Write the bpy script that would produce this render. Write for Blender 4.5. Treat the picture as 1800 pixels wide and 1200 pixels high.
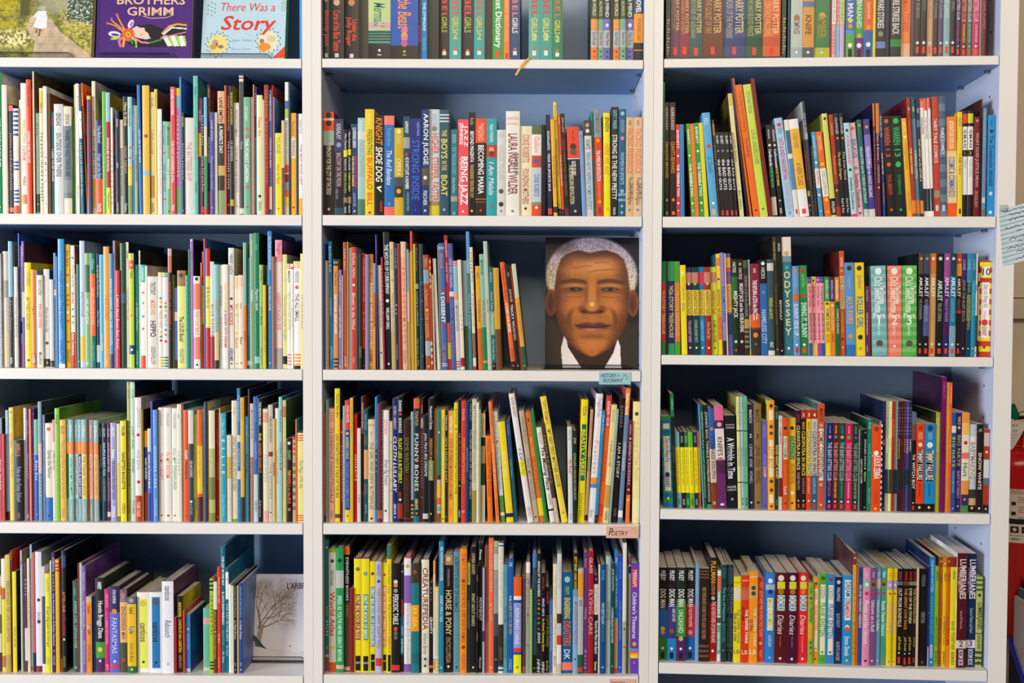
import bpy, math, random
import numpy as np
from mathutils import Vector, Matrix, Euler

for o in list(bpy.data.objects):
    bpy.data.objects.remove(o, do_unlink=True)
sc = bpy.context.scene
col = sc.collection
R = math.radians

# ------------------------------------------------------------------ camera
S = 1.136e-3            # metres per photo pixel on the bookcase fronts
FPX = 1800.0            # focal length in pixels of the 1800 px wide frame
D = FPX * S             # camera distance from the fronts
EYE = 1.45
PITCH = math.atan(59 / 1800)
ROLL = R(0.27)
VX, VY = 950.0, 600.0   # where the optical axis meets the picture
cam_d = bpy.data.cameras.new('camera')
cam = bpy.data.objects.new('camera', cam_d); col.objects.link(cam)
cam_d.sensor_width = 36.0; cam_d.lens = 36.0
cam_d.shift_x = -(VX - 900) / 1800
cam_d.clip_start = 0.05; cam_d.clip_end = 60
cam.location = (0, -D, EYE)
cam.rotation_euler = (Matrix.Rotation(R(90) - PITCH, 4, 'X') @ Matrix.Rotation(ROLL, 4, 'Z')).to_euler()
sc.camera = cam
CAM = Vector((0, -D, EYE))
CMAT = cam.rotation_euler.to_matrix()

# ------------------------------------------------------------------ light
w = bpy.data.worlds.new('room_light'); sc.world = w; w.use_nodes = True
bg = w.node_tree.nodes['Background']
bg.inputs[0].default_value = (0.30, 0.50, 0.92, 1); bg.inputs[1].default_value = 0.10

def area(name, loc, target, size, size_y, power, color):
    l = bpy.data.lights.new(name, 'AREA'); l.shape = 'RECTANGLE'; l.size = size; l.size_y = size_y
    l.energy = power; l.color = color
    o = bpy.data.objects.new(name, l); col.objects.link(o); o.location = loc
    o.rotation_euler = (Vector(target) - Vector(loc)).to_track_quat('-Z', 'Y').to_euler()
    return o
area('ceiling_lamp', (0.35, -2.9, 3.2), (0.15, 0, 1.15), 3.2, 1.0, 108, (1.0, 0.81, 0.60))
area('daylight_window', (-5.2, -3.5, 1.6), (0.3, 0.1, 1.5), 2.6, 2.2, 640, (0.83, 0.92, 1.0))

vs = sc.view_settings
vs.view_transform = 'Standard'; vs.look = 'None'; vs.gamma = 1.0; vs.use_curve_mapping = False
vs.exposure = -0.72
sc.cycles.max_bounces = 6; sc.cycles.diffuse_bounces = 3; sc.cycles.glossy_bounces = 2
sc.cycles.transmission_bounces = 6; sc.cycles.transparent_max_bounces = 8

# ------------------------------------------------------------------ helpers
def lin(c):
    return c / 12.92 if c <= 0.04045 else ((c + 0.055) / 1.055) ** 2.4
def hexrgb(h):
    if len(h) == 3: h = ''.join(c * 2 for c in h)
    return tuple(int(h[i:i + 2], 16) / 255 for i in (0, 2, 4))
def hexlin(h):
    return tuple(lin(c) for c in hexrgb(h))

class Frame:
    """Upright frame of one bookcase: x along its front, y into it, z up."""
    def __init__(self, x0, phi):
        self.o = Vector((x0, 0, 0)); self.phi = phi
        self.ex = Vector((math.cos(phi), -math.sin(phi), 0)); self.ey = Vector((math.sin(phi), math.cos(phi), 0))
    def pix(self, px, py, y=0.0):
        d = CMAT @ Vector(((px - VX) / FPX, (VY - py) / FPX, -1.0))
        t = ((self.o + self.ey * y - CAM).dot(self.ey)) / d.dot(self.ey)
        p = CAM + d * t - self.o
        return p.dot(self.ex), p.z
    def world(self, x, y, z):
        return self.o + self.ex * x + self.ey * y + Vector((0, 0, z))
    def place(self, ob, x, y, z):
        ob.location = self.world(x, y, z); ob.rotation_euler = (0, 0, -self.phi)
FM = Frame(0.0, 0.0)

def mesh_obj(name, verts, faces, mats, parent=None, colors=None, midx=None, smooth=False):
    me = bpy.data.meshes.new(name)
    me.from_pydata([tuple(v) for v in verts], [], faces)
    for m in (mats if isinstance(mats, (list, tuple)) else [mats]): me.materials.append(m)
    if midx is not None: me.polygons.foreach_set('material_index', midx)
    if colors is not None:
        at = me.color_attributes.new('Col', 'FLOAT_COLOR', 'POINT')
        a = np.ones((len(verts), 4), np.float32); a[:, :3] = colors
        at.data.foreach_set('color', a.ravel())
    if smooth: me.polygons.foreach_set('use_smooth', [True] * len(me.polygons))
    me.update()
    o = bpy.data.objects.new(name, me); col.objects.link(o)
    if parent: o.parent = parent
    return o

class MB:
    """collects boxes / tubes / lathes into one mesh"""
    def __init__(self): self.v = []; self.f = []
    def box(self, a, b):
        n = len(self.v); (x0, y0, z0), (x1, y1, z1) = a, b
        self.v += [(x0, y0, z0), (x1, y0, z0), (x1, y1, z0), (x0, y1, z0), (x0, y0, z1), (x1, y0, z1), (x1, y1, z1), (x0, y1, z1)]
        self.f += [tuple(n + i for i in q) for q in ((0, 3, 2, 1), (4, 5, 6, 7), (0, 1, 5, 4), (1, 2, 6, 5), (2, 3, 7, 6), (3, 0, 4, 7))]
        return self
    def tube(self, pts, r, seg=8):
        pts = [Vector(p) for p in pts]; n0 = len(self.v); N = len(pts)
        rr = r if isinstance(r, (list, tuple)) else [r] * N
        for i, p in enumerate(pts):
            t = (pts[min(i + 1, N - 1)] - pts[max(i - 1, 0)]).normalized()
            a = t.orthogonal().normalized() if i == 0 else (a - t * a.dot(t)).normalized()
            b = t.cross(a)
            for k in range(seg):
                an = 2 * math.pi * k / seg
                self.v.append(tuple(p + (a * math.cos(an) + b * math.sin(an)) * rr[i]))
        for i in range(N - 1):
            for k in range(seg):
                self.f.append((n0 + i * seg + k, n0 + i * seg + (k + 1) % seg, n0 + (i + 1) * seg + (k + 1) % seg, n0 + (i + 1) * seg + k))
        self.f.append(tuple(n0 + k for k in reversed(range(seg)))); self.f.append(tuple(n0 + (N - 1) * seg + k for k in range(seg)))
        return self
    def lathe(self, prof, seg=48, c=(0, 0)):
        n0 = len(self.v)
        for r, z in prof:
            for k in range(seg):
                an = 2 * math.pi * k / seg
                self.v.append((c[0] + r * math.cos(an), c[1] + r * math.sin(an), z))
        for i in range(len(prof) - 1):
            for k in range(seg):
                self.f.append((n0 + i * seg + k, n0 + i * seg + (k + 1) % seg, n0 + (i + 1) * seg + (k + 1) % seg, n0 + (i + 1) * seg + k))
        return self
    def prism(self, poly, y0, y1):
        """polygon in x,z extruded in y"""
        n = len(self.v); k = len(poly)
        self.v += [(x, y0, z) for x, z in poly] + [(x, y1, z) for x, z in poly]
        self.f += [tuple(range(n, n + k)), tuple(reversed(range(n + k, n + 2 * k)))]
        self.f += [(n + i, n + k + i, n + k + (i + 1) % k, n + (i + 1) % k) for i in range(k)]
        return self
    def build(self, name, mat, parent=None, bevel=0, smooth=False):
        o = mesh_obj(name, self.v, self.f, mat, parent, smooth=smooth)
        if bevel:
            m = o.modifiers.new('edge', 'BEVEL'); m.width = bevel; m.segments = 2; m.limit_method = 'ANGLE'
        return o

def tag(o, label=None, cat=None, group=None, kind=None):
    if label: o['label'] = label
    if cat: o['category'] = cat
    if group: o['group'] = group
    if kind: o['kind'] = kind
    return o
def empty(name):
    o = bpy.data.objects.new(name, None); col.objects.link(o); o.empty_display_size = 0.02
    return o

# ------------------------------------------------------------------ materials
def mat(name, rgb=None, rough=0.5, attr=False, noise=0.0, nscale=40, bump=0.0, metal=0.0, spec=0.5, art=False, stretch=None):
    m = bpy.data.materials.new(name); m.use_nodes = True
    nt = m.node_tree; b = nt.nodes['Principled BSDF']
    b.inputs['Roughness'].default_value = rough; b.inputs['Metallic'].default_value = metal
    b.inputs['Specular IOR Level'].default_value = spec
    src = None
    if attr:
        a = nt.nodes.new('ShaderNodeAttribute'); a.attribute_name = 'Col'; src = a.outputs['Color']
    else:
        c = nt.nodes.new('ShaderNodeRGB'); c.outputs[0].default_value = (*rgb, 1); src = c.outputs[0]
    tc = nt.nodes.new('ShaderNodeTexCoord'); mp = nt.nodes.new('ShaderNodeMapping')
    nt.links.new(tc.outputs['Object'], mp.inputs[0])
    if stretch: mp.inputs['Scale'].default_value = stretch
    if noise or bump:
        n = nt.nodes.new('ShaderNodeTexNoise'); n.inputs['Scale'].default_value = nscale; n.inputs['Detail'].default_value = 4
        nt.links.new(mp.outputs[0], n.inputs['Vector'])
    if noise:
        h = nt.nodes.new('ShaderNodeHueSaturation')
        mr = nt.nodes.new('ShaderNodeMapRange'); mr.inputs[3].default_value = 1 - noise; mr.inputs[4].default_value = 1 + noise
        nt.links.new(n.outputs[0], mr.inputs[0]); nt.links.new(mr.outputs[0], h.inputs['Value']); nt.links.new(src, h.inputs['Color'])
        src = h.outputs[0]
    if art:      # printed picture: blotches of neighbouring hues
        oi = nt.nodes.new('ShaderNodeObjectInfo')
        n2 = nt.nodes.new('ShaderNodeTexNoise'); n2.noise_dimensions = '4D'; n2.inputs['Scale'].default_value = 14; n2.inputs['Detail'].default_value = 3
        mw = nt.nodes.new('ShaderNodeMath'); mw.operation = 'MULTIPLY'; mw.inputs[1].default_value = 50
        nt.links.new(oi.outputs['Random'], mw.inputs[0]); nt.links.new(mw.outputs[0], n2.inputs['W'])
        nt.links.new(tc.outputs['Object'], n2.inputs['Vector'])
        h2 = nt.nodes.new('ShaderNodeHueSaturation')
        r1 = nt.nodes.new('ShaderNodeMapRange'); r1.inputs[1].default_value = 0.3; r1.inputs[2].default_value = 0.7; r1.inputs[3].default_value = 0.42; r1.inputs[4].default_value = 0.58
        r2 = nt.nodes.new('ShaderNodeMapRange'); r2.inputs[1].default_value = 0.35; r2.inputs[2].default_value = 0.65; r2.inputs[3].default_value = 0.45; r2.inputs[4].default_value = 1.35
        nt.links.new(n2.outputs[1], r1.inputs[0]); nt.links.new(n2.outputs[0], r2.inputs[0])
        nt.links.new(r1.outputs[0], h2.inputs['Hue']); nt.links.new(r2.outputs[0], h2.inputs['Value']); nt.links.new(src, h2.inputs['Color'])
        src = h2.outputs[0]
    if bump:
        bp = nt.nodes.new('ShaderNodeBump'); bp.inputs['Strength'].default_value = bump; bp.inputs['Distance'].default_value = 0.002
        nt.links.new(n.outputs[0], bp.inputs['Height']); nt.links.new(bp.outputs[0], b.inputs['Normal'])
    nt.links.new(src, b.inputs['Base Color'])
    return m
M = dict(
    white=mat('white_melamine', hexlin('efeae3'), 0.42, noise=0.015, nscale=9),
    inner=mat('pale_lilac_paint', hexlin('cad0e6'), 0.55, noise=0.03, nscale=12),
    backL=mat('back_blue_shaded', hexlin('8199b8'), 0.6, noise=0.06, nscale=260),  # back panel colour darkened to hold the shade in this bay
    backM=mat('back_blue_lit', hexlin('c2daf6'), 0.6, noise=0.06, nscale=260),  # back panel colour lightened to hold the daylight in the middle bay
    backR=mat('back_grey_blue_shaded', hexlin('76869e'), 0.6, noise=0.06, nscale=260),  # back panel colour greyed and darkened for the shade in this bay
    under=mat('underside_shade_blue', hexlin('7fa8de'), 0.5, noise=0.04, nscale=14),  # bluish shade below the white shelves, put into the colour
    cover=mat('book_cover', rough=0.36, attr=True, noise=0.05, nscale=60),
    art=mat('book_cover_art', rough=0.4, attr=True, art=True),
    print=mat('book_print', rough=0.42, attr=True),
    pages=mat('page_edges', hexlin('e4dccb'), 0.85, noise=0.28, nscale=30, stretch=(60, 0.3, 0.3)),
    wall=mat('cream_wall_paint', hexlin('e8dac0'), 0.6, noise=0.02, nscale=6),
    floor=mat('floor_boards', hexlin('8a6f54'), 0.5, noise=0.15, nscale=5),
    steel=mat('zinc_pin', hexlin('8d8f94'), 0.35, metal=0.9),
    hole=mat('drilled_hole', hexlin('3a3226'), 0.9),
    black=mat('black_plastic', hexlin('161617'), 0.4),
    red=mat('red_enamel', hexlin('c01712'), 0.22, noise=0.02, nscale=20),
    blue=mat('blue_plastic', hexlin('1f35d8'), 0.3),
    navy=mat('dark_bin_plastic', hexlin('12163a'), 0.5),
    green=mat('green_plastic', hexlin('0f6a4c'), 0.35),
    paper=mat('white_paper', hexlin('e6e0dc'), 0.7, noise=0.03, nscale=20),
    bluecard=mat('blue_index_card', hexlin('9fd0d8'), 0.75, noise=0.02),
    pinkcard=mat('pink_index_card', hexlin('f0b8a8'), 0.75, noise=0.02),
    greycard=mat('pale_blue_note_paper', hexlin('c3d3d6'), 0.75, noise=0.03),
    ribbon=mat('yellow_satin', hexlin('f0a810'), 0.35),
    brass=mat('brass', hexlin('8a7440'), 0.3, metal=0.9),
)
def clear_mat():
    m = bpy.data.materials.new('clear_acrylic'); m.use_nodes = True
    b = m.node_tree.nodes['Principled BSDF']
    b.inputs['Base Color'].default_value = (0.93, 0.95, 0.97, 1); b.inputs['Roughness'].default_value = 0.05
    b.inputs['Transmission Weight'].default_value = 1.0; b.inputs['IOR'].default_value = 1.2
    return m
M['acrylic'] = clear_mat()

# ------------------------------------------------------------------ lettering
GLY = {}
def glyph(ch, bold):
    k = (ch, bold)
    if k in GLY: return GLY[k]
    def ev(body):
        cu = bpy.data.curves.new('glyph', 'FONT'); cu.body = body; cu.resolution_u = 2; cu.fill_mode = 'FRONT'
        cu.offset = 0.015 if bold else 0.0
        ob = bpy.data.objects.new('glyph', cu)
        me = ob.to_mesh()
        me.calc_loop_triangles()
        v = np.array([x.co[:2] for x in me.vertices], float).reshape(-1, 2)
        t = [tuple(x.vertices) for x in me.loop_triangles]
        ob.to_mesh_clear(); bpy.data.objects.remove(ob); bpy.data.curves.remove(cu)
        return v, t
    v, t = ev(ch)
    a, _ = ev('H' + ch + 'H'); b_, _ = ev('HH')
    adv = (a[:, 0].max() - a[:, 0].min()) - (b_[:, 0].max() - b_[:, 0].min())
    GLY[k] = (v, t, adv)
    return GLY[k]
CAP = [None]
def layout(text, bold=False, italic=False):
    """text in units of cap height: list of (verts, tris), total width"""
    if CAP[0] is None:
        v, _, _ = glyph('H', False); CAP[0] = v[:, 1].max()
    cap = CAP[0]; x = 0.0; out = []
    for ch in text:
        if ch == '•': ch = '.'
        v, t, adv = glyph(ch, bold)
        if len(v):
            q = v.copy(); q[:, 0] += x
            if italic: q[:, 0] += 0.22 * q[:, 1]
            out.append((q / cap, t, x / cap))
        x += adv
    return out, max(x / cap, 1e-3)

class Print:
    """flat print: coloured vertices and faces in x,z with a lift off the surface"""
    def __init__(self, bend=None): self.v = []; self.f = []; self.c = []; self.bend = bend
    def add(self, xz, faces, rgb, lift, follow=False):
        n = len(self.v); bd = self.bend
        if bd is None: self.v += [(p[0], -lift, p[1]) for p in xz]
        elif follow: self.v += [(p[0], bd(p[0]) - lift, p[1]) for p in xz]
        else:       # a letter or mark stays flat on the foremost line of the spine it covers
            x0 = min(p[0] for p in xz); x1 = max(p[0] for p in xz)
            y = min(bd(x0), bd(x1), bd((x0 + x1) / 2)) - lift
            self.v += [(p[0], y, p[1]) for p in xz]
        self.c += [rgb] * len(xz)
        self.f += [tuple(n + i for i in f) for f in faces]
    def rect(self, x0, x1, z0, z1, rgb, lift, nx=1):
        xs = np.linspace(x0, x1, nx + 1)
        self.add([(x, z0) for x in xs] + [(x, z1) for x in xs], [(i, i + 1, nx + 2 + i, nx + 1 + i) for i in range(nx)], rgb, lift, True)
    def disc(self, x, z, rx, rz, rgb, lift, seg=12):
        self.add([(x + rx * math.cos(6.2832 * k / seg), z + rz * math.sin(6.2832 * k / seg)) for k in range(seg)], [tuple(range(seg))], rgb, lift)
    def poly(self, pts, rgb, lift):
        self.add(pts, [tuple(range(len(pts)))], rgb, lift)
    def stroke(self, pts, wd, rgb, lift):
        for i in range(len(pts) - 1):
            (x0, z0), (x1, z1) = pts[i], pts[i + 1]
            L = math.hypot(x1 - x0, z1 - z0) or 1e-9; nx, nz = -(z1 - z0) / L, (x1 - x0) / L
            w0 = wd[i] if isinstance(wd, list) else wd; w1 = wd[i + 1] if isinstance(wd, list) else wd
            self.add([(x0 - nx * w0 / 2, z0 - nz * w0 / 2), (x1 - nx * w1 / 2, z1 - nz * w1 / 2), (x1 + nx * w1 / 2, z1 + nz * w1 / 2), (x0 + nx * w0 / 2, z0 + nz * w0 / 2)], [(0, 1, 2, 3)], rgb, lift)
    def text(self, s, x, z, h, rgb, lift, width=None, center=False, bold=False, italic=False, smax=1.5):
        """horizontal lettering with its baseline at z and cap height h"""
        out, W = layout(s, bold, italic); sx = h
        if width: sx = min(width / W, h * smax)
        x0 = x - W * sx / 2 if center else x
        for q, t, _ in out: self.add([(x0 + a * sx, z + b * h) for a, b in q], t, rgb, lift)
    def build(self, name, parent, material=None, wrap=None):
        if not self.v: return None
        v = self.v if wrap is None else [wrap(*p) for p in self.v]
        return mesh_obj(name, v, self.f, material or M['print'], parent, colors=np.array(self.c, np.float32))
# ------------------------------------------------------------------ bookcases
DEPTH = 0.245
XL0, _ = FM.pix(-60, 640); XLM0, _ = FM.pix(532.8, 640); XLM1, _ = FM.pix(565.5, 640)
XMR0, _ = FM.pix(1128.5, 640); XMR1, _ = FM.pix(1161, 640)
PHI = R(3.4)
FR = Frame((XMR0 + XMR1) / 2, PHI)          # the third unit stands slightly turned
XR0, _ = FR.pix(1161, 640); XR1, _ = FR.pix(1748, 640); XR2, _ = FR.pix(1779, 640)
mid1 = (XLM0 + XLM1) / 2; mid2 = (XMR0 + XMR1) / 2
BAY = dict(
    L=dict(fr=FM, x0=XL0, x1=XLM0, o0=XL0 - 0.019, o1=mid1 - 0.0002, cx=300, sh=[(102, 118.5), (376.5, 395), (648, 667), (919, 938), (1187, 1206)]),
    M=dict(fr=FM, x0=XLM1, x1=XMR0, o0=mid1 + 0.0002, o1=mid2 - 0.0002, cx=848, sh=[(104, 119.5), (379, 397), (651, 669), (921, 940), (1187, 1206)]),
    R=dict(fr=FR, x0=XR0, x1=XR1, o0=0.0002, o1=XR2, cx=1460, sh=[(100.5, 116), (380.5, 399.5), (626, 642.5), (899.5, 917), (1172, 1191)]),
)
TOPZ = 2.42
CASE = {'L': ('white bookcase full of thin picture books, one display shelf on top', 3),
        'M': ('white bookcase with portrait cover and handwritten shelf labels', 0),
        'R': ('white bookcase of comics standing beside the red extinguisher', 0)}
hole_me = None
for key, b in BAY.items():
    fr = b['fr']; root = empty('bookcase'); fr.place(root, 0, 0, 0)
    tag(root, CASE[key][0], 'bookcase', 'three bookcases side by side')
    for xa, xb in ((b['o0'], b['x0']), (b['x1'], b['o1'])):
        MB().box((xa, 0, 0), (xb, DEPTH + 0.006, TOPZ)).build('upright', M['white'], root)
        # painted inner lining of the compartment side
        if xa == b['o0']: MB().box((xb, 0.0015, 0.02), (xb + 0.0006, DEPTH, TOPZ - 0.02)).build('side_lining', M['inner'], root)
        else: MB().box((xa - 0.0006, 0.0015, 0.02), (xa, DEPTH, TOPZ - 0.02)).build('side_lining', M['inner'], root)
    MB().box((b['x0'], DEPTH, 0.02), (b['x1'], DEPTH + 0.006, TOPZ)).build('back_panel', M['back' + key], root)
    zs = []
    for yt, yb in b['sh']:
        zs.append((fr.pix(b['cx'], yt)[1], fr.pix(b['cx'], yb)[1]))
    b['z'] = [a for a, _ in zs]; b['zb'] = [c for _, c in zs]
    th = 0.0205
    allz = [(zs[0][0] + 0.325, zs[0][0] + 0.3045)] + zs + [(zs[-1][0] - 0.31, zs[-1][0] - 0.3305), (0.10, 0.0795)]
    for i, (zt, zb) in enumerate(allz):
        s = MB().box((b['x0'] + 0.0022, 0.0005, zb), (b['x1'] - 0.0022, DEPTH - 0.001, zt)).build('shelf', M['white'], root, bevel=0.0008)
        MB().box((b['x0'] + 0.0024, 0.0012, zb - 0.0006), (b['x1'] - 0.0024, DEPTH - 0.0015, zb - 0.0001)).build('underside_shade', M['under'], s)  # added thin sheet that carries the shade colour under the shelf
        for xx, sg in ((b['x0'] + 0.0006, 1), (b['x1'] - 0.0006, -1)):
            for yy in (0.045, 0.195):
                MB().box((min(xx, xx + sg * 0.011), yy, zb - 0.006), (max(xx, xx + sg * 0.011), yy + 0.008, zb - 0.0007)).build('shelf_pin', M['steel'], s, bevel=0.001)
    MB().box((b['o0'], 0.0, TOPZ), (b['o1'], DEPTH + 0.006, TOPZ + 0.02)).build('top_board', M['white'], root)
    MB().box((b['x0'], 0.03, 0.0), (b['x1'], 0.045, 0.08)).build('toe_kick', M['white'], root)
    # rows of drilled pin holes in the compartment sides
    if hole_me is None:
        pts = [(0, 0.0026 * math.cos(6.2832 * k / 10), 0.0026 * math.sin(6.2832 * k / 10)) for k in range(10)]
        hole_me = bpy.data.meshes.new('pin_hole')
        hole_me.from_pydata([(0.0004, y, z) for _, y, z in pts] + [(-0.0004, y, z) for _, y, z in pts], [],
                            [tuple(range(10)), tuple(reversed(range(10, 20)))] + [(k, 10 + k, 10 + (k + 1) % 10, (k + 1) % 10) for k in range(10)])
        hole_me.materials.append(M['hole'])
    if key != 'L':
        zmin, zmax = b['z'][-1], b['z'][0] + 0.15; k = 0
        zz = zmin + 0.05
        while zz < zmax:
            for yy in (0.05, 0.2):
                h = bpy.data.objects.new('pin_hole', hole_me); col.objects.link(h); h.parent = root
                h.location = (b['x1'] - 0.0005, yy, zz)
            zz += 0.064

# ------------------------------------------------------------------ the room
xw, _ = FR.pix(1784, 640)
def struct(o): o['kind'] = 'structure'; return o
struct(MB().box((-3.4, 0.30, 0), (3.6, 0.36, 2.9)).build('wall_back', M['wall']))
struct(MB().box((-3.4, -5.0, -0.05), (3.6, 0.36, 0)).build('floor', M['floor']))
# cream wall boards with a ledge beside the last bookcase
WY = 0.27
def wpx(px, py, y): return FM.pix(px, py, y)
wx = FR.world(XR2, 0, 0).x + 0.004
zl = wpx(1790, 523, WY - 0.012)[1]; zl2 = wpx(1790, 560, WY - 0.012)[1]
struct(MB().box((wx, WY, zl), (wx + 1.2, 0.2995, 2.88)).build('trim_1', M['wall'], bevel=0.001))
struct(MB().box((wx, WY - 0.012, zl2), (wx + 1.2, 0.2995, zl - 0.002)).build('trim_2', M['wall'], bevel=0.0015))
struct(MB().box((wx, WY + 0.006, 0.0), (wx + 1.2, 0.2995, zl2 - 0.0005)).build('trim_3', M['wall']))
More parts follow.
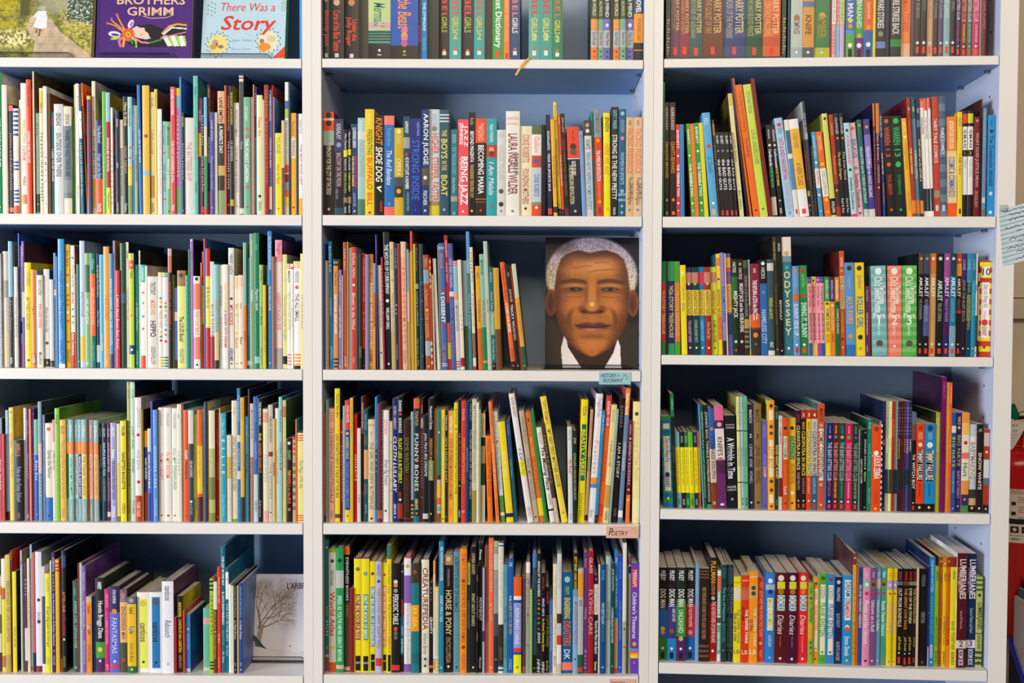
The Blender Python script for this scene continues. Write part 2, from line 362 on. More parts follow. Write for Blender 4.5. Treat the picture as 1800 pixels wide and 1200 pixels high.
# ------------------------------------------------------------------ spines read off the photograph, shelf by shelf
# line: left edge, top edge, spine colour/cover colour, lean | bands = # , marks * , lettering from-to colour words
ROWS = {}
ROWS['L1'] = '''
@ 0 110 4.283
-20 75 1a8a4a/f0f0ea | 32-67 fff BEST HIDDEN BOOK EVER | *95 fc3
24 168 f3ecd8/e8d8b0
62 315 3c3c42 | =1-6 e88070 | i26-78 d9a Julius and the Castle | =94-98 e88070
107 345 f4ead8 | #2-28 6 2a4a9a | #50-60 3 2a4a9a | #77-91 4 2a4a9a | =92-100 e0582a
147 280 e6d8b8
166 155 fdf3e2 | 28-46 e8c020 YELLOW | 48-59 d33 I LOVE | 71-78 824 YOU | =85-92 d96
207 127 ee4a1c | 5-20 a31 CECIL CASTLE | 38-62 fff COMING OVER THE CAT
243 203 f06a20 | 3-12 fff TONITT | 30-80 fd2 TEN DIRTY PIGS
256 45 ddd2b8/7a6238
268 380 9aa89a | 10-22 667 Cole | =80-98 2a2a26 | *90 ec3
305 192 f2e6b0 | =2-16 ec3 | 12-20 d32 BEAR | 35-90 443 THE BOOK INSIDE A FOREST
333 178 f2f2f0 | 55-75 88a SMALL | *92 e63
361 230 8a5a30
385 372 12707c | 6-14 e44 Dreyer | 36-68 fff I USED TO BE AFRAID
414 312 dfe0dc/d8b8a0 | 8-20 667 SENDAK | 26-66 667 OUTSIDE OVER THERE
483 330 e9dfbe | 7-17 876 SENDAK | =18-85 6a7a80 | 22-65 222 WHERE THE WILD THINGS ARE | =68-80 8a8a88
545 425 2a8a4a | 5-90 9c8 Steam Train Dream Train | *94 ec3
562 165 c8cc70
578 158 fbfbf8 | i9-26 e57 The Juniper | i50-62 5a8 Dr. Seuss | 78-88 8ac Random
615 325 0f6a7c L-22 | =5-30 fff | *13 d33 | 34-70 fff THE CAT IN THE HAT | i72-82 fff Dr. Seuss
648 153 f0701e L-35 | 8-32 fff HORTON HEARS A WHO!
662 250 5a4a80/3a6a50 | =0-3 ec3 | #5-90 9 8a3a50
690 140 efe3c4/e0d0b0 | 22-36 e62 SHANNON | 41-70 222 DIZZY MIZZ LIZZIE | =73-95 d8b860
727 435 1c2f6c | 6-24 ccd Freya Blackwood | i35-62 dde Ginger and the Paint | =62-100 ee5520 | 88-97 fff TATE
@ 180 110 4.283
5 218 72c23c | 50-75 9d6 GIRAFFES | i85-92 cea Katz
33 225 9cc8d8/a89a20 | =24-78 b5161c | 37-65 fff DINOSAURS VS SCHOOL | =78-100 efe030 | 82-95 553 Hyperion
63 338 f4f4f0 | 35-90 d84 THE INDIAN FOX
84 415 1b1c44 | 15-38 d44 THE RED UNICORN | 55-87 e63 THE WHALES HAPPY FISH
105 360 28304a | 8-16 ddd ADAMSON | 50-55 ddd ON | 88-98 ccc CANDLEWICK
130 430 c8ccb0 | =0-30 e8dcb8 | 30-80 333 FINDING the OUTSIDER
160 255 20242e | 5-25 fe9 Mary O Grady | 42-65 c96 MAGIC DREAM | 90-98 ddd Clarion
197 258 a8d0d0 | 10-25 688 HENKES | 42-62 d44 RED | =58-75 e8d838 | =75-100 7a9a4a
228 322 4a86c8 | 10-22 bdf JAMES | 38-50 def BOOKS
248 322 9ab488 | 45-70 465 AND SOME CAPTAIN
282 168 1f74c0 L-22 | *28 e34 | 34-60 eef WHO DID IT THE MICE
305 172 f2c04a/4a6a48 | *39 b52 | =66-70 9ac0d0
360 222 f0e08a | i4-12 964 Giraffe | i30-50 b43 A Giraffe and a Half | =68-86 c8923a | 90-98 964 HARPER
397 200 e8c858/6a5a2a | 4-14 975 Willems
420 350 f4efe8/1a4038 | 20-80 ecc THE OWL AND THE PUSSYCAT
453 442 9cc8d8 | 4-25 688 Anno Lobel | *34 e54 | 45-75 688 WHAT ANIMALS LOVE | *83 e54
485 445 7ab870 | 5-25 354 SMITH RIDDLE | 40-72 fff WHAT'S A BANANA | *96 222
518 182 f0505a | 2-22 fff ROGER DUVOISIN | 42-75 fee THE MOST WONDERFUL DOLL | 92-97 fff Harper
552 192 88c0d0 | =0-6 f0d020 | =16-78 d86ab0 | 22-70 fe3 ICE CREAM SUMMER | =78-98 7ab850
587 108 4a90cc/3a78c0 | 4-14 bdf RANDOM
600 375 2a2a38 | 4-14 ed5 BOZO BEAR | i30-65 fff Spooky Squiggle | *96 def
620 415 e4e4dc | 25-65 d99 THE BATTERED SHIP
690 100 6ac4aa/4aa890 | 8-14 487 Slobodkina | 37-60 d84 CAPS FOR SALE | 76-84 487 Harper
724 265 7a2a5a | 10-20 daf THE STORY | =30-50 e8b020 | 60-80 a63 AND THEN
748 265 1a1a1e | 15-40 eee Eat Your Peas | 50-80 eee Sleep Tall and Fear | =93-98 d22
@ 360 110 4.283
-2 260 7ac0e8 | =25-50 e8d8b0 | =50-95 4a9a50 | =95-100 d33
20 165 2a2a34/8a3a34 | 3-28 e84 JORY JOHN AND LANE SMITH | 40-60 fff PENGUIN PROBLEMS | =82-100 a03030
45 372 4a50b0 | 8-28 ccd LANE SMITH | i42-75 bbd There Is a Tribe of Kids | *93 cce
72 375 d8d4cc
98 215 e8b888/5a2a34 | 5-25 222 LANE SMITH | =26-88 3a3420 | 28-50 fff A PERFECT DAY | =60-68 c8b060 | =80-100 8aa870
152 172 d8583a
167 172 26221e | 8-35 b94 SNICKET ATTRIBUTED | 43-80 ddd THE COMPOSER IS DEAD | *92 eee
193 175 1c1b20/b8981c | 5-30 ec3 SNICKET  KALMAN | 42-58 ddd 13 WORDS | =88-93 ca2
220 303 f2f1ef | 6-30 aab SNICKET ROTHMAN | 38-80 c9a THE BAD MOOD AND THE STICK | *92 e98
262 90 4a4a48/1a1a1e | =1-5 e8d8c8 | =2-3 4a4a48 | i47-53 ddd Virus | =95-99 e8d8c8
297 260 7ab898 | 8-20 dee Sara Goodman | *27 e66 | *33 e66 | 35-72 fff THE FOREST GARDEN | *76 e66 | *93 d47
345 260 b0a890
366 165 e07860
376 183 2a4ab0 | 5-22 fff DAVID EZRA | =39-98 30a0d8 | 42-70 15c Bath Bubbles
394 245 e8ecb0 | 18-34 d84 Tinker Art | *84 232 | 88-96 887 CHRONICLE
437 280 d8c890
451 167 a82a18 | 4-25 e84 SERAPHIN | 28-75 e65 RED HARVEST MASTER
482 205 3a80c0 | 4-25 fff KATRIN STANGL | 38-62 fff STRONG AS A BEAR | =77-95 e8dcb8
507 170 a82020
518 260 6a8ad0
528 530 f0e428 | 5-25 aa6 YUKIE | 38-62 e83 How to Paint | *92 e83
580 435 dcc8a0 | =50-100 7a4a38
602 147 f2ede0/c8b878 | =14-20 3a6ab0 | =20-27 a8c840 | 28-62 8aa TEN THINGS TO LIVE | =62-68 e05028 | =69-75 8a2a3a | =75-81 7ab0c8 | =81-86 e06a28 | =86-93 efe030
633 147 153a5c
646 380 f0b030 | 8-22 a72 Picture Book | =24-44 e8d8a8 | 26-42 975 THINGS | *92 622
690 385 2a2e34
709 385 f0ece8 | 6-20 baa Natalie Peck | 30-70 c89 THE BOY WHO LEFT | =83-100 f0b030
741 .
'''
ROWS['L2'] = '''
@ 0 390 4.283
-15 238 dfe6ee | 30-90 99a THE SNOWY MORNING | =88-100 c8d8e8
16 225 e6d8a0 | =0-50 dad6cc | =85-100 f0c860
36 220 c8c0b0/a8a090 | =25-40 98907e | =70-96 d8c8a0
72 145 86b4d4 | =44-100 30241c | i46-70 d8a040 Ghost Tales | 92-97 fff BOX
103 170 8a7a50
113 338 e0d8cc | 30-70 a99 WAITING FOR SPRING
140 85 2a52b0 | 5-20 8af Lionni
152 180 e6e0ee | =30-62 f0d090 | =62-72 334a90 | =80-100 f0a050
170 145 7a4ab4/5a3434 | 2-12 ede Tell Me | =40-60 e0d8f0 | 60-95 b9e Crystal Knows
192 305 f2dc1e | 8-22 a92 J. OTTO SEIBOLD | 33-64 a92 MR TWEED'S GOOD DEEDS | *93 222
242 358 f08a1e | 36-46 c53 Ogre | =85-97 d8701a | 87-95 fff A. RUBIN
273 362 a8b4be
285 400 ece4d4 | 5-22 776 SERGIO RUZZIER | 31-57 e53 FOX AND CHICK | 83-97 776 Moulton
328 355 e6e2dc/2a6a68 | i38-64 546 When the Snow Falls | *75 334 | =91-99 221 | *95 e95
380 432 d8d4cc | *90 ec4 | =92-99 221 | *96 d84
408 232 5a92d4 | =32-37 f0f0f0 | *34 d44 | 40-68 38b MARIANNE GLADIOLUS
428 260 1f5ca0
445 128 3a9ad8/16406a | 25-70 15a HUSH HUSH THE NIGHT | 78-95 15a CHARLOTTE | =97-100 fff
492 168 eec01a | 5-18 842 Eric Carle | *25 d33 | *33 fff | 40-50 963 BEE | *55 fff | *62 d33 | *79 d33 | 85-96 842 SCHOLASTIC
535 178 f4efe6/b86a58 | *10 4a8 | 16-24 e94 Two | 24-34 4a8 Out of Ten | 38-48 e33 Birds! | *52 4a8 | *58 4a8 | *63 e94 | =71-100 dc2a28 | 72-90 fff Britta Teckentrup
570 390 4a3a36
583 318 1c6a54 | *94 eee
607 142 c0d4e4/88a8bc | 40-60 889 SPECTACULAR | =75-95 f0c040
645 235 8ab070/5a7a4a | =10-34 3a6a3a | 40-62 eee WE ARE A BEAR | *96 eee
683 235 18785a | 5-14 9cb McBratney | =18-72 f06a28 | 30-62 fca THE BEST LITTLE HOUSE ON PINE | 78-94 6b9 CANDLEWICK
725 235 1a3a62 | 10-38 dc8 On the Night You Were Born | i50-64 bce Nancy Tillman | =80-95 c8d0d8
755 245 5ab4dc | 70-85 fd8 OLIVER
@ 180 390 4.283
15 185 f5a53c/1a6090 | 40-60 d84 INSIDE OUTSIDE | *95 fd9
58 238 3a9ac8 | 22-80 eef PANCHO RABBIT AND THE COYOTE | =88-100 2a4a70
85 140 a878b8/b8a020 | 8-16 857 KREBS | 34-62 fc6 I CAN BE ANYTHING
105 365 dc2c30 | 25-80 fff I Will Not Ever Eat You!
135 160 14503c | =40-48 2a6a90
180 152 efe0bc/1a2438 | 7-13 554 TUFF | 36-62 e84 THE STORYTELLER
205 236 c4de34/1a4a90 | =6-14 e8582a | *10 f8d838 | 15-22 563 TARO | 42-58 fc3 WHO AM I? | =80-88 1a3a70 | *84 ffd
243 322 11826a/11826a | 37-64 9dc an alphabet of flowers | 83-97 6cb Charlesbridge
280 215 e8dcc0/3a2418 | 6-30 653 NEWMAN
292 322 f4f0ea/e0d2bc | =0-17 5ab8b0 | 3-15 cff Jonathan | *27 c8a | *37 8c8 | *50 5ac | *62 e75 | =88-100 e85038
328 330 e4d8c4
345 410 e8e0d4/8aa8a4 | 6-20 665 TROTSKY | 26-42 e97 MOSES AND | 48-66 334 HIPPO | 76-96 998 GREENWILLOW
424 378 f0eae0 | #0-6 3 e8d040 | *27 59c | *31 ec3 | *36 d33 | =40-58 f0eae0 | 40-58 aa9 PRESS HERE | *62 ec3 | *67 59c | *71 d33 | #88-100 4 e8d040
460 378 ece6dc | #0-6 3 2a8a4a | *32 e8a | *36 4a6 | *40 ec3 | 44-56 aa9 MIX IT UP | *60 59c | *65 e84 | *72 d33 | #88-100 4 2a8a4a
498 200 2a1c20/4a3428 | =0-6 d0a8b8 | =6-20 c07a58 | 28-68 d84030 INTERSTELLAR CINDERELLA
528 397 88a050
535 495 5a78d4 | =30-41 eae4e8 | *94 e66 | =90-100 332a40
568 365 ece888/a8b860 | =0-16 a87a50 | *5 543 | 47-73 332 The LOUD Book! | 80-95 997 HOUGHTON
630 402 4ab09c | 5-60 387 STELLA SWIM
650 205 2a9a4a
665 128 a470c4/141c34 | 10-16 759 OTTO | *1 eee
690 408 f2e8dc | *3 222 | =8-36 f08068 | =36-66 f4e8d8 | 38-64 e85 EVERY DAY BIRDS | =66-90 f08878 | *96 346
738 305 e88a28
745 222 e23428 | 4-12 a22 LETICIA | *25 e95 | =29-62 f0d040 | 36-56 a62 THE FARM | *68 e95
@ 360 390 4.283
-4 125 3a68c0 | =0-8 d02a20
10 200 d8261c/0f3a24 | =23-66 f6e43c | 32-50 875 BRUNO | =66-100 c82018
45 298 d8e0dc/1a7a6a | 40-70 a35 BLUE CANOE | =70-100 a02a3a
75 320 86c4bc | 35-65 e84 FOX + CHICK | =65-92 d8c898 | =92-100 221
108 322 f0ece4 | 20-40 88a ESTHER FRANKLIN | 50-80 e87 THE PAINT BOX
140 320 f2ece2 | 18-44 fc5 HALF PINE GIRLS | 44-80 b55 A GARDEN WITH DREAMS
178 195 f0e8dc/e0b090 | 5-22 36a VERDE / KATH | *42 543 | 47-64 d22 MY KICKS | 83-94 36a ABRAMS | *96 36a
224 405 efe0c4 | =2-14 f4c8a8 | 30-36 da3 Beep | *42 ec3 | *62 ec3 | 66-78 c93 Quack | *95 4a7
258 400 f2e2ca | =2-12 f4c8b0 | 30-36 b85 Honk | 66-74 653 Paw | *94 253
292 155 f07818/7ab0a0 | =0-50 8ab8a4 | *20 d73 | 70-78 842 BIRDS
316 270 2a7aa0 | 20-42 5bc THE FAR PARK | 42-70 8cd BIRD AND FRIENDS | =93-97 cde
342 88 86ac78 | i5-16 dec Sam Usher | 42-50 eee RAIN | *96 cdb
376 82 148058/0c3a24 | i8-12 8cb Isol | i41-57 fff Magritte's Apple | =91-96 8cb
414 322 a4c46c | 5-15 573 Cecil Frog | 40-58 452 CITY BEAR | 80-95 675 Abrams
440 475 e8c818 | 50-80 973 HUNGRY DAY
462 325 2a1c1c/dcc8b0
474 68 2a86c8/14386a | 4-28 cef KAY MILLER AND JASON HOOKS | 40-58 def PIRATES WALK A PLANK | *96 fda
508 260 a87058
528 135 f4e0d8/5a3050 | =0-17 f098a8 | 2-12 c55 Vaughn | 41-70 d78 HARRIET'S HUNGRY EYES | =84-100 b8b4b0
585 245 e8e498/8a8e60 | *22 bdc | 35-75 cb6 The Summer Nick Taught | *72 acc | =89-96 221
622 312 f0ece0 | #0-6 3 e87a50 | 7-18 554 MARCUS | 27-63 cc6 PETE WITH NO PANTS | #86-98 4 e89080
652 315 f4f0ea | =3-5 b55 | *35 d33 | 42-60 bb9 MIDDLE CHILD
668 297 f6f2ec | #1-7 3 f0a030 | 9-20 88a WEXFORD | *24 d66 | 30-56 777 THE ALL SMALL | #86-98 4 f0a030 | =97-100 222
722 238 f0e488 | 36-65 a96 IN YOUR HANDS
746 .
'''
ROWS['L3'] = '''
@ 0 660 4.283
-12 320 a8b0b8/1a4a4a | =15-100 c85058 | 40-70 fcc POOL PARTY
24 440 c83a40 | 40-70 f99 RED STOCKING
40 260 8ab0cc | 6-14 ed6 WILLY | 30-60 e8c860 THE BEAR DUCK | =92-100 221
75 240 f0d860/e8c840 | *4 d84 | 8-20 bd6 WILLI | 22-36 e86 GOVERN | 40-62 da6 Hippo Hand
110 485 16181e | 4-20 d84 WELLS | i32-76 bbc Yoko in the Funny School | 90-97 b73 YOKO
177 242 efe6e2 | i20-80 cbb Chicken Town
203 248 6a2258 | i10-24 daf Helen & Dan | i40-62 fce Chewy Louie | 94-98 fcd VIKING
224 250 e88a58
242 248 7a50b4 | i4-25 fff Maurice Pinette | i40-58 fff Amy May | *90 eee
264 330 6ab0a0/4a8a7a | =0-28 6ab890 | *31 e84 | =35-100 2a58b0 | i40-60 fff Baby Boy | *94 e8a
295 195 7a9eac/3a4a4c | =35-60 d8b8b8 | 62-80 adc OLIVER
322 295 8a8ec4/1a2438 | 8-24 ccd DAVID SHARP | 32-60 bbd DOWN TOGETHER | =75-100 7a86c0
346 358 ece4cc | *6 c63 | i27-56 443 Stanley the Mailman | =76-100 1f6cb4 | *95 125
402 332 f0dcd8 | =0-22 e890a0 | 30-50 333 WHERE ARE YOU? | *97 543
420 245 86c838/6aa028 | 6-14 583 Keats | i42-72 ab4 Teddy Day
455 332 eab848 | 6-14 a73 ELLIE | 20-78 c95 There Once Was a Teacher to the Pool | 88-97 c95 Dutton
502 330 8ab0b0/5a7a78 | 5-18 dee Willems | =22-34 f08a38 | 23-33 fda ELEPHANT | =34-78 15803c | 84-96 cdd HYPERION
525 330 8ab4b4 | 5-18 eee Willems | =22-34 f49048 | =34-78 a8d8d0 | 37-76 487 LISTEN TO MY TRUMPET! | 84-96 cdd HYPERION
558 330 90b4b4 | 5-18 eee Willems | =22-34 f08a40 | =34-78 cce0c8 | 36-74 887 ELEPHANTS CANNOT DANCE | 84-96 cdd HYPERION
595 330 88aeb0 | 5-18 eee Willems | =22-34 f49048 | =34-78 1f2e90 | 36-76 fff WAITING IS NOT EASY! | 84-96 cdd HYPERION
620 330 90b4b2 | 5-18 eee Willems | =22-34 f08a40 | =34-78 f0d060 | 36-75 875 THE THANK YOU BOOK | 84-96 cdd HYPERION
658 332 e06a28
670 332 8cb0b0 | 5-18 eee Willems | =22-34 f49048 | =34-78 f4c098 | 36-76 b86 WATCH ME THROW THE BALL! | 84-96 cdd HYPERION
702 332 8a4a28
712 335 96b4b0 | 5-18 eee Willems | =22-34 f08a40 | =34-78 f0b060 | 36-75 b86 LET'S GO FOR A DRIVE!
746 358 1a3834 | 5-14 cdd Willems | 22-46 fff KNUFFLE BUNNY | 50-80 9bb A CAUTIONARY TALE
@ 180 660 4.283
2 358 16304a | 5-14 bcd WILLEMS | 20-54 bdf KNUFFLE BUNNY TOO | 56-80 79a A CASE OF MISTAKEN IDENTITY
36 358 5a1834 | 5-14 daa WILLEMS | 20-50 eab KNUFFLE BUNNY FREE | 56-80 b78 AN UNEXPECTED DIVERSION | =91-96 e8c8b8
66 355 a4a4d4/5a6a3a | 4-14 fff WILLEMS | 27-36 fff Edwina | 38-78 447 THE DINOSAUR WHO DIDN'T KNOW | 85-96 fff HYPERION
110 360 7a7a30 | =0-40 e0dcc8 | =40-95 e8d060
140 340 f2de10/1a1c30 | 5-15 543 WILLEMS | 31-68 332 NANETTE'S BAGUETTE | 82-92 875 HYPERION
185 42 b8b860 | 5-12 886 OLIVER | 28-50 775 THE HEART AND | 55-75 652 THE BOTTLE | 85-95 886 PHILOMEL
219 42 c4dcc8/1c3034 | 5-12 8a8 OLIVER | 32-48 698 LOST AND | 55-65 575 FOUND | 85-95 8a8 PHILOMEL
252 165 ece4de/e4d8d8 | 8-24 ccb JEFFERS | *30 c43828 | 42-58 bbb NICE SLING | *68 c43828 | =79-100 c82a1c | 84-96 fd9 TIGER TALES
300 255 d8c020/3a3a20 | 60-80 fe8 ONCE UPON
312 415 f0a028 | =0-18 f4a020 | =18-68 222a78 | 30-54 fff BABY NURSED | =68-100 a82420
345 398 4a78b8 | =0-25 c8d8d8 | 28-65 fff HANG UP THE ICE BEAR | =70-100 2a4a98
370 190 2444b4/1a2458
386 258 5a92d8/2a4a8a | 5-25 8bf B. Kono Heinke | 32-70 cef WHOPPER CAKE | 80-95 adf BECKER BOOKS
420 240 ece4d8 | 5-16 bab ROGER HARGREAVES | 40-64 d87 IN MY HEART | *95 d33
470 240 eee6dc | 5-16 bab ROGER HARGREAVES | 39-62 f95 IN MY ROOM | *95 d33
525 245 ececdc | 5-18 aba WITEK ROUSSEY | 35-72 9b9 ALL MY TREASURES | *95 d33
568 215 f0e8dc | 8-12 799 Watt | 40-60 7ab SCAREDY
590 215 e8d8c0 | 12-16 e75 Katz
598 215 dcb868/1a7a78
616 260 f0501c/e8e0d0 | 36-44 fff POPP | 46-62 822 WINNERKA | *95 822
652 260 cfd8d8 | =30-100 24444a | 45-60 cdd QUACKERS | *82 cde | 84-94 9aa A STORY
690 292 e8dc24 | 5-18 cb5 RUSSELL AYTO | 36-58 e84 Teeth Tails | 78-90 6a8 BLUE APPLE
718 258 e85818/e8c838 | =3-32 e06018 | =32-75 f0c828 | 28-60 d85 The Last of the Heart | =78-100 5a1420
757 252 8898a8 | =12-70 5a7a80 | 15-32 889 JESS HOBBS
@ 360 660 4.283
-2 200 304a6a
18 202 e8a828/d8d0b8 | 40-60 c84 BIRDS
35 262 b8b870/6a7a4a | =0-30 e0dcc0 | =30-34 e8e0c8 | i42-58 ddc The Other Ant | =60-80 7a7a40 | =92-100 8a8840
80 285 a82820 | 14-30 d55 LOUIS ARTE | 45-62 d66 LITTLE RED | *96 edd
112 245 d8b838/a89a30
115 282 30a4c0/141c20 | 6-20 8de Mike Wu | 24-56 dff ELLIE | i75-95 8de Disney Hyperion
165 448 e4d8c4 | =25-50 d8b048
203 188 e8dcc8/d8ccb4 | 5-12 bba KOBI YAMADA | 30-75 887 WHAT DO YOU DO WITH AN IDEA? | *92 ccb | =98-100 6a4
248 95 2a7ab0/2a3018 | 5-25 8cf The Giant Jumperee | =35-40 e0d8c0 | 45-58 bdf STRONG | =62-68 e0d8c0 | 78-94 4ad BLACK CAT
272 165 eeb02a/c8a83a | i3-18 c84 Van Genechten | 38-55 d94 THE LAST | =80-100 30281c
300 308 3a90b4 | 8-18 7bd ANNE WYNTER | 35-58 168 GREAT & SMALL
330 102 2a1c1e/1a1416 | 5-16 d33 VICTOR | *35 d33 | 40-60 934 DINOSAUR
345 210 a87a58 | =0-45 d8c8b8 | 5-30 766 MACHINE BLAZE
370 158 2f68b8/152438 | 8-20 69d SIMPSON | 36-50 8af GRANDPA | =62-100 c8d4e0 | 83-92 668 HENRY
402 170 121418/0e1216 | 3-22 ddd THE BREMEN MUSIC | 28-34 fd2 WE ARE | 36-60 e83 HUNGRY BOOKS 17 | 82-96 999 Abrams
438 250 f0e4b8/e8e0c8 | =3-12 f4a080 | 40-65 bcd FLOWERS | =90-100 f0b0a0
480 220 d0c8b8/b8b0a4 | 10-32 665 HELGA BANSCH | =40-44 8a2a30 | 50-80 a98 THE VISITORS | *92 433
515 325 e0c858 | =42-55 d88030 | 42-56 b52 FOREST
530 245 f0ece8/e0dcd0 | 36-66 f99 THE TREE IS A TREEHOUSE | 92-98 ccb ACE
560 160 8accc4/1a5a64 | 10-28 487 ZOE & BEANS | 36-58 576 WHERE IS A BUG | *58 d55 | *92 ec3
585 185 dcd08a/4a5a2a | =5-14 c87a50 | 35-55 d98 ZIG AND THE | =80-100 e0d068
615 470 28171c | *6 ddd | 14-26 8b7 ZELINSKY | 38-44 fb3 THE | 42-78 f07038 WHEELS on the BUS | *85 c65
660 465 c8b890 | #0-24 4 e05830 | #30-90 7 8a6a50
685 328 f0681e/1a7a70 | 3-14 fd6 PIGS | *15 ecc
692 432 eedf8c | #2-10 3 e86030 | i30-62 886 The Magic of Ms Alis | #92-100 3 e86030
748 .
'''
ROWS['L4'] = '''
@ 0 930 4.4444
-20 365 e8dcc8/1a4a40 | =10-20 e0a030 | *8 d84 | =40-60 7a6a50 | =80-100 5a3a30
18 230 e8dc30/d8c828 | =0-25 f0e8d0 | =26-36 c06030 | =86-96 c07040
50 200 d8c05c/c8b050 | 22-74 875 PEDAGOGIA DE LOS CUENTOS | =85-100 b8a050
88 165 c84028 | =4-8 f0a020 | =8-13 2a90c8 | =13-18 e03028 | =18-24 2a9a58 | =24-100 8a4020
100 330 eedd18/2a3a34 | 55-75 a93 PICA NOS
136 .
168 165 c8c0b4/a89a8a | 8-12 933 FAMA
182 268 3a4450 | #10-90 7 2a3a40
198 260 5a2a38 | 15-30 dcc MARIA | =60-90 e0d8d0
220 228 e8d8c0 | 30-60 c66 CUANDO ES PEQUE | *91 d33
240 118 9ab8c8/2a4a5c | =96-99 d44
260 180 c85a54 | =84-100 17171a
285 175 e8e4ea/a8a8b4 | *40 432 | 50-60 99a SANTI | *58 432 | =95-100 822
334 290 d8d0c8 | =28-92 4a4e54 | =92-100 f0e8e0
360 345 ece81c | 5-18 ca5 RICHARD PETERS | i33-74 442 El pez dog pero no con gus | 84-92 ca5 LA PLANA
398 245 f0ece8
408 180 2a2848 | 4-16 ddd TORITOS | 18-32 da4 DANZA | 34-78 ccd Ivan Fernandez con El Ratito Fabuloso | *82 d85 | 86-94 aac EDELVIVES
440 235 f0b01c/d86020 | #3-12 3 c03020 | *92 ec3
470 430 1c4a98 | =85-100 f0b020
488 165 0f1114/0c0d10 | =4-14 1a4a70 | 34-50 d83 BUTTER A BEAR | *50 e46 | 52-70 c33 ALTERCA GOATLING | *73 dc6 | 87-96 985 DROMA EDICO
524 .
575 400 3e5a50 | 8-16 8a8 ALMA FLOR | 22-74 9b9 ABEJA DEL LENGUAJE | *95 cdc
615 265 8a2a28
628 262 a8ccc4/8a5a90 | 30-60 7a9 COCO
648 285 8a58a8 | 6-24 cad Raphael Taylor | 33-58 dbe Uno Mi a Canta Las Olas | 70-92 cad Editorial Juventud
678 525 f08c1c/1a4a8a | =0-8 d8b080 | 12-22 842 Isabel | 36-42 fff NADIE | 36-50 842 NUNCA JAMAS | 62-85 a62 LANTZ DEL ROS | *95 d8c040
722 525 1f5aa0
750 380 141a18/20301c | =68-85 4a9a30 | 4-12 fff HARRY | 24-64 eee Huntie Bruggs Diana | *76 ec3 | =85-100 4a2058 | *88 ddc
@ 180 930 4.4444
22 465 c82474/1a4a20 | 5-22 f9c CEFUNITE | 26-40 e6a CADA PERRITA | 38-66 f9c KARINA Y INCOMODADA | 90-97 fac SM
60 445 5a6ac8/2a204a | =0-30 2a2258 | 4-20 dde EVAN RAMENER | *29 f08a20 | 36-78 ccf FANTASMAS | *87 eef | =91-95 e83048
138 470 e8b868/4a3030 | =0-15 7a5a68 | 4-14 ca9 DIAZ | 20-60 a55 ZINDIGRESA MIA | =64-100 4a4a30 | *85 c33
198 530 f0c018/1a3a50 | =0-9 1a6aa0 | *4 e84 | 13-22 753 Isabel | 38-46 fff Rubble | 38-48 332 Rubble | 60-85 a83 Canticos Dans Musica | =91-100 1a6a38 | *95 e8c890
268 490 f0efe6/d8d050 | %8-95 ecec5c | *14 d8c830 | 38-62 443 canticos | *87 222
372 490 f0ece8/e8e0dc | %6-94 1478b8 | *12 556 | 37-62 223 canticos | *87 123
470 405 f0ecf2/5a3a6a | 5-21 667 canticos | i42-61 224 Rebounch | *90 cab0d8
560 690 b82030
582 520 15130f/d8b81c | 8-28 fc3 ANNE ROCKWELL | 30-74 fb2 CONSTRUYE UNA CARRETERA | 77-94 a85 HARPER ARCO
632 630 d04020
648 665 3a80cc/1a508c | *25 e8c060 | 33-60 8be FELIZ DIA | =93-99 bcd
690 .
790 615 6ab8a0 | =15-25 e0a0a0 | =92-98 d0c8b0
@ 360 930 4.4444
42 385 a8c818 | #2-15 3 222 | 18-60 561 LA VERDE CAL | #88-98 3 222
72 370 6a3018 | =5-34 e8e0d8 | 36-55 c96 Barco los antes | *57 ca8 | 60-85 c96 Pero La mama antes
100 295 e03820 | 9-34 fc9 Como se hace roja? | i63-72 fdc Dr. Seuss | 85-95 f98 Lectorum
128 130 106c80/0d4858 | 8-31 eff THE CAT IN THE HAT | 36-62 eff EL GATO ENSOMBRERADO | i66-78 6bc Beginner Books | i83-92 dff Dr. Seuss
165 300 0f6c80 | =4-30 f4f0ec | *11 d33 | 34-70 eff THE CAT IN THE HAT | i74-84 eff Dr. Seuss
190 430 f4f2ee
210 440 e8dcb0
228 420 101a30/15141c | 4-38 7a8 Antoine de Saint-Exupery | i41-62 fff Le Petit Prince | 88-92 99a GALLI | *96 dde
252 440 c8a070
268 420 1c4a98/5a6a90 | 4-38 6ac Antoine de Saint-Exupery | i41-62 eef Le Petit Prince | 88-92 9bd GALLI | *96 dde
300 .
'''
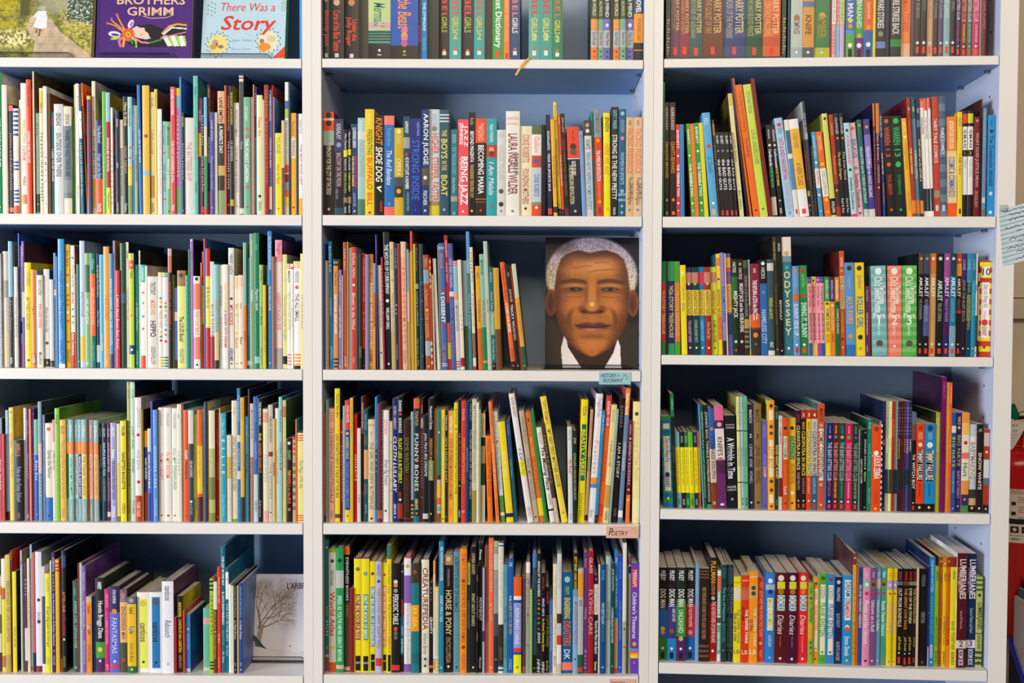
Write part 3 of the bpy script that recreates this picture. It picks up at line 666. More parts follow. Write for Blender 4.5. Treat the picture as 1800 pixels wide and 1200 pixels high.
ROWS['M0'] = '''
@ 555 0 6
48 -400 1c1a1a | *39 c9a078 | B49-86 f04a28 Bloody Jack | ~93-97 d8d4d0
145 -400 1e1b1a | *41 d0b090 | B49-91 f04a28 Curse of the Blue Tattoo | ~93-97 d8d4d0
300 -400 1e1c1b | *41 c88850 | u58-80 f04a28 Under the | d56-85 f04a28 Jolly Roger | ~93-97 d8d4d0
455 -380 2c2618/c8b898
556 -420 1f1b16/6a5a40 | =0-70 c4d48c | I42-66 3a8a78 Mermaid | =62-68 d8a8b0 | =70-83 4a9a80 | #71-82 4 24302c | *90 f0f0ec | ~94-95 e8e8e4
790 -420 1f1c18/8a1c2c | =0-85 2a58b4 | I38-68 f09830 the Beast | *70 e07890 | *75 f0a038 | *78 e08098 | *83 c86088 | *91 c8b840 | ~94-95 c8b840
1082 -300 1a0f14 | =60-80 6a1a2a
1115 -380 1c7ac0 | 40-70 dff THE SYMPHONY | 76-90 6bd ORCHESTRA
1175 -390 1a2420/2a3a40
1300 -395 1f1c1c | 20-56 e8503c REBEL | 55-71 bbc048 GIRLS | *89 e8704c | ~90-94 e8dcc8
1410 -395 4aa498 | 20-56 e8503c REBEL | 55-70 e8c838 GIRLS | h74 d8d060 2 | *88 e86850 | ~90-94 f0e8e0
1535 -395 1f2430 | 20-56 e8503c REBEL | 55-71 bbc048 GIRLS | *89 e8704c | ~90-94 e8dcc8
1668 -395 3aa49c | 20-56 e8503c REBEL | 55-71 e8c838 GIRLS | h75 d8d060 2 | *89 e86850 | ~90-94 f0e8e0
@ 840 0 6
72 -100 241f1c
145 -380 3a9a48/2a7a38 | 22-86 fff Pocket Dictionary | ~89-97 e85028
272 -390 f08038 | 30-80 fb8 PRESIDENT PIRATE FOXES | ~92-98 d83828
335 -400 1c4a78 | 20-56 f08088 REBEL | 56-72 f0e8e0 GIRLS | *88 e87088 | ~90-94 f0e8e0
446 .
535 -400 4aa898 | 20-55 d83848 REBEL | 56-71 ecd860 GIRLS | *75 9cc8b8 | h75 e8d860 2 | *87 e85850 | ~89-94 f0e8e0
655 -400 3aa090 | 20-55 d83848 REBEL | 56-71 ecd860 GIRLS | *75 9cc8b8 | h75 e8d860 2 | *87 e85850 | ~89-94 f0e8e0
782 -400 18805a | 20-57 e86838 REBEL | 58-73 f0d040 GIRLS | *77 5aa888 | h77 d8e060 2 | *89 e8803c | ~91-95 f0e8e0
893 .
1190 -420 1f4a34 | 20-55 f0d8a0 THE MAGIC & WORLD | =58-69 f08a30 | #59-68 5 f4b050 | =69-86 b8bcbc | 71-84 556 Eve of Wonder | =86-100 f08030 | *90 833 | *95 c53
1262 -420 264a3a | 20-55 d8c888 THE END & ALWAYS | =58-69 78b090 | =69-86 b4bab8 | 71-84 556 Summer Story | =86-100 70b090 | *90 354 | *95 354
1326 -420 264238 | 20-56 f0f0e0 MAPLE & MIND | =58-69 7a70c0 | *64 e8e4f0 | =69-86 b4b8c0 | 71-84 556 Winter Rhyme | =86-100 7068b8 | *90 335 | *95 335
1395 -300 1c201e
1424 -420 1f4a34 | 20-55 f0d8a0 THE MAGIC & WORLD | =58-69 f08a30 | #59-68 5 f4b050 | =69-86 b8bcbc | 71-84 556 Eve of Wonder | =86-100 f08030 | *90 833 | *95 c53
1495 -420 264a3a | 20-55 d8c888 THE END & ALWAYS | =58-69 78b090 | =69-86 b4bab8 | 71-84 556 Summer Story | =86-100 70b090 | *90 354 | *95 354
1560 -420 264238 | 20-56 f0f0e0 MAPLE & MIND | =58-69 7a70c0 | *64 e8e4f0 | =69-86 b4b8c0 | 71-84 556 Winter Rhyme | =86-100 7068b8 | *90 335 | *95 335
1645 -400 2c4468 | 30-51 fff A NOVEL | =52-89 f09828 | 56-80 843 THE INCREDIBLE JOURNEY | =81-88 201814 | =89-100 1c1a18
1745 .
'''
ROWS['M1'] = '''
@ 560 180 5.714
26 97 2a2722/a01c1c | =0-18 f0501c | =6-8 f4dcc0 | *3 222 | *11 222 | =18-32 a0c0a8 | 30-80 e8dcc0 SYMPHONY FOR THE CITY OF THE DEAD | *94 f0d0a0
158 165 241f28/14384a | =0-34 3a3450 | 5-21 ccd KARALAY | *27 99c | 35-70 caa BALCONY ON THE MOON | d72-83 a99 COMING OF AGE | =92-100 1a4a5a
252 270 17171a | 5-24 ddd Mary Chapman | =24-32 e8dc28 | 34-48 dcc MEANING OF WHY | 50-74 9c3 SERENA WILLIAMS | =79-85 8a7a60 | 90-97 ddd Rebel Girls
290 268 17171a | 3-22 ddd Mary Chapman | =23-30 f0e428 | 32-48 ddd LITTLE LEADERS | 50-72 fe3 STEPH CURRY | =78-86 a08a70 | 88-97 ddd Rebel Girls
327 215 25406c | 4-26 fff CLAYBORNE CARSON | u33-70 e23 MARTIN LUTHER KING | d35-68 eda THE PEACEFUL WARRIOR | 75-90 aac CANDLEWICK PRESS | *95 fc4
395 155 a4ccc8 | 3-14 def Pratchett | =14-22 d8dcd0 | 23-60 b8b8a8 THE BIG LITTLE THINGS | =83-100 4a7a60
468 68 f5d01c | 4-14 fe8 Steven Fleming | 19-43 774 PRESENTING | 45-91 e8601c BUFFALO BILL | *97 842
560 128 15130f/c8503c | I2-29 f08a1c KNIGHT | I31-66 fff SHOE DOG | I69-83 fff v | u85-96 f04820 YOUNG READERS
658 133 2a70b4/1a3a5c | =0-9 f87a70 | 12-30 6ad Theodore Boone | i34-69 fff The Red Bandana | *88 5ad | =91-100 f46a68
762 255 d4b010/3a3008 | *4 fe8 | i8-18 ed8 Dirk | i34-54 fec OPERA | =56-66 4a4848 | =66-79 3a2c10 | *72 e0b050 | 82-92 ec6 Scholastic
@ 700 180 5.714
52 140 184a58 | 5-17 eef RAPPAPORT | =21-32 a0a0a4 | *38 d23 | 41-73 fff 42 IS NOT JUST A NUMBER | u76-95 8bb CANDLEWICK PRESS
118 160 1c2a78/14225a | u4-18 8ae ANDREW MARANISS | B22-84 3a6ac0 STRONG INSIDE | 93-95 aac PHILOMEL
233 70 183c74 | B4-52 f4f4f4 AARON JUDGE | =55-71 5a5040 | *64 ececec | 76-90 dde FISCHER | *95 cce
308 70 ccdadc/d8dcd8 | 4-15 abc Jennifer Hilt | *18 988 | B22-86 e85a40 HIGHER, STEEPER, FASTER | =86-90 a08a50 | =90-100 d8c828
415 75 2f5468 | #4-13 3 c8d8dc | 19-25 ed6 THE | B27-46 f0e050 BOYS | 48-57 dc5 IN THE | B61-81 f0e050 BOAT | *94 abc
510 85 2a4a5c
515 270 2a7a84 | 6-16 acc BOOTH | 20-53 7bc THE TREASURE CHEST | 55-73 9cc Adrian Hamilton | =77-83 a0a494 | 95-98 cee OTB
597 170 f0505a/d84850 | u7-28 fff JAZZ | d4-26 fff JENNINGS | B38-88 fff BEING JAZZ | d38-85 fbb MY LIFE AS A TRANSGENDER TEEN | *95 fcc
705 100 1a1814/d8d0c0 | i5-12 bba Kuklin | 18-48 fff BEYOND MAGENTA | 50-82 cb6 TRANSGENDER TEENS SPEAK OUT | *95 fc4
775 160 2a2018 | =0-25 f0501c | 5-23 fba MANZANO | 27-77 fff BECOMING MARIA | =82-83 8a8a40 | =85-86 c03020 | *94 c33
@ 840 180 5.714
85 160 2aa4ac/1a7078 | 6-24 dff MALALA YOUSAFZAI | =27-40 b8482c | *32 e0a880 | *36 8a2030 | i44-78 fff I Am Malala | *90 a63
187 275 dcdad4 | *6 ccc | 17-58 ccb HARDER TO SURE | *71 555 | *86 333 | *94 999
278 88 f0ece0 | =3-12 f0e8dc | h7 d99 HAITH | h12 d99 STOWELL | B21-79 8a2a3a LAURA INGALLS WILDER | u40-60 755 THE WORLD OF | *95 786
418 238 f2e6c0 | 9-40 c65 COKIE ROBERTS | 47-86 b55 FOUNDING MOTHERS | *91 222
540 230 c8d0d8 | =0-10 5a6a48 | =10-33 f0ece4 | 12-30 e99 Gallant | =33-46 d04828 | *39 2a68b0 | 53-78 78b COKIE ROBERTS | =84-87 7a9a50 | =87-100 e04c1c | *90 fff
635 225 14181c
705 122 1f1d44/3a78b0 L-45 | 16-35 fff SCHOLASTIC | 38-75 eef YEAR IN SPORTS 2018 | =92-98 e03848
762 172 f4b82c L-40 | 37-70 a73 THE HISTORY BOOK | =90-96 332
812 -5 f6d440 L-60 | 3-18 975 SINCLAIR HOOD | 32-65 875 HUNDREDS OF WHERE AMERICAN HEROES | 88-93 875 DUTTON | =93-100 1a2040 | *96 e84
@ 980 180 5.714
42 115 e8582c L-50 | 4-10 fca PINKNEY | 40-70 fdc STARS IN THE SHADOWS | =93-100 221 | *96 e84
75 112 241c18 L-55 | i4-18 dcc Just a Joe | =25-36 5a2020 | 38-80 763 MUHAMMAD THE GREATEST | =92-100 6a2028
120 245 17203a/12182a L-35 | =0-35 e8481c | 5-16 a22 BEN THOMPSON | *22 332 | *28 555 | =35-36 ddd | B38-54 fff GUTS GLORY | d42-86 ed9 THE AMERICAN REVOLUTION | *94 cb8
248 285 7aa4d4/a8b8d0 L-40 | 5-25 59c MARGARITA | 40-54 c6a BLUE
290 180 dcdcd8/a8a8a8 L-35 | =0-16 4a3a34 | *5 ba8 | *11 eee | 20-30 443 SCHATZ | 33-93 3898cc RISING ABOVE: INSPIRING WOMEN IN SPORTS | 96-98 444 PHILOMEL
365 90 1a807c L-40 | =24-34 1a6a40 | =40-46 c03030
388 70 d8402c L-35 | =0-26 8896a0 | 3-22 667 THOMAS B ALLEN | *29 f90 | 38-67 fee THE AMERICAN REVOLUTION | 68-85 f93 GEORGE WASHINGTON | *86 f90 | 91-97 833 HARPER
465 105 f2e618/d8cc20 L-15 | 4-18 442 JENSEN | I29-59 f0a018 HERE WE ARE | I90-95 f0c018 v
533 45 221f1c | 3-20 7cd KATE T. PARKER | B25-84 f4f0ec STRONG IS THE NEW PRETTY | 91-98 ddd WORKMAN
607 68 1f5c80 | *4 9cc | 10-22 8bc IGNOTOFSKY | *27 d88 | 40-70 9cd WOMEN IN SPORTS | *76 9bc | #78-88 2 7ab | *90 9cc | *96 9cc
683 150 e0b888 | 3-8 543 BOLDEN | B11-57 f07848 FACING FREDERICK | i60-88 643 Frederick Douglass | u66-82 864 THE LIFE OF | *93 68a
772 150 e2ba8c | 3-8 543 BOLDEN | B11-57 f07848 FACING FREDERICK | i60-88 643 Frederick Douglass | u66-82 864 THE LIFE OF | *93 68a
858 .
'''
ROWS['M2'] = '''
@ 560 390 4.283
26 160 2a62b0
42 290 f0d8d0 | 60-90 caa THE HONEY BEE
60 292 e8cc60 | #2-10 3 d8b040 | #92-98 2 d8b040
86 145 1f86cc/4a6a54 L-15 | 4-24 fff Barbara Rub | 44-58 9df VINCENT | 82-92 9df SIMON
113 280 e8923c | =0-6 222a30 | =2-4 4ab | 11-24 a63 Peter Rose | 32-68 fff NATIONAL RENEGADES | #90-100 3 222a30
148 360 8a86d8/4a6a7a | 8-22 ccf JENNI | 36-68 eef LADY OF LETTERS | *97 fff
175 400 c8b890
190 152 c44a24/8a4a2a L-18 | 5-22 fda TONI HILL | 30-75 b63 A SPLASH OF RED | 90-98 eca KNOPF
215 150 c8983c
225 195 c8d4e4
248 188 d83a24/8aa8cc | 5-25 fdc DYLAN • MUTH | *31 fff | I37-67 fcb Blowin' in the Wind | 90-95 f98 STERLING
284 237 1c3a34/a8c040
305 240 2a2a24 | =80-90 5a5a30
325 237 d8301c/c8b8b0 | 4-20 fbb MISTY COPELAND | 20-42 f99 CHRISTOPHER MYERS | i50-65 fee Firebird | =82-100 2a1a1a | *97 e84
352 245 8a8ab8
378 242 c48a34/a87a2c | 4-12 874 FANNIE | *17 a52 | B25-83 ece0c0 FANNIE NEVER FLINCHED | 87-93 864 ABRAMS | *96 fd6
412 310 e89a38 | =0-28 7aa0b8 | =28-60 c86a20
440 95 3038a0/5a3a3a L-30 | 4-14 99e DAVE & THE | 40-55 77d BILLY
458 325 e0d8b4 L-18 | 33-60 998 THE NEW OTHER BOOKS | *84 555
488 265 a02848 L-20 | 10-50 e9a DREAM TO DRUM
503 75 16211f/1a1c1c L-22 | B9-45 f0f0ec THE WOLVES OF CURRUMPAW | *50 fff | 55-71 fff WILLIAM GRILL | *96 eee
553 150 e2c498 L-20 | 5-22 a97 CARMEN AGRA DEEDY | *30 89a | 40-70 b97 THE BOY WHO GREW FLOWERS | =70-100 c8a060
582 160 26303c/8aa8bc L-18 | 4-20 89a LITA JUDGE | i48-56 dde Red | 80-92 88a HOUGHTON
608 162 a02818 L-18
632 148 e8b090 L-18 | =0-12 d8c8a8 | 20-80 e87a5c SONIA SOTOMAYOR | 85-95 c65 ALADDIN
672 205 88b4cc L-15 | =35-60 d8c8b8 | =60-100 b0b848
692 228 e8a050 L-15 | =60-90 f0b880
705 70 d8a030/c8402c L-18 | =0-14 d84838
722 165 dcd024 L-15
740 160 1c2420 L-15 | 4-22 c78 Doris Grant | =32-36 8a8 | i38-65 cde Looking at LINCOLN | 75-88 98a Nikki Grimes | *90 e74 | 92-97 99a Henry Holt
762 165 8ab0c8 L-12 | =0-6 d8583a | 20-60 467 CLARA
@ 740 390 4.286
-10 165 1c3c44 L-15 | 30-90 5aa HELLO
38 248 b04c28/8a4428 L-25 | 3-10 d97 PINBORO | =13-25 8aa0a8 | 30-44 d97 Fair Rosamond | *48 fb4 | 50-72 e97 THE LADDER | =75-88 a0b0b4 | *97 fc4
80 270 d83a28 L-20 | #2-30 5 f0c050 | #75-98 4 f0d8c8
95 395 e0d4b0 L-25
120 275 e8e8e0 L-40
145 172 8a8a60 L-25
160 160 4a6aa8 L-30 | #3-5 2 ccd | 8-20 d88 Stone | *37 c34 | B39-63 fff I DISSENT | *65 c34 | 80-95 b77 SIMON | #95-98 2 ccd
205 100 b82420/2a1c18 L-35 | 4-16 fbb MARGUERITE | 20-35 f99 ANNE FIRST | =50-65 1a2a50 | =65-80 c85020 | =80-92 d0b030
232 162 4a5c98/2a3458 L-32 | 12-35 bbd DEAR BABY DARLINGS | =38-42 d8c8d8 | 45-90 77b WE CAME TO AMERICA
270 290 c0ccc4 L-32 | #0-6 3 d83848 | =6-30 8ac0c0 | =30-36 e8a050 | 40-65 c85 IMAGINATION | =65-90 e0c8b8 | #92-99 3 d83848
302 285 ece0cc L-30 | 50-64 e9a LIFE | =89-97 8a2030
330 290 d8d0b8 L-25 | =0-60 88a8b0 | =60-100 3a5a44
365 72 5a9ad0/3a7090 L-30 | =20-34 7ab0c0 | =30-100 3a7a80 | 45-70 9cc MARTI'S SONG
395 190 e8dcc0/c84c1c L-32 | 4-28 533 VIVE LA RITH | 38-64 e75 A CREATIVE LIFE | =70-90 8a6848 | *92 fff | =97-100 c03020
418 365 181818 L-25 | 20-40 aaa WANGARI
435 332 f0ac18 L-30 | 6-12 963 ARONI | 32-54 964 The Storytelling Princess | =60-100 d86818
470 242 8ac0a8/1a7a48 L-35 | 5-18 464 MORALES | 40-62 d8304c VIVA FRIDA | =63-100 178048 | =92-94 c8a030
505 145 b8c8b8/a0b4ac L-40 | i45-55 566 Julia Child | *96 678
535 338 1f6a6c L-28 | 5-15 acb Monica Brown | 24-42 acb Morris Tobin | =43-66 8aa870 | i45-65 ddc Maya Angelou | 70-90 acb Maya Forever Zone | =93-100 221 | *96 e84
568 345 d8a030 L-28 | =60-100 6a4a24
610 .
685 302 f06a28/c8b8c0 L-95 | 4-35 a32 Christine Ann Parker | 38-65 fff A POEM FOR PETER | 80-90 a43 VIKING | =92-100 281818 | *96 e84
718 315 241a18 L-90 | 8-12 aaa STEPTOE | 24-36 cba JOHN OLIVER | 38-60 eee TRICKY VIC | 60-72 cba GREG PIZZOLI | *96 e84
752 330 e8603c L-88 | 0-2 aaa v
768 315 d8c8a0/3a6a3a L-90 | =0-32 c8d0b0 | =32-78 d8a83c | 36-65 e86a2c THE QUILTS OF GEE'S BEND | =78-100 2a5a38 | *96 e84
800 .
'''
ROWS['M3'] = '''
@ 560 665 4.283
22 262 ee5a24 | 4-35 c43 Tim Tingle Susan Guevara | 40-65 fff A POEM FOR PETER | 86-92 a32 VIKING | =94-100 221 | *97 e84
52 160 8ab4bc
78 225 f2b080 | 3-12 c86 RUTH REEF | i17-83 744 FLORENCE NIGHTINGALE | 90-97 c86 EERDMANS
122 75 f2d81c/3a4a30 | 4-22 a82 Elizabeth Haley Moss | 34-82 763 LIKE WHAT'S NEW A TALE OF THE SEA | =94-97 553
162 312 b82430 | *12 fff | 25-80 fbb BIG MACHINES THE STORY
184 205 9ab8c4 | 50-80 79a WINDOWS
200 165 234a9c | =0-24 e04028 | 4-18 fcc JONAH WINTER | *27 fc4 | 30-48 cd8 BARBED COLD | 50-88 89c THE STORY OF ROBERT FROST | =90-100 f0d020 | *95 432
238 145 e0b418/2a3a80 | 8-28 975 Joanna Frank
262 272 cc2428/a82028 | 4-30 a11 ROBERTO | B37-62 e8d0a0 HENREITZ
292 375 d8d8d0 | =0-15 e8dcc8 | 70-80 aaa THE HUMMINGBIRD
318 135 5a2a24/8a3428 | 5-30 eba ROSENSTOCK BRANTLEY | =30-75 2a1c1a | =80-100 1a2a24
343 232 14505c | 4-18 5ac DEBORAH HOPKINSON | =24-32 4a5a50 | =36-62 e8a868 | =66-76 4a5a5a | 84-92 7ab ABRAMS | *93 c33
372 308 e0d0a8 | =5-6 b09a60 | 12-16 99b Jessica Day | i22-88 765 THE GIRL WHO DREW BUTTERFLIES | *94 ec4 | *97 432
425 138 2a86c0/1a5a90 | =40-90 1a5070 | 35-60 8ce ONE DAY
445 190 7a2a44 | =90-97 c06030
470 195 1a1818/6a5838 | 5-30 d8c8a8 LANDMARKS | 36-82 d8c0a0 ARE LANGUAGE BREAK | =90-97 b86030
475 238 f2ede8/d8ccc4 | 8-22 e89 DOROTHY BROWN | i44-67 446 Dream Big Dreams | *90 432
530 322 d4cc98 | 20-70 b9a870 PILLAR
557 150 1f246c/8a3040 | 6-25 ccd NOVESKY / ARSENAULT | I30-75 eaeaf8 CLOTH LULLABY | 85-94 dde ABRAMS | *96 cce
595 135 14161a/2a2018 | 3-12 eee SHANGE | *14 e33 | 17-29 eee RODRIGUEZ | B33-69 ece81c FLOAT LIKE A BUTTERFLY | 76-80 e43 FLOAT | *82 ddd | =85-97 a02a20
635 310 3a1c18/5a2a20 | 17-52 6a7a38 SOME WRITER! | 54-90 5a3a28 THE STORY OF E B WHITE | =96-97 7a3a28
693 250 8ab0bc/1a2c30 | =80-100 222a2a | #84-98 4 c8a060
715 150 1a3038 | =0-8 d86030 | 10-22 d8a860 TONATIUH | B28-75 e8e0d4 FUNNY BONES | *50 d8885c | 81-90 ec6 ABRAMS | *93 eca030 | =95-100 1a6a78
760 160 4a1a1c | 20-70 b65 ESQUIVEL
@ 740 665 4.283
-5 150 5a1c1c | 5-12 caa TONATIUH | =16-24 c8a890 | 28-72 d8b8a8 SEPARATE IS NEVER EQUAL | *80 cba
14 275 1a1a1e/2a3a4a | i17-57 eee John Muir's BIG DREAMS | =92-97 c8ccd0
55 150 141316/1c2028 | 6-25 ddd Weatherford Christie | 32-50 e8883c FREEDOM IN | =50-66 5a8a70 | 50-66 f0c040 CONGO SQUARE | *93 dc4
95 232 9a7a58 | 40-70 765 LITTLE ILLIANA | =80-100 7a6a58
122 235 d8b890 | =0-40 1a7a68 | *20 e8e0d0 | =40-58 187858 | =58-62 4a2a1c | =66-78 f0c030 | =78-84 e06030 | =86-90 6ab0b0 | =92-100 8a4a28
148 235 f4d830 | 8-25 c97 EVAN TURK | 38-80 fec Heart of a Storyteller | *97 332
180 240 1c2434/8a2a24 | 4-18 ddd TRISHA FOR | 24-64 eec INTO A FEARLESS GIANT | *95 ccc
200 242 f0a830/2a6a58 | 5-20 fec KRYSTYNA MEES | 25-80 a63 VOICE OF FREEDOM FANNIE LOU HAMER | 88-94 c85 CANDLEWICK
248 182 e0d828 | 5-18 998830 SHAW KUANG | *22 c54 | 25-76 998830 THE PRAIRIE BOYS Sings House and Paints | *75 c54
277 160 1a1018/c83040 | *28 e43 | *30 4a8 | 32-66 c33 HEY BULLDOG HELLO JAZZ | *70 4c8 | 90-96 ccc HOLT
302 170 dc3c24/b83028 | 6-16 f9a WALKER | 30-68 f93 SWEET DREAMS IN JAZZ | 90-92 fcc LEE
336 175 1a3a74 | 38-58 69c BAREFOOT BOOKS
360 160 0f5464 | 3-17 cee WINTER & BLITT | B24-81 f0f0ec YOU NEVER HEARD OF CASEY STENGEL?! | *93 9cc | *96 9cc
384 155 d8c8a0/e8e4d8 | 5-40 998 MATTHEW GOLLUB | 24-68 a97 TEN OH TEN HOLLY POLLYROLL | =74-100 a8902c | *93 4ad | *96 4ad
418 180 ece6d8/e0d8c8 | 30-60 bba HAIKU
435 230 8aa878/4a6a50
450 262 1c2620 | =0-22 d0b898 | 4-20 665 A New Animal Poems | =30-46 b08858 | =46-66 2a3a20 | =66-100 e0c0a0
502 430 f07818 L-20 | 5-70 c52 TALL AND THE TREES
565 175 f4813c/e07838 L-75 | 5-20 c63 SILVERSTEIN | 35-70 fca POEMS IN THE ATTIC | 80-95 c63 LEE & LOW
600 248 d8e4e4/e8ece8 L-65 | 5-25 8aa J Patrick | *27 c43 | 28-70 8a9 A White Butter Poems Culture | =76-100 4a9a38 | *88 e63 | =91-94 e8e0d0
645 325 f4d824/c8b420 L-70 | 30-55 fe9 BOOK TREE | =91-95 222050
698 320 1f5c6c/245058 L-65 | =0-35 1a4a88 | 4-14 68a ROALD | 38-55 6ab Dahl's Poems
730 .
@ 900 665 4.1379
115 110 eee8e6/d8d0cc L-145 | 3-18 998 BUNIS ADVENT | i42-52 333 A SLAP | =52-64 f0e828 | i53-63 885 Black Magic | 88-95 bbb BRYAN
158 235 c8b098/d8c8b8 L-115 | 5-30 987 WEDNESDAY | 42-80 a87 AND MY FAITHFUL | *95 432
198 245 d8782c/b86a28 L-110 | 5-70 c86428 MARY HAD A LITTLE | 22-40 f0b838 TALL TALES | =78-94 f0d820
240 232 1c8a44 L-110 | 20-60 2a5 GREEN
278 355 f0e8dc/d8d0c8 L-110 | i5-18 888 Silverstein | I20-66 222 The Missing Piece | 70-82 bba HARPER | =86-88 332
318 325 4a3828 L-115 | =75-100 d0b8a0 | 12-60 986 POEMS TO BRING
362 130 f4dc48/1a1a1c L-165 | 3-22 b95 TERRY FREEMAN | 26-72 775 MY VERY FIRST MOTHER GOOSE | *92 c84
408 .
410 350 dce0dc/a8b048 L-12 | 4-14 aab KATIE | B34-49 e03030 Hi, Koo! | 90-97 aab SCHOLASTIC
443 378 183028 L-8 | 8-14 cc8 JONI | 24-75 aa8 HUMMINGBIRD A PENGUIN AND OTHER SECRETS
475 152 f4e414/c87820 L25 | 5-13 775 YOON | %20-66 137048 | 24-62 f4e850 BEASTLY VERSE | 76-95 ba3 Enchanted Lion Books
525 225 c89a70/8a6a50 L40 | 10-35 a86 OLIVER AND THE BEAR | =42-54 6a7a50 | 43-53 cc9 JUDGES | =93-98 221
548 110 f2eceb/e8d8d8 L60 | 3-18 c9c Douglas Florian | 36-62 f9aab8 Poetrees | =65-72 f0a030 | =70-73 5a8ac0 | 90-96 aaa Simon
598 235 2590c4 L55 | 4-20 bdf Roger & Mims | i42-65 7cf The Echo Echo | =93-100 221 | *96 e84
620 125 ec641c/f0c880 L65 | =0-25 d83038 | 4-24 fec ALEXANDER + HOLMES | 43-68 c42 OUT OF WONDER | =85-95 d04818
658 190 ecdc9c L60 | i4-15 a97 Silverstein | i30-52 c64 A Giraffe and a Half | =68-87 c8a048 | 90-98 875 HARPER
702 222 8ab4b8 L55 | *24 c64 | 30-75 d8a060 A STARS TALE | *72 c43
722 140 1c1414 L55 | 6-24 766 BARBARA | 36-64 dcb I AM A STORY | 88-95 755 HARPER
768 68 6a8ab4/c85070 L55 | =0-20 f09028 | 4-20 fff Paschen / Raccah | 40-61 dde MATISSE'S GARDEN | =91-96 f0f0f0
822 310 6a1c38 L25 | i3-13 dbb winter | *17 fc4 | 20-62 e8c8b0 HENRI'S SCISSORS | *67 fc4 | =72-100 f07c28 | *77 fc8
872 168 f2e094/c85a48 L15 | *10 443 | i16-65 e8c070 A Gathering of Wee Poems | =80-96 f0e8a8
925 .
'''
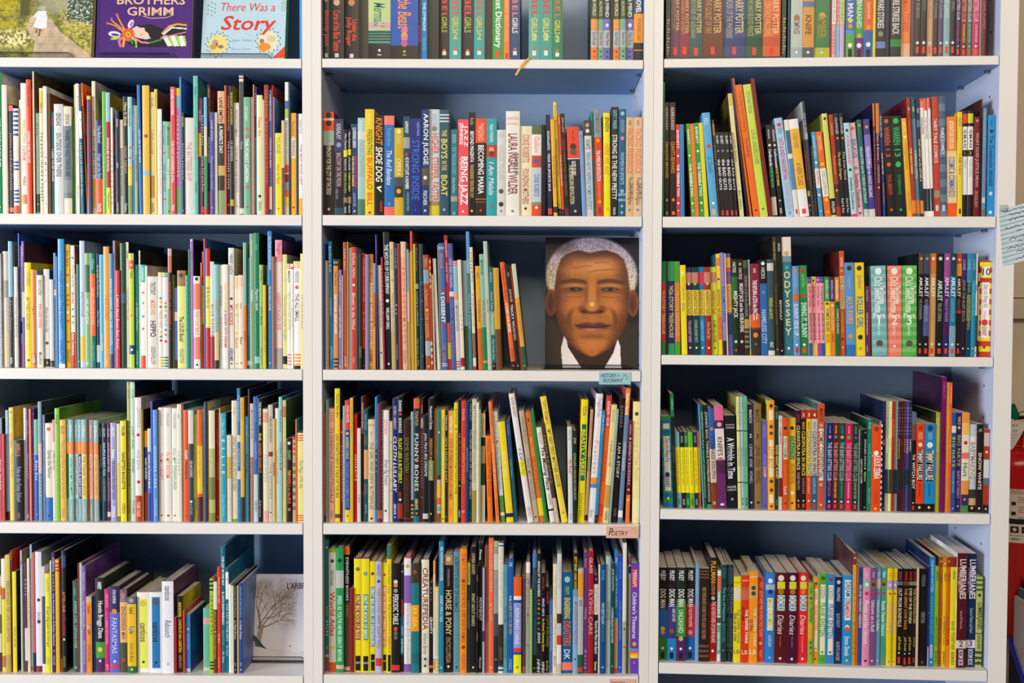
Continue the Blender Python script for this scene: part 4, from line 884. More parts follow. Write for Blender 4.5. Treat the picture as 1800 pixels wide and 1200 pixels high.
ROWS['M4'] = '''
@ 560 930 4.4444
28 78 1f7a7c/2a4a4a | *6 e8c038 | 16-50 15677a Children's Illustrated | 50-58 aa4 Animal | 61-73 cfe ATLAS | *82 c93 | =87-89 e8a0a0 | #90-100 6 c83030
82 150 e4dcc8/2a4a3a | =0-3 8ab830 | *10 345 | 17-30 499 Children's Illustrated | B35-71 d0442c World Atlas | *80 ec3 | =92-100 e05a28
137 145 209850/1a5a38 | *10 132 | =18-32 b8c0b4 | 38-91 cfd SPEED AS YOU'VE NEVER SEEN IT BEFORE | =94-97 e8b0a0
198 138 5a4a30/2a1c18 | =0-6 f07020 | =6-44 141414 | 8-43 f0f0f0 EYEWITNESS BOOKS | 46-56 a75 TREE | =96-99 e8b0a0
245 460 8a1c20
275 220 f4e01c/6a2068 | =0-1 7a2470 | *10 776 | %32-72 a02868 | 33-71 fe6 FIRST BIG BOOK OF BUGS | %86-99 171510 | h92 ddd NAT
338 220 f4e01c/6a2068 | =0-1 7a2470 | *14 89a | %32-72 2a9a90 | 33-71 ffc FIRST BIG BOOK OF BIRDS | %86-99 171510 | h92 ddd NAT
398 250 f2dc18/a8901c | *11 442 | %23-77 2a88c4 | 24-76 eff FIRST BIG BOOK OF DINOSAURS | %84-99 171510 | h90 ddd NAT
447 248 bcb4dc/8a80b0 | 3-13 778 ARNOLD | *18 544 | 24-46 a98 THERE WAS A CARE | 48-78 88a WHY CAN'T YOU | =87-94 d83040
493 260 f2dc18/c8a818 | *11 c43 | %21-77 e8682c | 22-76 fed FIRST BIG BOOK OF THINGS THAT GO | %84-99 171510 | h90 ddd NAT
535 122 f0d818/d8c020 | =0-11 2a7a50 | i15-38 874 United States Atlas | i40-84 975 Fun Easy Learn Love it Explore it | %86-99 171510
570 265 1a181a/3a3834 | *17 ddc | *20 e83 | *25 99a | B28-56 eee PERIODIC TABLE | *60 d44 | *64 666 | *68 666 | =93-98 d83038
635 278 141418 | =0-48 1c1c20 | *6 99b | 32-48 e34 ASTRONAUT | =48-84 1a6484 | 57-66 9cd AQUANAUT | 69-82 dee Jennifer Swanson | =84-96 1a1a1a
668 215 f0ecec/c84030 | *8 da4 | =16-40 8a60b4 | i40-92 bba First Human Body Encyclopedia | =93-100 8a58b0 | =1-0 d33
722 265 187a80/3a3a30 | =0-18 3a3828 | *8 a43 | =38-62 f0a020 | 40-58 fd5 BY SEA | =82-92 1a6a74
785 260 1a1a1c
@ 740 930 4.4444
2 235 ece2cc/2a2a28 | B7-62 8a4038 CREATUREPEDIA | i65-84 665 Adrienne Barman | =86-95 d8d0c0 | *88 443 | *94 443
63 415 17191c | 5-20 778 Chin | B38-57 eee GRAVITY | =92-95 e06828
95 245 f0c898/e8a860 | =0-12 e8a040 | =60-90 e8dcd0 | #88-98 5 d05038
112 450 d0d8b8 | #1-8 2 f0d040 | =40-80 c0d0a8 | #84-100 4 c8c020
138 95 1e86b0/2a78a0 | 4-30 def ERIC ROHMANN & JASON DOREL | 41-61 cef HONEY, WIN A TALE | *96 fda
178 195 26120f | =0-9 a8885c | *4 e0c090 | 12-27 a88 THE KINGFISHER ILLUSTRATED | B30-68 e0c890 HORSE & PONY | 70-92 aa8a60 ENCYCLOPEDIA | *95 ddd
250 175 5a94ac | 4-50 24506a SCIENTISTS BOOK OF ANIMALS | *96 246
303 150 f8920c/d87a10 | 4-25 c65 SIDMAN • PRANGE | *26 842 | 28-75 953 SONG OF THE WILD • A FIRST BOOK OF ANIMALS | *79 842 | 84-97 c66 HOUGHTON
357 260 d8d468/2a5a50 | =20-100 14484e | 4-18 776 NICOLA DAVIES | 34-60 7bb A WALK IN THE FOREST
383 135 17181d/2a2c30 | 5-22 d8b888 OWEN DAVEY | 37-63 cb8 SMART ABOUT SHARKS | *96 ec8
432 290 1c1c20 | 8-14 e93 FLIGHT | 28-48 cde A Book About Space | 62-70 ec4 ROCKET
445 105 14120f/c8c8d8 | =0-100 14120f | 5-13 f4f0ec Floca | B42-60 f4f0ec MOONSHOT | 88-97 f4f0ec Atheneum
480 300 b8b4d8 | =60-70 3a3a70
495 130 8a4a34/b05a3c | =60-100 a85844 | *92 c63
527 65 f47048/c85a48 | 4-40 fa8 AN EGG IS QUIET AND FORGIVE | 48-62 fa8 ANIMAL A STORY | *96 fcb
567 90 98a098/c8b868 | #1-5 2 d8c070 | =10-22 c8c8bc | i28-44 99a THE GREAT | =55-72 4a4c54 | =72-100 26282c | *90 ca7
603 95 ece6dc/c8b890 | #0-5 2 2a6aa8 | 4-50 ccb ONCE IN A SERENGETI PLAIN | =63-94 3a2624 | 80-90 865 GREENWILLOW | #94-100 2 2a5a90
642 275 5aa0a8 | 5-20 499 HELEN WARD | 38-54 387 THE TINY SEED | 68-86 387 LITTLE BLUE HOUSE
675 230 1a5cac/143a6a | 3-7 cdf DK | i32-37 fff The Atlas | 38-66 ca5 A NEW WAY TO SEE MAN | 88-97 9bd DK PASSAGE
722 370 94a0dc/4a4640 | =0-20 f05c1c | =20-24 f0ece8 | =24-27 1f4aa0 | 32-70 eef ALPHA BRAVO CHARLIE | =74-81 e8402c | =78-81 1a5aa8 | =81-100 eef01c | *94 885
782 370 2a2620 | 70-95 dcc ANIMAL
@ 910 930 4.4444
25 345 4a4038/2a2620 | #1-6 2 d04828 | 10-80 8a4038 DAZZLING DIAMONDS | #94-100 3 c86840
62 255 a8aca4/5a2a38 | =0-10 f0ece8 | 14-55 a25058 LIFE SIZE DINO ANIMALS | =55-100 989c98 | *75 a65
95 470 9ac868
112 185 32536c/2a4a6a | =0-12 4a7ab0 | 25-55 245 SCALY SPOTTED | =85-100 15181c | *96 ec4
145 190 1a1a1c | 6-36 eee ANIMALS BY THE NUMBERS | *39 d44 | *42 4a8 | *46 e84 | *50 48a | *54 d44 | *58 4a8 | *63 d44 | 66-75 eee JENKINS | I88-99 ddd HMH
180 340 171517/d8a048 | 4-16 a33 Jenkins Page | 25-43 eee WHO AM I? | 45-78 ec5 An Animal Guessing Game | I88-99 ddd HMH
215 450 141215 | 5-20 b48 EYE BENDER | 33-70 8ab030 LUCY EXPLORERS | 86-98 fc5 Bow Press
245 555 4a68b0 | 20-70 9ad LEARN HOW TO DRAW
272 270 ece0b8/d8d0b0 | 10-40 cb9 THE TREE LADY | 50-80 cb9 A TRUE STORY | 84-94 a98 BEACH
304 190 d4d8e0/9ab8d8 | 6-30 b9bcc8 ISLAND A STORY | =50-58 4a2a24 | =58-68 c8c8d0 | =68-76 d83a24 | =76-92 e8e8ec | =92-100 c8c0b4
340 335 155a8c | *7 9cc | 14-22 9c5 MIGHTY | 25-46 e8e03c ENGINEERING | B48-73 f06830 DISASTERS | 76-86 dee DK | =89-97 f08070
428 185 88b4d8/1a1a18 | =0-30 1c1a18 | 3-30 e8d838 BETTY BIRNEY / ANNE COOLEY | =30-36 68a0c8 | 40-76 b07890 MY JOURNEY TO THE STARS | *88 123
467 305 b8bcb8 | =4-27 e8a030 | 30-36 a65 BEES | =82-100 1c5c38 | =94-98 d03830
510 180 683a80/4a3058 | 5-12 b8c Nol | i45-55 cad Chasing | i80-96 eae Going
545 170 a81c2c/7a1c28 | 5-18 ecc GLASS | B31-68 d8a0a8 FLYING CARS
590 358 15253a | *4 d44 | =9-40 ece4dc | 12-38 b76 The Eye That Never Sleeps | B46-80 f0f0f0 There's No Place Like Space! | 88-97 fe8 Seuss
626 275 ece0d4 | 
640 275 144a88/2a2c30 | 5-14 5ad Jess Keating | 35-54 bde WHO DIDN'T FOLLOW | 54-70 489 EVER AND EVER | *94 bcd
685 210 a8c8c8 | 38-55 788 NEVER WATER | *93 99a
722 265 1c4a44 | 5-25 bcb JANE SOLOMON | 40-72 ced A HUNDRED BILLION TRILLION STARS | *93 bcb
752 170 2a7ad0/1a5aa0 | 5-12 bdf Ward | 20-46 cef LIFE IN THE OCEAN | =55-96 c8b070 | =60-75 e8a060 | =96-100 e04828
780 205 1c50c4/1a3a90 | 5-20 48d GEORGE O'CONNOR | 38-72 589a8a VIVID and MYSTERIES | *95 9bd
815 105 ece4d4/d8ccb8 | =60-100 b8b09c | *66 543 | *80 765
845 290 3a4a30
864 205 e8dcd0/d8c8b8 | =0-8 6a2a68 | =9-15 2a2a44 | 20-60 a89a8a A WELL THOUGHTFUL ANCIENT ROME
885 265 683ca4/2a5a2c | %5-22 d83848 | 6-21 fcc MERRIAM | 26-68 e8dcf0 Children's Thesaurus | *73 f0a030 | =77-79 3a9ad0 | =79-81 e05050 | =81-83 f0a030 | =83-86 f0d030 | *90 a6c
948 .
'''
ROWS['R0'] = '''
@ 1150 0 5.806
165 -390 6a3a5c Z5 | u30-72 d8b070 HARRY POTTER | d20-70 b89060 AND THE SORCERER'S STONE | ~89-97 e84828
260 -390 8a2c34 Z5 | u34-75 d8b070 HARRY POTTER | d20-76 b89060 AND THE CHAMBER OF SECRETS | ~89-97 e84828
358 -390 2f5450 Z5 | u34-75 d8c080 HARRY POTTER | d20-80 a8a070 AND THE PRISONER OF AZKABAN | ~90-98 e84828
492 -390 6a3420 Z5 | u34-75 d8b878 HARRY POTTER | d30-75 b89060 AND THE GOBLET OF FIRE | ~89-97 e84828
700 -390 34487c Z5 | #60-98 2 2c4070 | u34-75 d8c890 HARRY POTTER | d20-80 b0a888 AND THE ORDER OF THE PHOENIX | ~89-97 e84828
930 -390 1c5434 Z5 | #60-98 2 184a30 | u34-76 d8c890 HARRY POTTER | d30-78 a8a878 AND THE HALF-BLOOD PRINCE | ~90-98 e84828
1105 -390 d85c24 Z5 | #60-98 2 c85424 | u34-76 f0d090 HARRY POTTER | d24-78 e8b070 AND THE DEATHLY HALLOWS | ~90-97 e03c20
1286 .
1360 -350 2a6a8c
1385 -380 b8c4b8 | *57 a87a40 | 56-74 866 COMPASS | =88-100 a0b0b4 | *93 eee
1510 -380 d8963c | =40-46 5a7a98 | 54-75 742 KNIFE | =88-100 4a5a68 | *93 eee
1628 -380 2f7a44 | *55 d8a040 | 54-78 a89030 AMBER | =88-100 b8b830 | *93 ddd
1790 -300 8a2050
@ 1450 0 5.143
45 -300 e8a0a8 | =30-62 f0f0ec | 30-60 755 Winnie House | *64 d8a878 | 70-95 b55 CLASSIC
95 -300 8ac4dc | =30-62 f0a8a8 | 30-60 a33 Now We Are | *64 d8a878
130 -300 c8b0d8 | =30-62 c0d880 | 30-60 463 At Corner | *64 d8a878
172 -250 1c2420
182 -330 3a98c0 | =0-70 4a70b0 | B20-60 f0f0ec DOG MAN | *60 ec4 | *66 e93 | =75-100 5aa838 | *86 eee | ~90-98 1c201c
265 -330 3a9a48 | B20-42 f0f0ec DOG MAN | 40-68 eec UNLEASHED | *76 ccb050 | =78-100 6a3078 | *86 eee | ~90-98 241c24
348 -330 1c60a8 | =0-70 e0642c | B20-38 f0f0ec DOG MAN | 40-58 fdc A TALE OF TWO KITTIES | *67 e8a040 | *85 eee | ~90-98 181c24
430 -100 e8d028
455 -330 2a2c2c | B25-68 e8e8e4 STAR WARS STORIES | *74 8a9078 | =80-98 2c2c2e | #82-96 1 6a8ac0
545 -330 141c30
585 -330 2c2824 | B20-75 e8e4e0 THE EMPIRE STRIKES BACK | #80-96 1 2a8a40
685 -330 f08a40 | B20-72 e85428 SPIDER-MAN STORIES | =84-98 f0b890
768 -300 5a4a58
805 -330 3a3430 | 20-58 998 SERIES OF EVENTS | *84 edd | ~88-95 e84828
862 -330 2c2a2c | 20-50 878 SERIES OF WINDOWS | *84 edd | ~88-95 e84828
918 -330 d8a878 | 20-58 a87 SERIES OF HALLS | *84 edd | ~88-95 e87848
970 -330 3a3a34 | 20-58 898 SERIES OF TOWNS | ~88-95 e84828
1020 -330 5a4a6c | 20-58 a9b SERIES OF CAVES | *84 edd | ~88-95 e84828
1065 -330 8ab0b4 | 20-58 cdd SERIES OF LAKES | *84 edd | ~88-95 e84828
1125 -330 2a2424 | 20-50 988 SERIES OF END | *84 edd | ~88-95 e84828
1178 -330 2a2450 | B20-60 d8d0dc THE BABY-SITTERS CLUB | 62-84 b57 KRISTY'S GREAT IDEA | *88 edd | ~91-97 e84830
1222 -330 8a3020 | =0-100 8a3020 | B20-62 e8a090 THE BABY-SITTERS CLUB | 64-84 fc6 THE TRUTH ABOUT STACEY | *88 edd | ~91-97 e84830
1280 -330 2f7464 | B20-62 c8d8d0 THE BABY-SITTERS CLUB | 64-84 8ca MARY ANNE SAVES THE DAY | *88 edd | ~91-97 e84830
1325 -330 c02c60 | B20-62 f0b0c8 THE BABY-SITTERS CLUB | 64-84 fbc CLAUDIA AND MEAN JANINE | *88 edd | ~91-97 e86040
1395 -200 b8c0d0
1408 -330 6a2c28 | 40-70 b65 TIME PUPPET
1455 .
'''
ROWS['R1'] = '''
@ 1160 120 4.365
12 105 1a9050 | 8-12 143 HAT | 45-55 164 MIX
38 262 2a1a14 L-15 | 4-24 ecc AGUIRRE & ROSADO | B34-66 f0a838 DRAGONS BEWARE! | *85 db9 | ~95-98 c83
78 262 2a1a14/7a6a3a L-15 | 4-24 ecc AGUIRRE & ROSADO | B34-62 d88828 GIANTS BEWARE! | *85 e73 | ~95-98 c83
128 430 d83424/2a80c0 L-12 | =6-28 d83424 | 6-26 fff BARNETT | *34 fff | B43-78 fff THE TERRIBLE TWO | *85 fff | *93 fff
158 430 2a84c8 L-12
190 .
243 425 58b03c/e87a28 L-50 | 6-22 fff BARNETT | *34 fff | B43-78 fff THE TERRIBLE TWO | *85 fff | *93 fff
272 425 f07c28 L-50
308 418 2a9a44 L-55 | 4-22 fff BARNETT | *30 fff | B42-78 fff THE TERRIBLE TWO | *85 fff | *93 fff
343 418 e8d824 L-55
388 340 5aacdc/3a90c8 L-75 | 5-12 bdf BELL | *32 d44 | i42-58 246a90 El Deafo | *87 fff | ~93-98 e8b860
450 395 4a4644 L-60 | =4-16 c09030 | 26-46 ccc WICKETTS
470 490 1e1a1c L-55 | 4-14 ddd BLABEY | *22 aabb30 | B32-68 eee the BAD GUYS | ~92-98 e03a34
500 490 1e1a1c L-55 | 4-14 ddd BLABEY | *22 b050b0 | B32-68 eee the BAD GUYS | ~92-98 e03a34
540 490 1e1a1c L-55 | 4-14 ddd BLABEY | *22 30a0b0 | B32-68 eee the BAD GUYS | ~92-98 e03a34
575 490 1e1a1c L-55 | 4-14 ddd BLABEY | *22 e0c838 | B32-68 eee the BAD GUYS | ~92-98 e03a34
612 192 e4dca0/6a5420 L-135 | =0-10 d8c070 | i37-55 775 Little Robot | i78-94 554 Ben Hatke
668 75 1f1f3c/1a1a34 L-150
690 75 f27a24 L-160 | 5-22 953 LARS AND DELIAN | 42-62 b52 FANTASTIC STORIES | *97 333
718 125 f07018/c85a18 L-155 | 5-36 b52 Tony Trust Truth & Friendship | 40-55 a42 Tony Dot & Son | *95 333
770 122 cce050 L-145 | 5-22 897 THE BY FABIO WATSON | i34-60 675 LOUIS UNDERCOVER | *94 786
835 78 7a1420 L-155
868 .
@ 1350 150 4.9
28 340 141820 L-70 | 5-15 ddd NATE BLACKWOOD | *22 eec | 26-45 fff Cardboardia | 46-68 5c8 POISON MOON | =78-98 d8c8b8
98 340 141620/181a20 L-85 | 5-18 ddd NATE BLACKWOOD | *22 eec | 26-46 fff CatStronauts | 46-66 ec5 RACE TO MARS | *82 8ac090 | ~90-96 a8a090
158 280 a4c8e8/8ab4d8 L-120 | *7 c45 | 10-16 899 Jillian | 20-63 dc3844 LUCY & ANDY NEANDERTHAL | 65-92 c8aab0 THE STONE COLD AGE | *96 899
228 295 ece4d4 L-105 | =11-35 2a6a98 | =40-72 4a8ac0 | ~92-97 e03838
275 290 f2eeec/d8d4cc L-110 | =10-72 f4b834 | 14-30 a74 A NEW KIND | 45-68 963 A NEW CLASS | ~92-97 e04838
358 470 1f1a1a L-65 | =0-8 16161a | 14-52 d83030 COMICS ROYAL SAGA | =66-73 a8a838 | =84-86 e05828 | *91 eee
388 135 3a3438/c8c4c0 L-110 | =0-60 2a3a48 | 10-30 ddd OUT THE CRIMES | =28-33 a8a8a0
412 520 3e4236 L-55 | 8-92 bbb OFF BEAT AND TRUE TALES
440 400 4a9cc8/2a6a90 L-95 | 4-30 bdf ABRAHAMS YURKO | *36 fff | =43-66 e8ecec | 46-62 e66 Baby Monkey | *74 fff | *93 cef
490 398 f0701c L-90 | 5-22 fc9 ABIRCH THOMPSON | *38 fd4 | =43-76 f0ece0 | 46-74 8a9 SUPER CLUB PERSONA | *80 fd4 | *94 fc8
545 242 d8de68/b0b848 L-95 | *5 223 | =82-98 141414 | 85-96 eee ROYAL JUNIOR
592 250 b03818/6a1c1c L-85 | 8-20 e96 CLANTON | 40-58 f96 Fashions | =68-90 4a3020 | *74 da7
632 240 15171c/1a2a44 L-85 | 4-20 dcc CLAWLEE | *24 f08a30 | 37-64 dc6 The King's Dragon | 82-96 dcc Karl & Fox
675 238 15171c/1a2a44 L-80 | 4-20 dcc CLAWLEE | *24 f08a30 | 37-64 dcc The Iron Hand | 82-96 dcc Karl & Fox
718 322 b4dce4 L-80 | *8 432 | =13-44 b4dce4 | 13-44 e8507c AWKWARD | *50 432 | 58-92 456 Svetlana Chmakova | =97-100 d84080
768 322 f0bcc8/e8a8b8 L-85 | *6 c64 | B17-38 2a8ab8 BRAVE | *48 984 | 54-90 534 Svetlana Chmakova | *96 633
825 295 0f6468/1a7a78 L-80 | =0-16 1a6858 | *6 d94 | 28-86 cec DELILAH DIRK and the TURKISH LIEUTENANT | =92-100 c8d0c8
872 290 4c3a90/8a70c0 L-65 | =0-16 3a3a88 | *8 d94 | =16-50 8870c4 | 28-80 eee DELILAH DIRK and the KING'S SHILLING | =92-100 dcd8d0
925 155 d8842c/2a1c48 L-40 | =20-100 6a1c3c | 8-20 b63 ANDY HIRSCH | i24-42 eee Roller Girl | 44-62 dba VICTORIA
@ 1530 150 4.9
60 155 5a2038 L-35 | =0-26 d8843a | i26-50 eee Peter & Ernesto | 54-70 dba A TALE OF TWO SLOTHS | *74 fc4
112 215 1f3c78/3a4a88 L-65 | 5-25 ccd MADLEEN AND MIKE | 40-60 fe8 FLOP TO THE TOP | 68-88 c84 THE ROAD TO EPOCH
150 265 1a1a1a/5a1c1c L-85 | *5 e8582c | B11-29 e8582c WARREN | 31-41 e8582c 13 | *48 e8582c | 58-78 d84828 THE ALL SEEING EYE | *93 e8582c
220 262 14211c/1a2a24 L-65 | *5 2abb5c | B11-29 2abb5c WARREN | 31-41 2abb5c 13 | *48 2abb5c | 58-78 2aa050 THE WHISPERING WOODS | *93 2abb5c
315 282 f4b42c L-65 | 4-14 fe8 GERALD FRIED | *19 fff | 24-52 c93 The Vanguard Knights | 74-94 d85 GRAPHIC
362 105 b83a24/6a1820 L-70 | =0-18 a83420 | 8-11 fcc KIBUISHI | 42-64 fe9 THE WILD PIANO | =86-97 f08a30
395 102 5a8ca8/1a6a78 L-65 | =0-18 1a6a80 | 8-12 eee KIBUISHI | =18-86 5a90b0 | 44-68 fe9 SUSPENDED CASTLE | =86-97 f09030
430 115 2a3444 L-60 | 8-12 ddd KIBUISHI | =18-24 5a7a90 | 34-70 fe9 CAST AWAY on the LETTER A | =86-97 e88a30
462 112 f2ece6 L-58 | =0-8 e84c28 | =8-9 fff | 2-8 fcc TINY | 16-30 877 KATIE THE CATSITTER | =76-95 1a2a38
495 112 f0eae4 L-55 | =0-10 e84c28 | 16-34 877 THE CREATURES | =76-95 16242c
522 105 f2ece4 L-50 | =0-9 e84c28 | 16-34 877 CREEPY CASE | =76-95 203038
548 98 c84430/e8a090 L-40 | 18-55 f4e8e0 FAIRY TALE COMICS | =18-19 c03020 | =78-84 a89068 | ~90-95 d8d0c8
605 92 6a8098/a8b8c8 L-35 | #0-100 8 4a6078 | 26-48 eef FABLE COMICS | ~90-95 c8d0d8
660 270 f0d098/e8c890 L-20 | =0-34 f08a38 | 4-32 fec ADVENTURE EXPLORE | B40-80 3a70c0 COSMIC & COMMANDO | =86-100 f05c1c
745 228 f0d828/e8c020 L-15 | 5-14 975 CREATION | 40-60 d85030 I AM TAN! | ~92-97 443
790 217 f0ece8/1a1414 L-12 | =0-15 1a1614 | =3-12 e84824 | 18-35 222 GMAN | =37-43 1a1614 | h40 e84824 2 | 46-54 ccc ORIGINS | =79-100 1a1412
832 215 f0ece8/5a1c2c L-10 | =0-15 1a1614 | =3-12 c8d828 | 18-35 222 GMAN | =37-43 1a1614 | h40 d8d028 3 | 46-62 ccc CAPE CRISIS | =79-100 1a1412
880 270 781824/5a1420 L-5 | *4 b88 | 16-70 d8a0a0 WHAT DOES JUSTICE MEAN | 74-90 c88 ENGLISH
935 118 4a0f1c/5a1424
945 195 5a9ab8/3a5060 L-5 | i4-36 b8c0a0 your pollow piece | 42-78 c0585c HEXAGON BURTON | =82-87 c8ccd0 | =93-100 8a6a50
990 258 8898d0/5a70b0
1015 255 1b8cc4/1f6ca8 L-5 | 4-10 136 RONALD & MIR | *16 134 | 20-52 136 The Croaktunks | 54-70 136 DARK & HEADED | *77 dcd | ~94-97 bdf
1085 .
'''
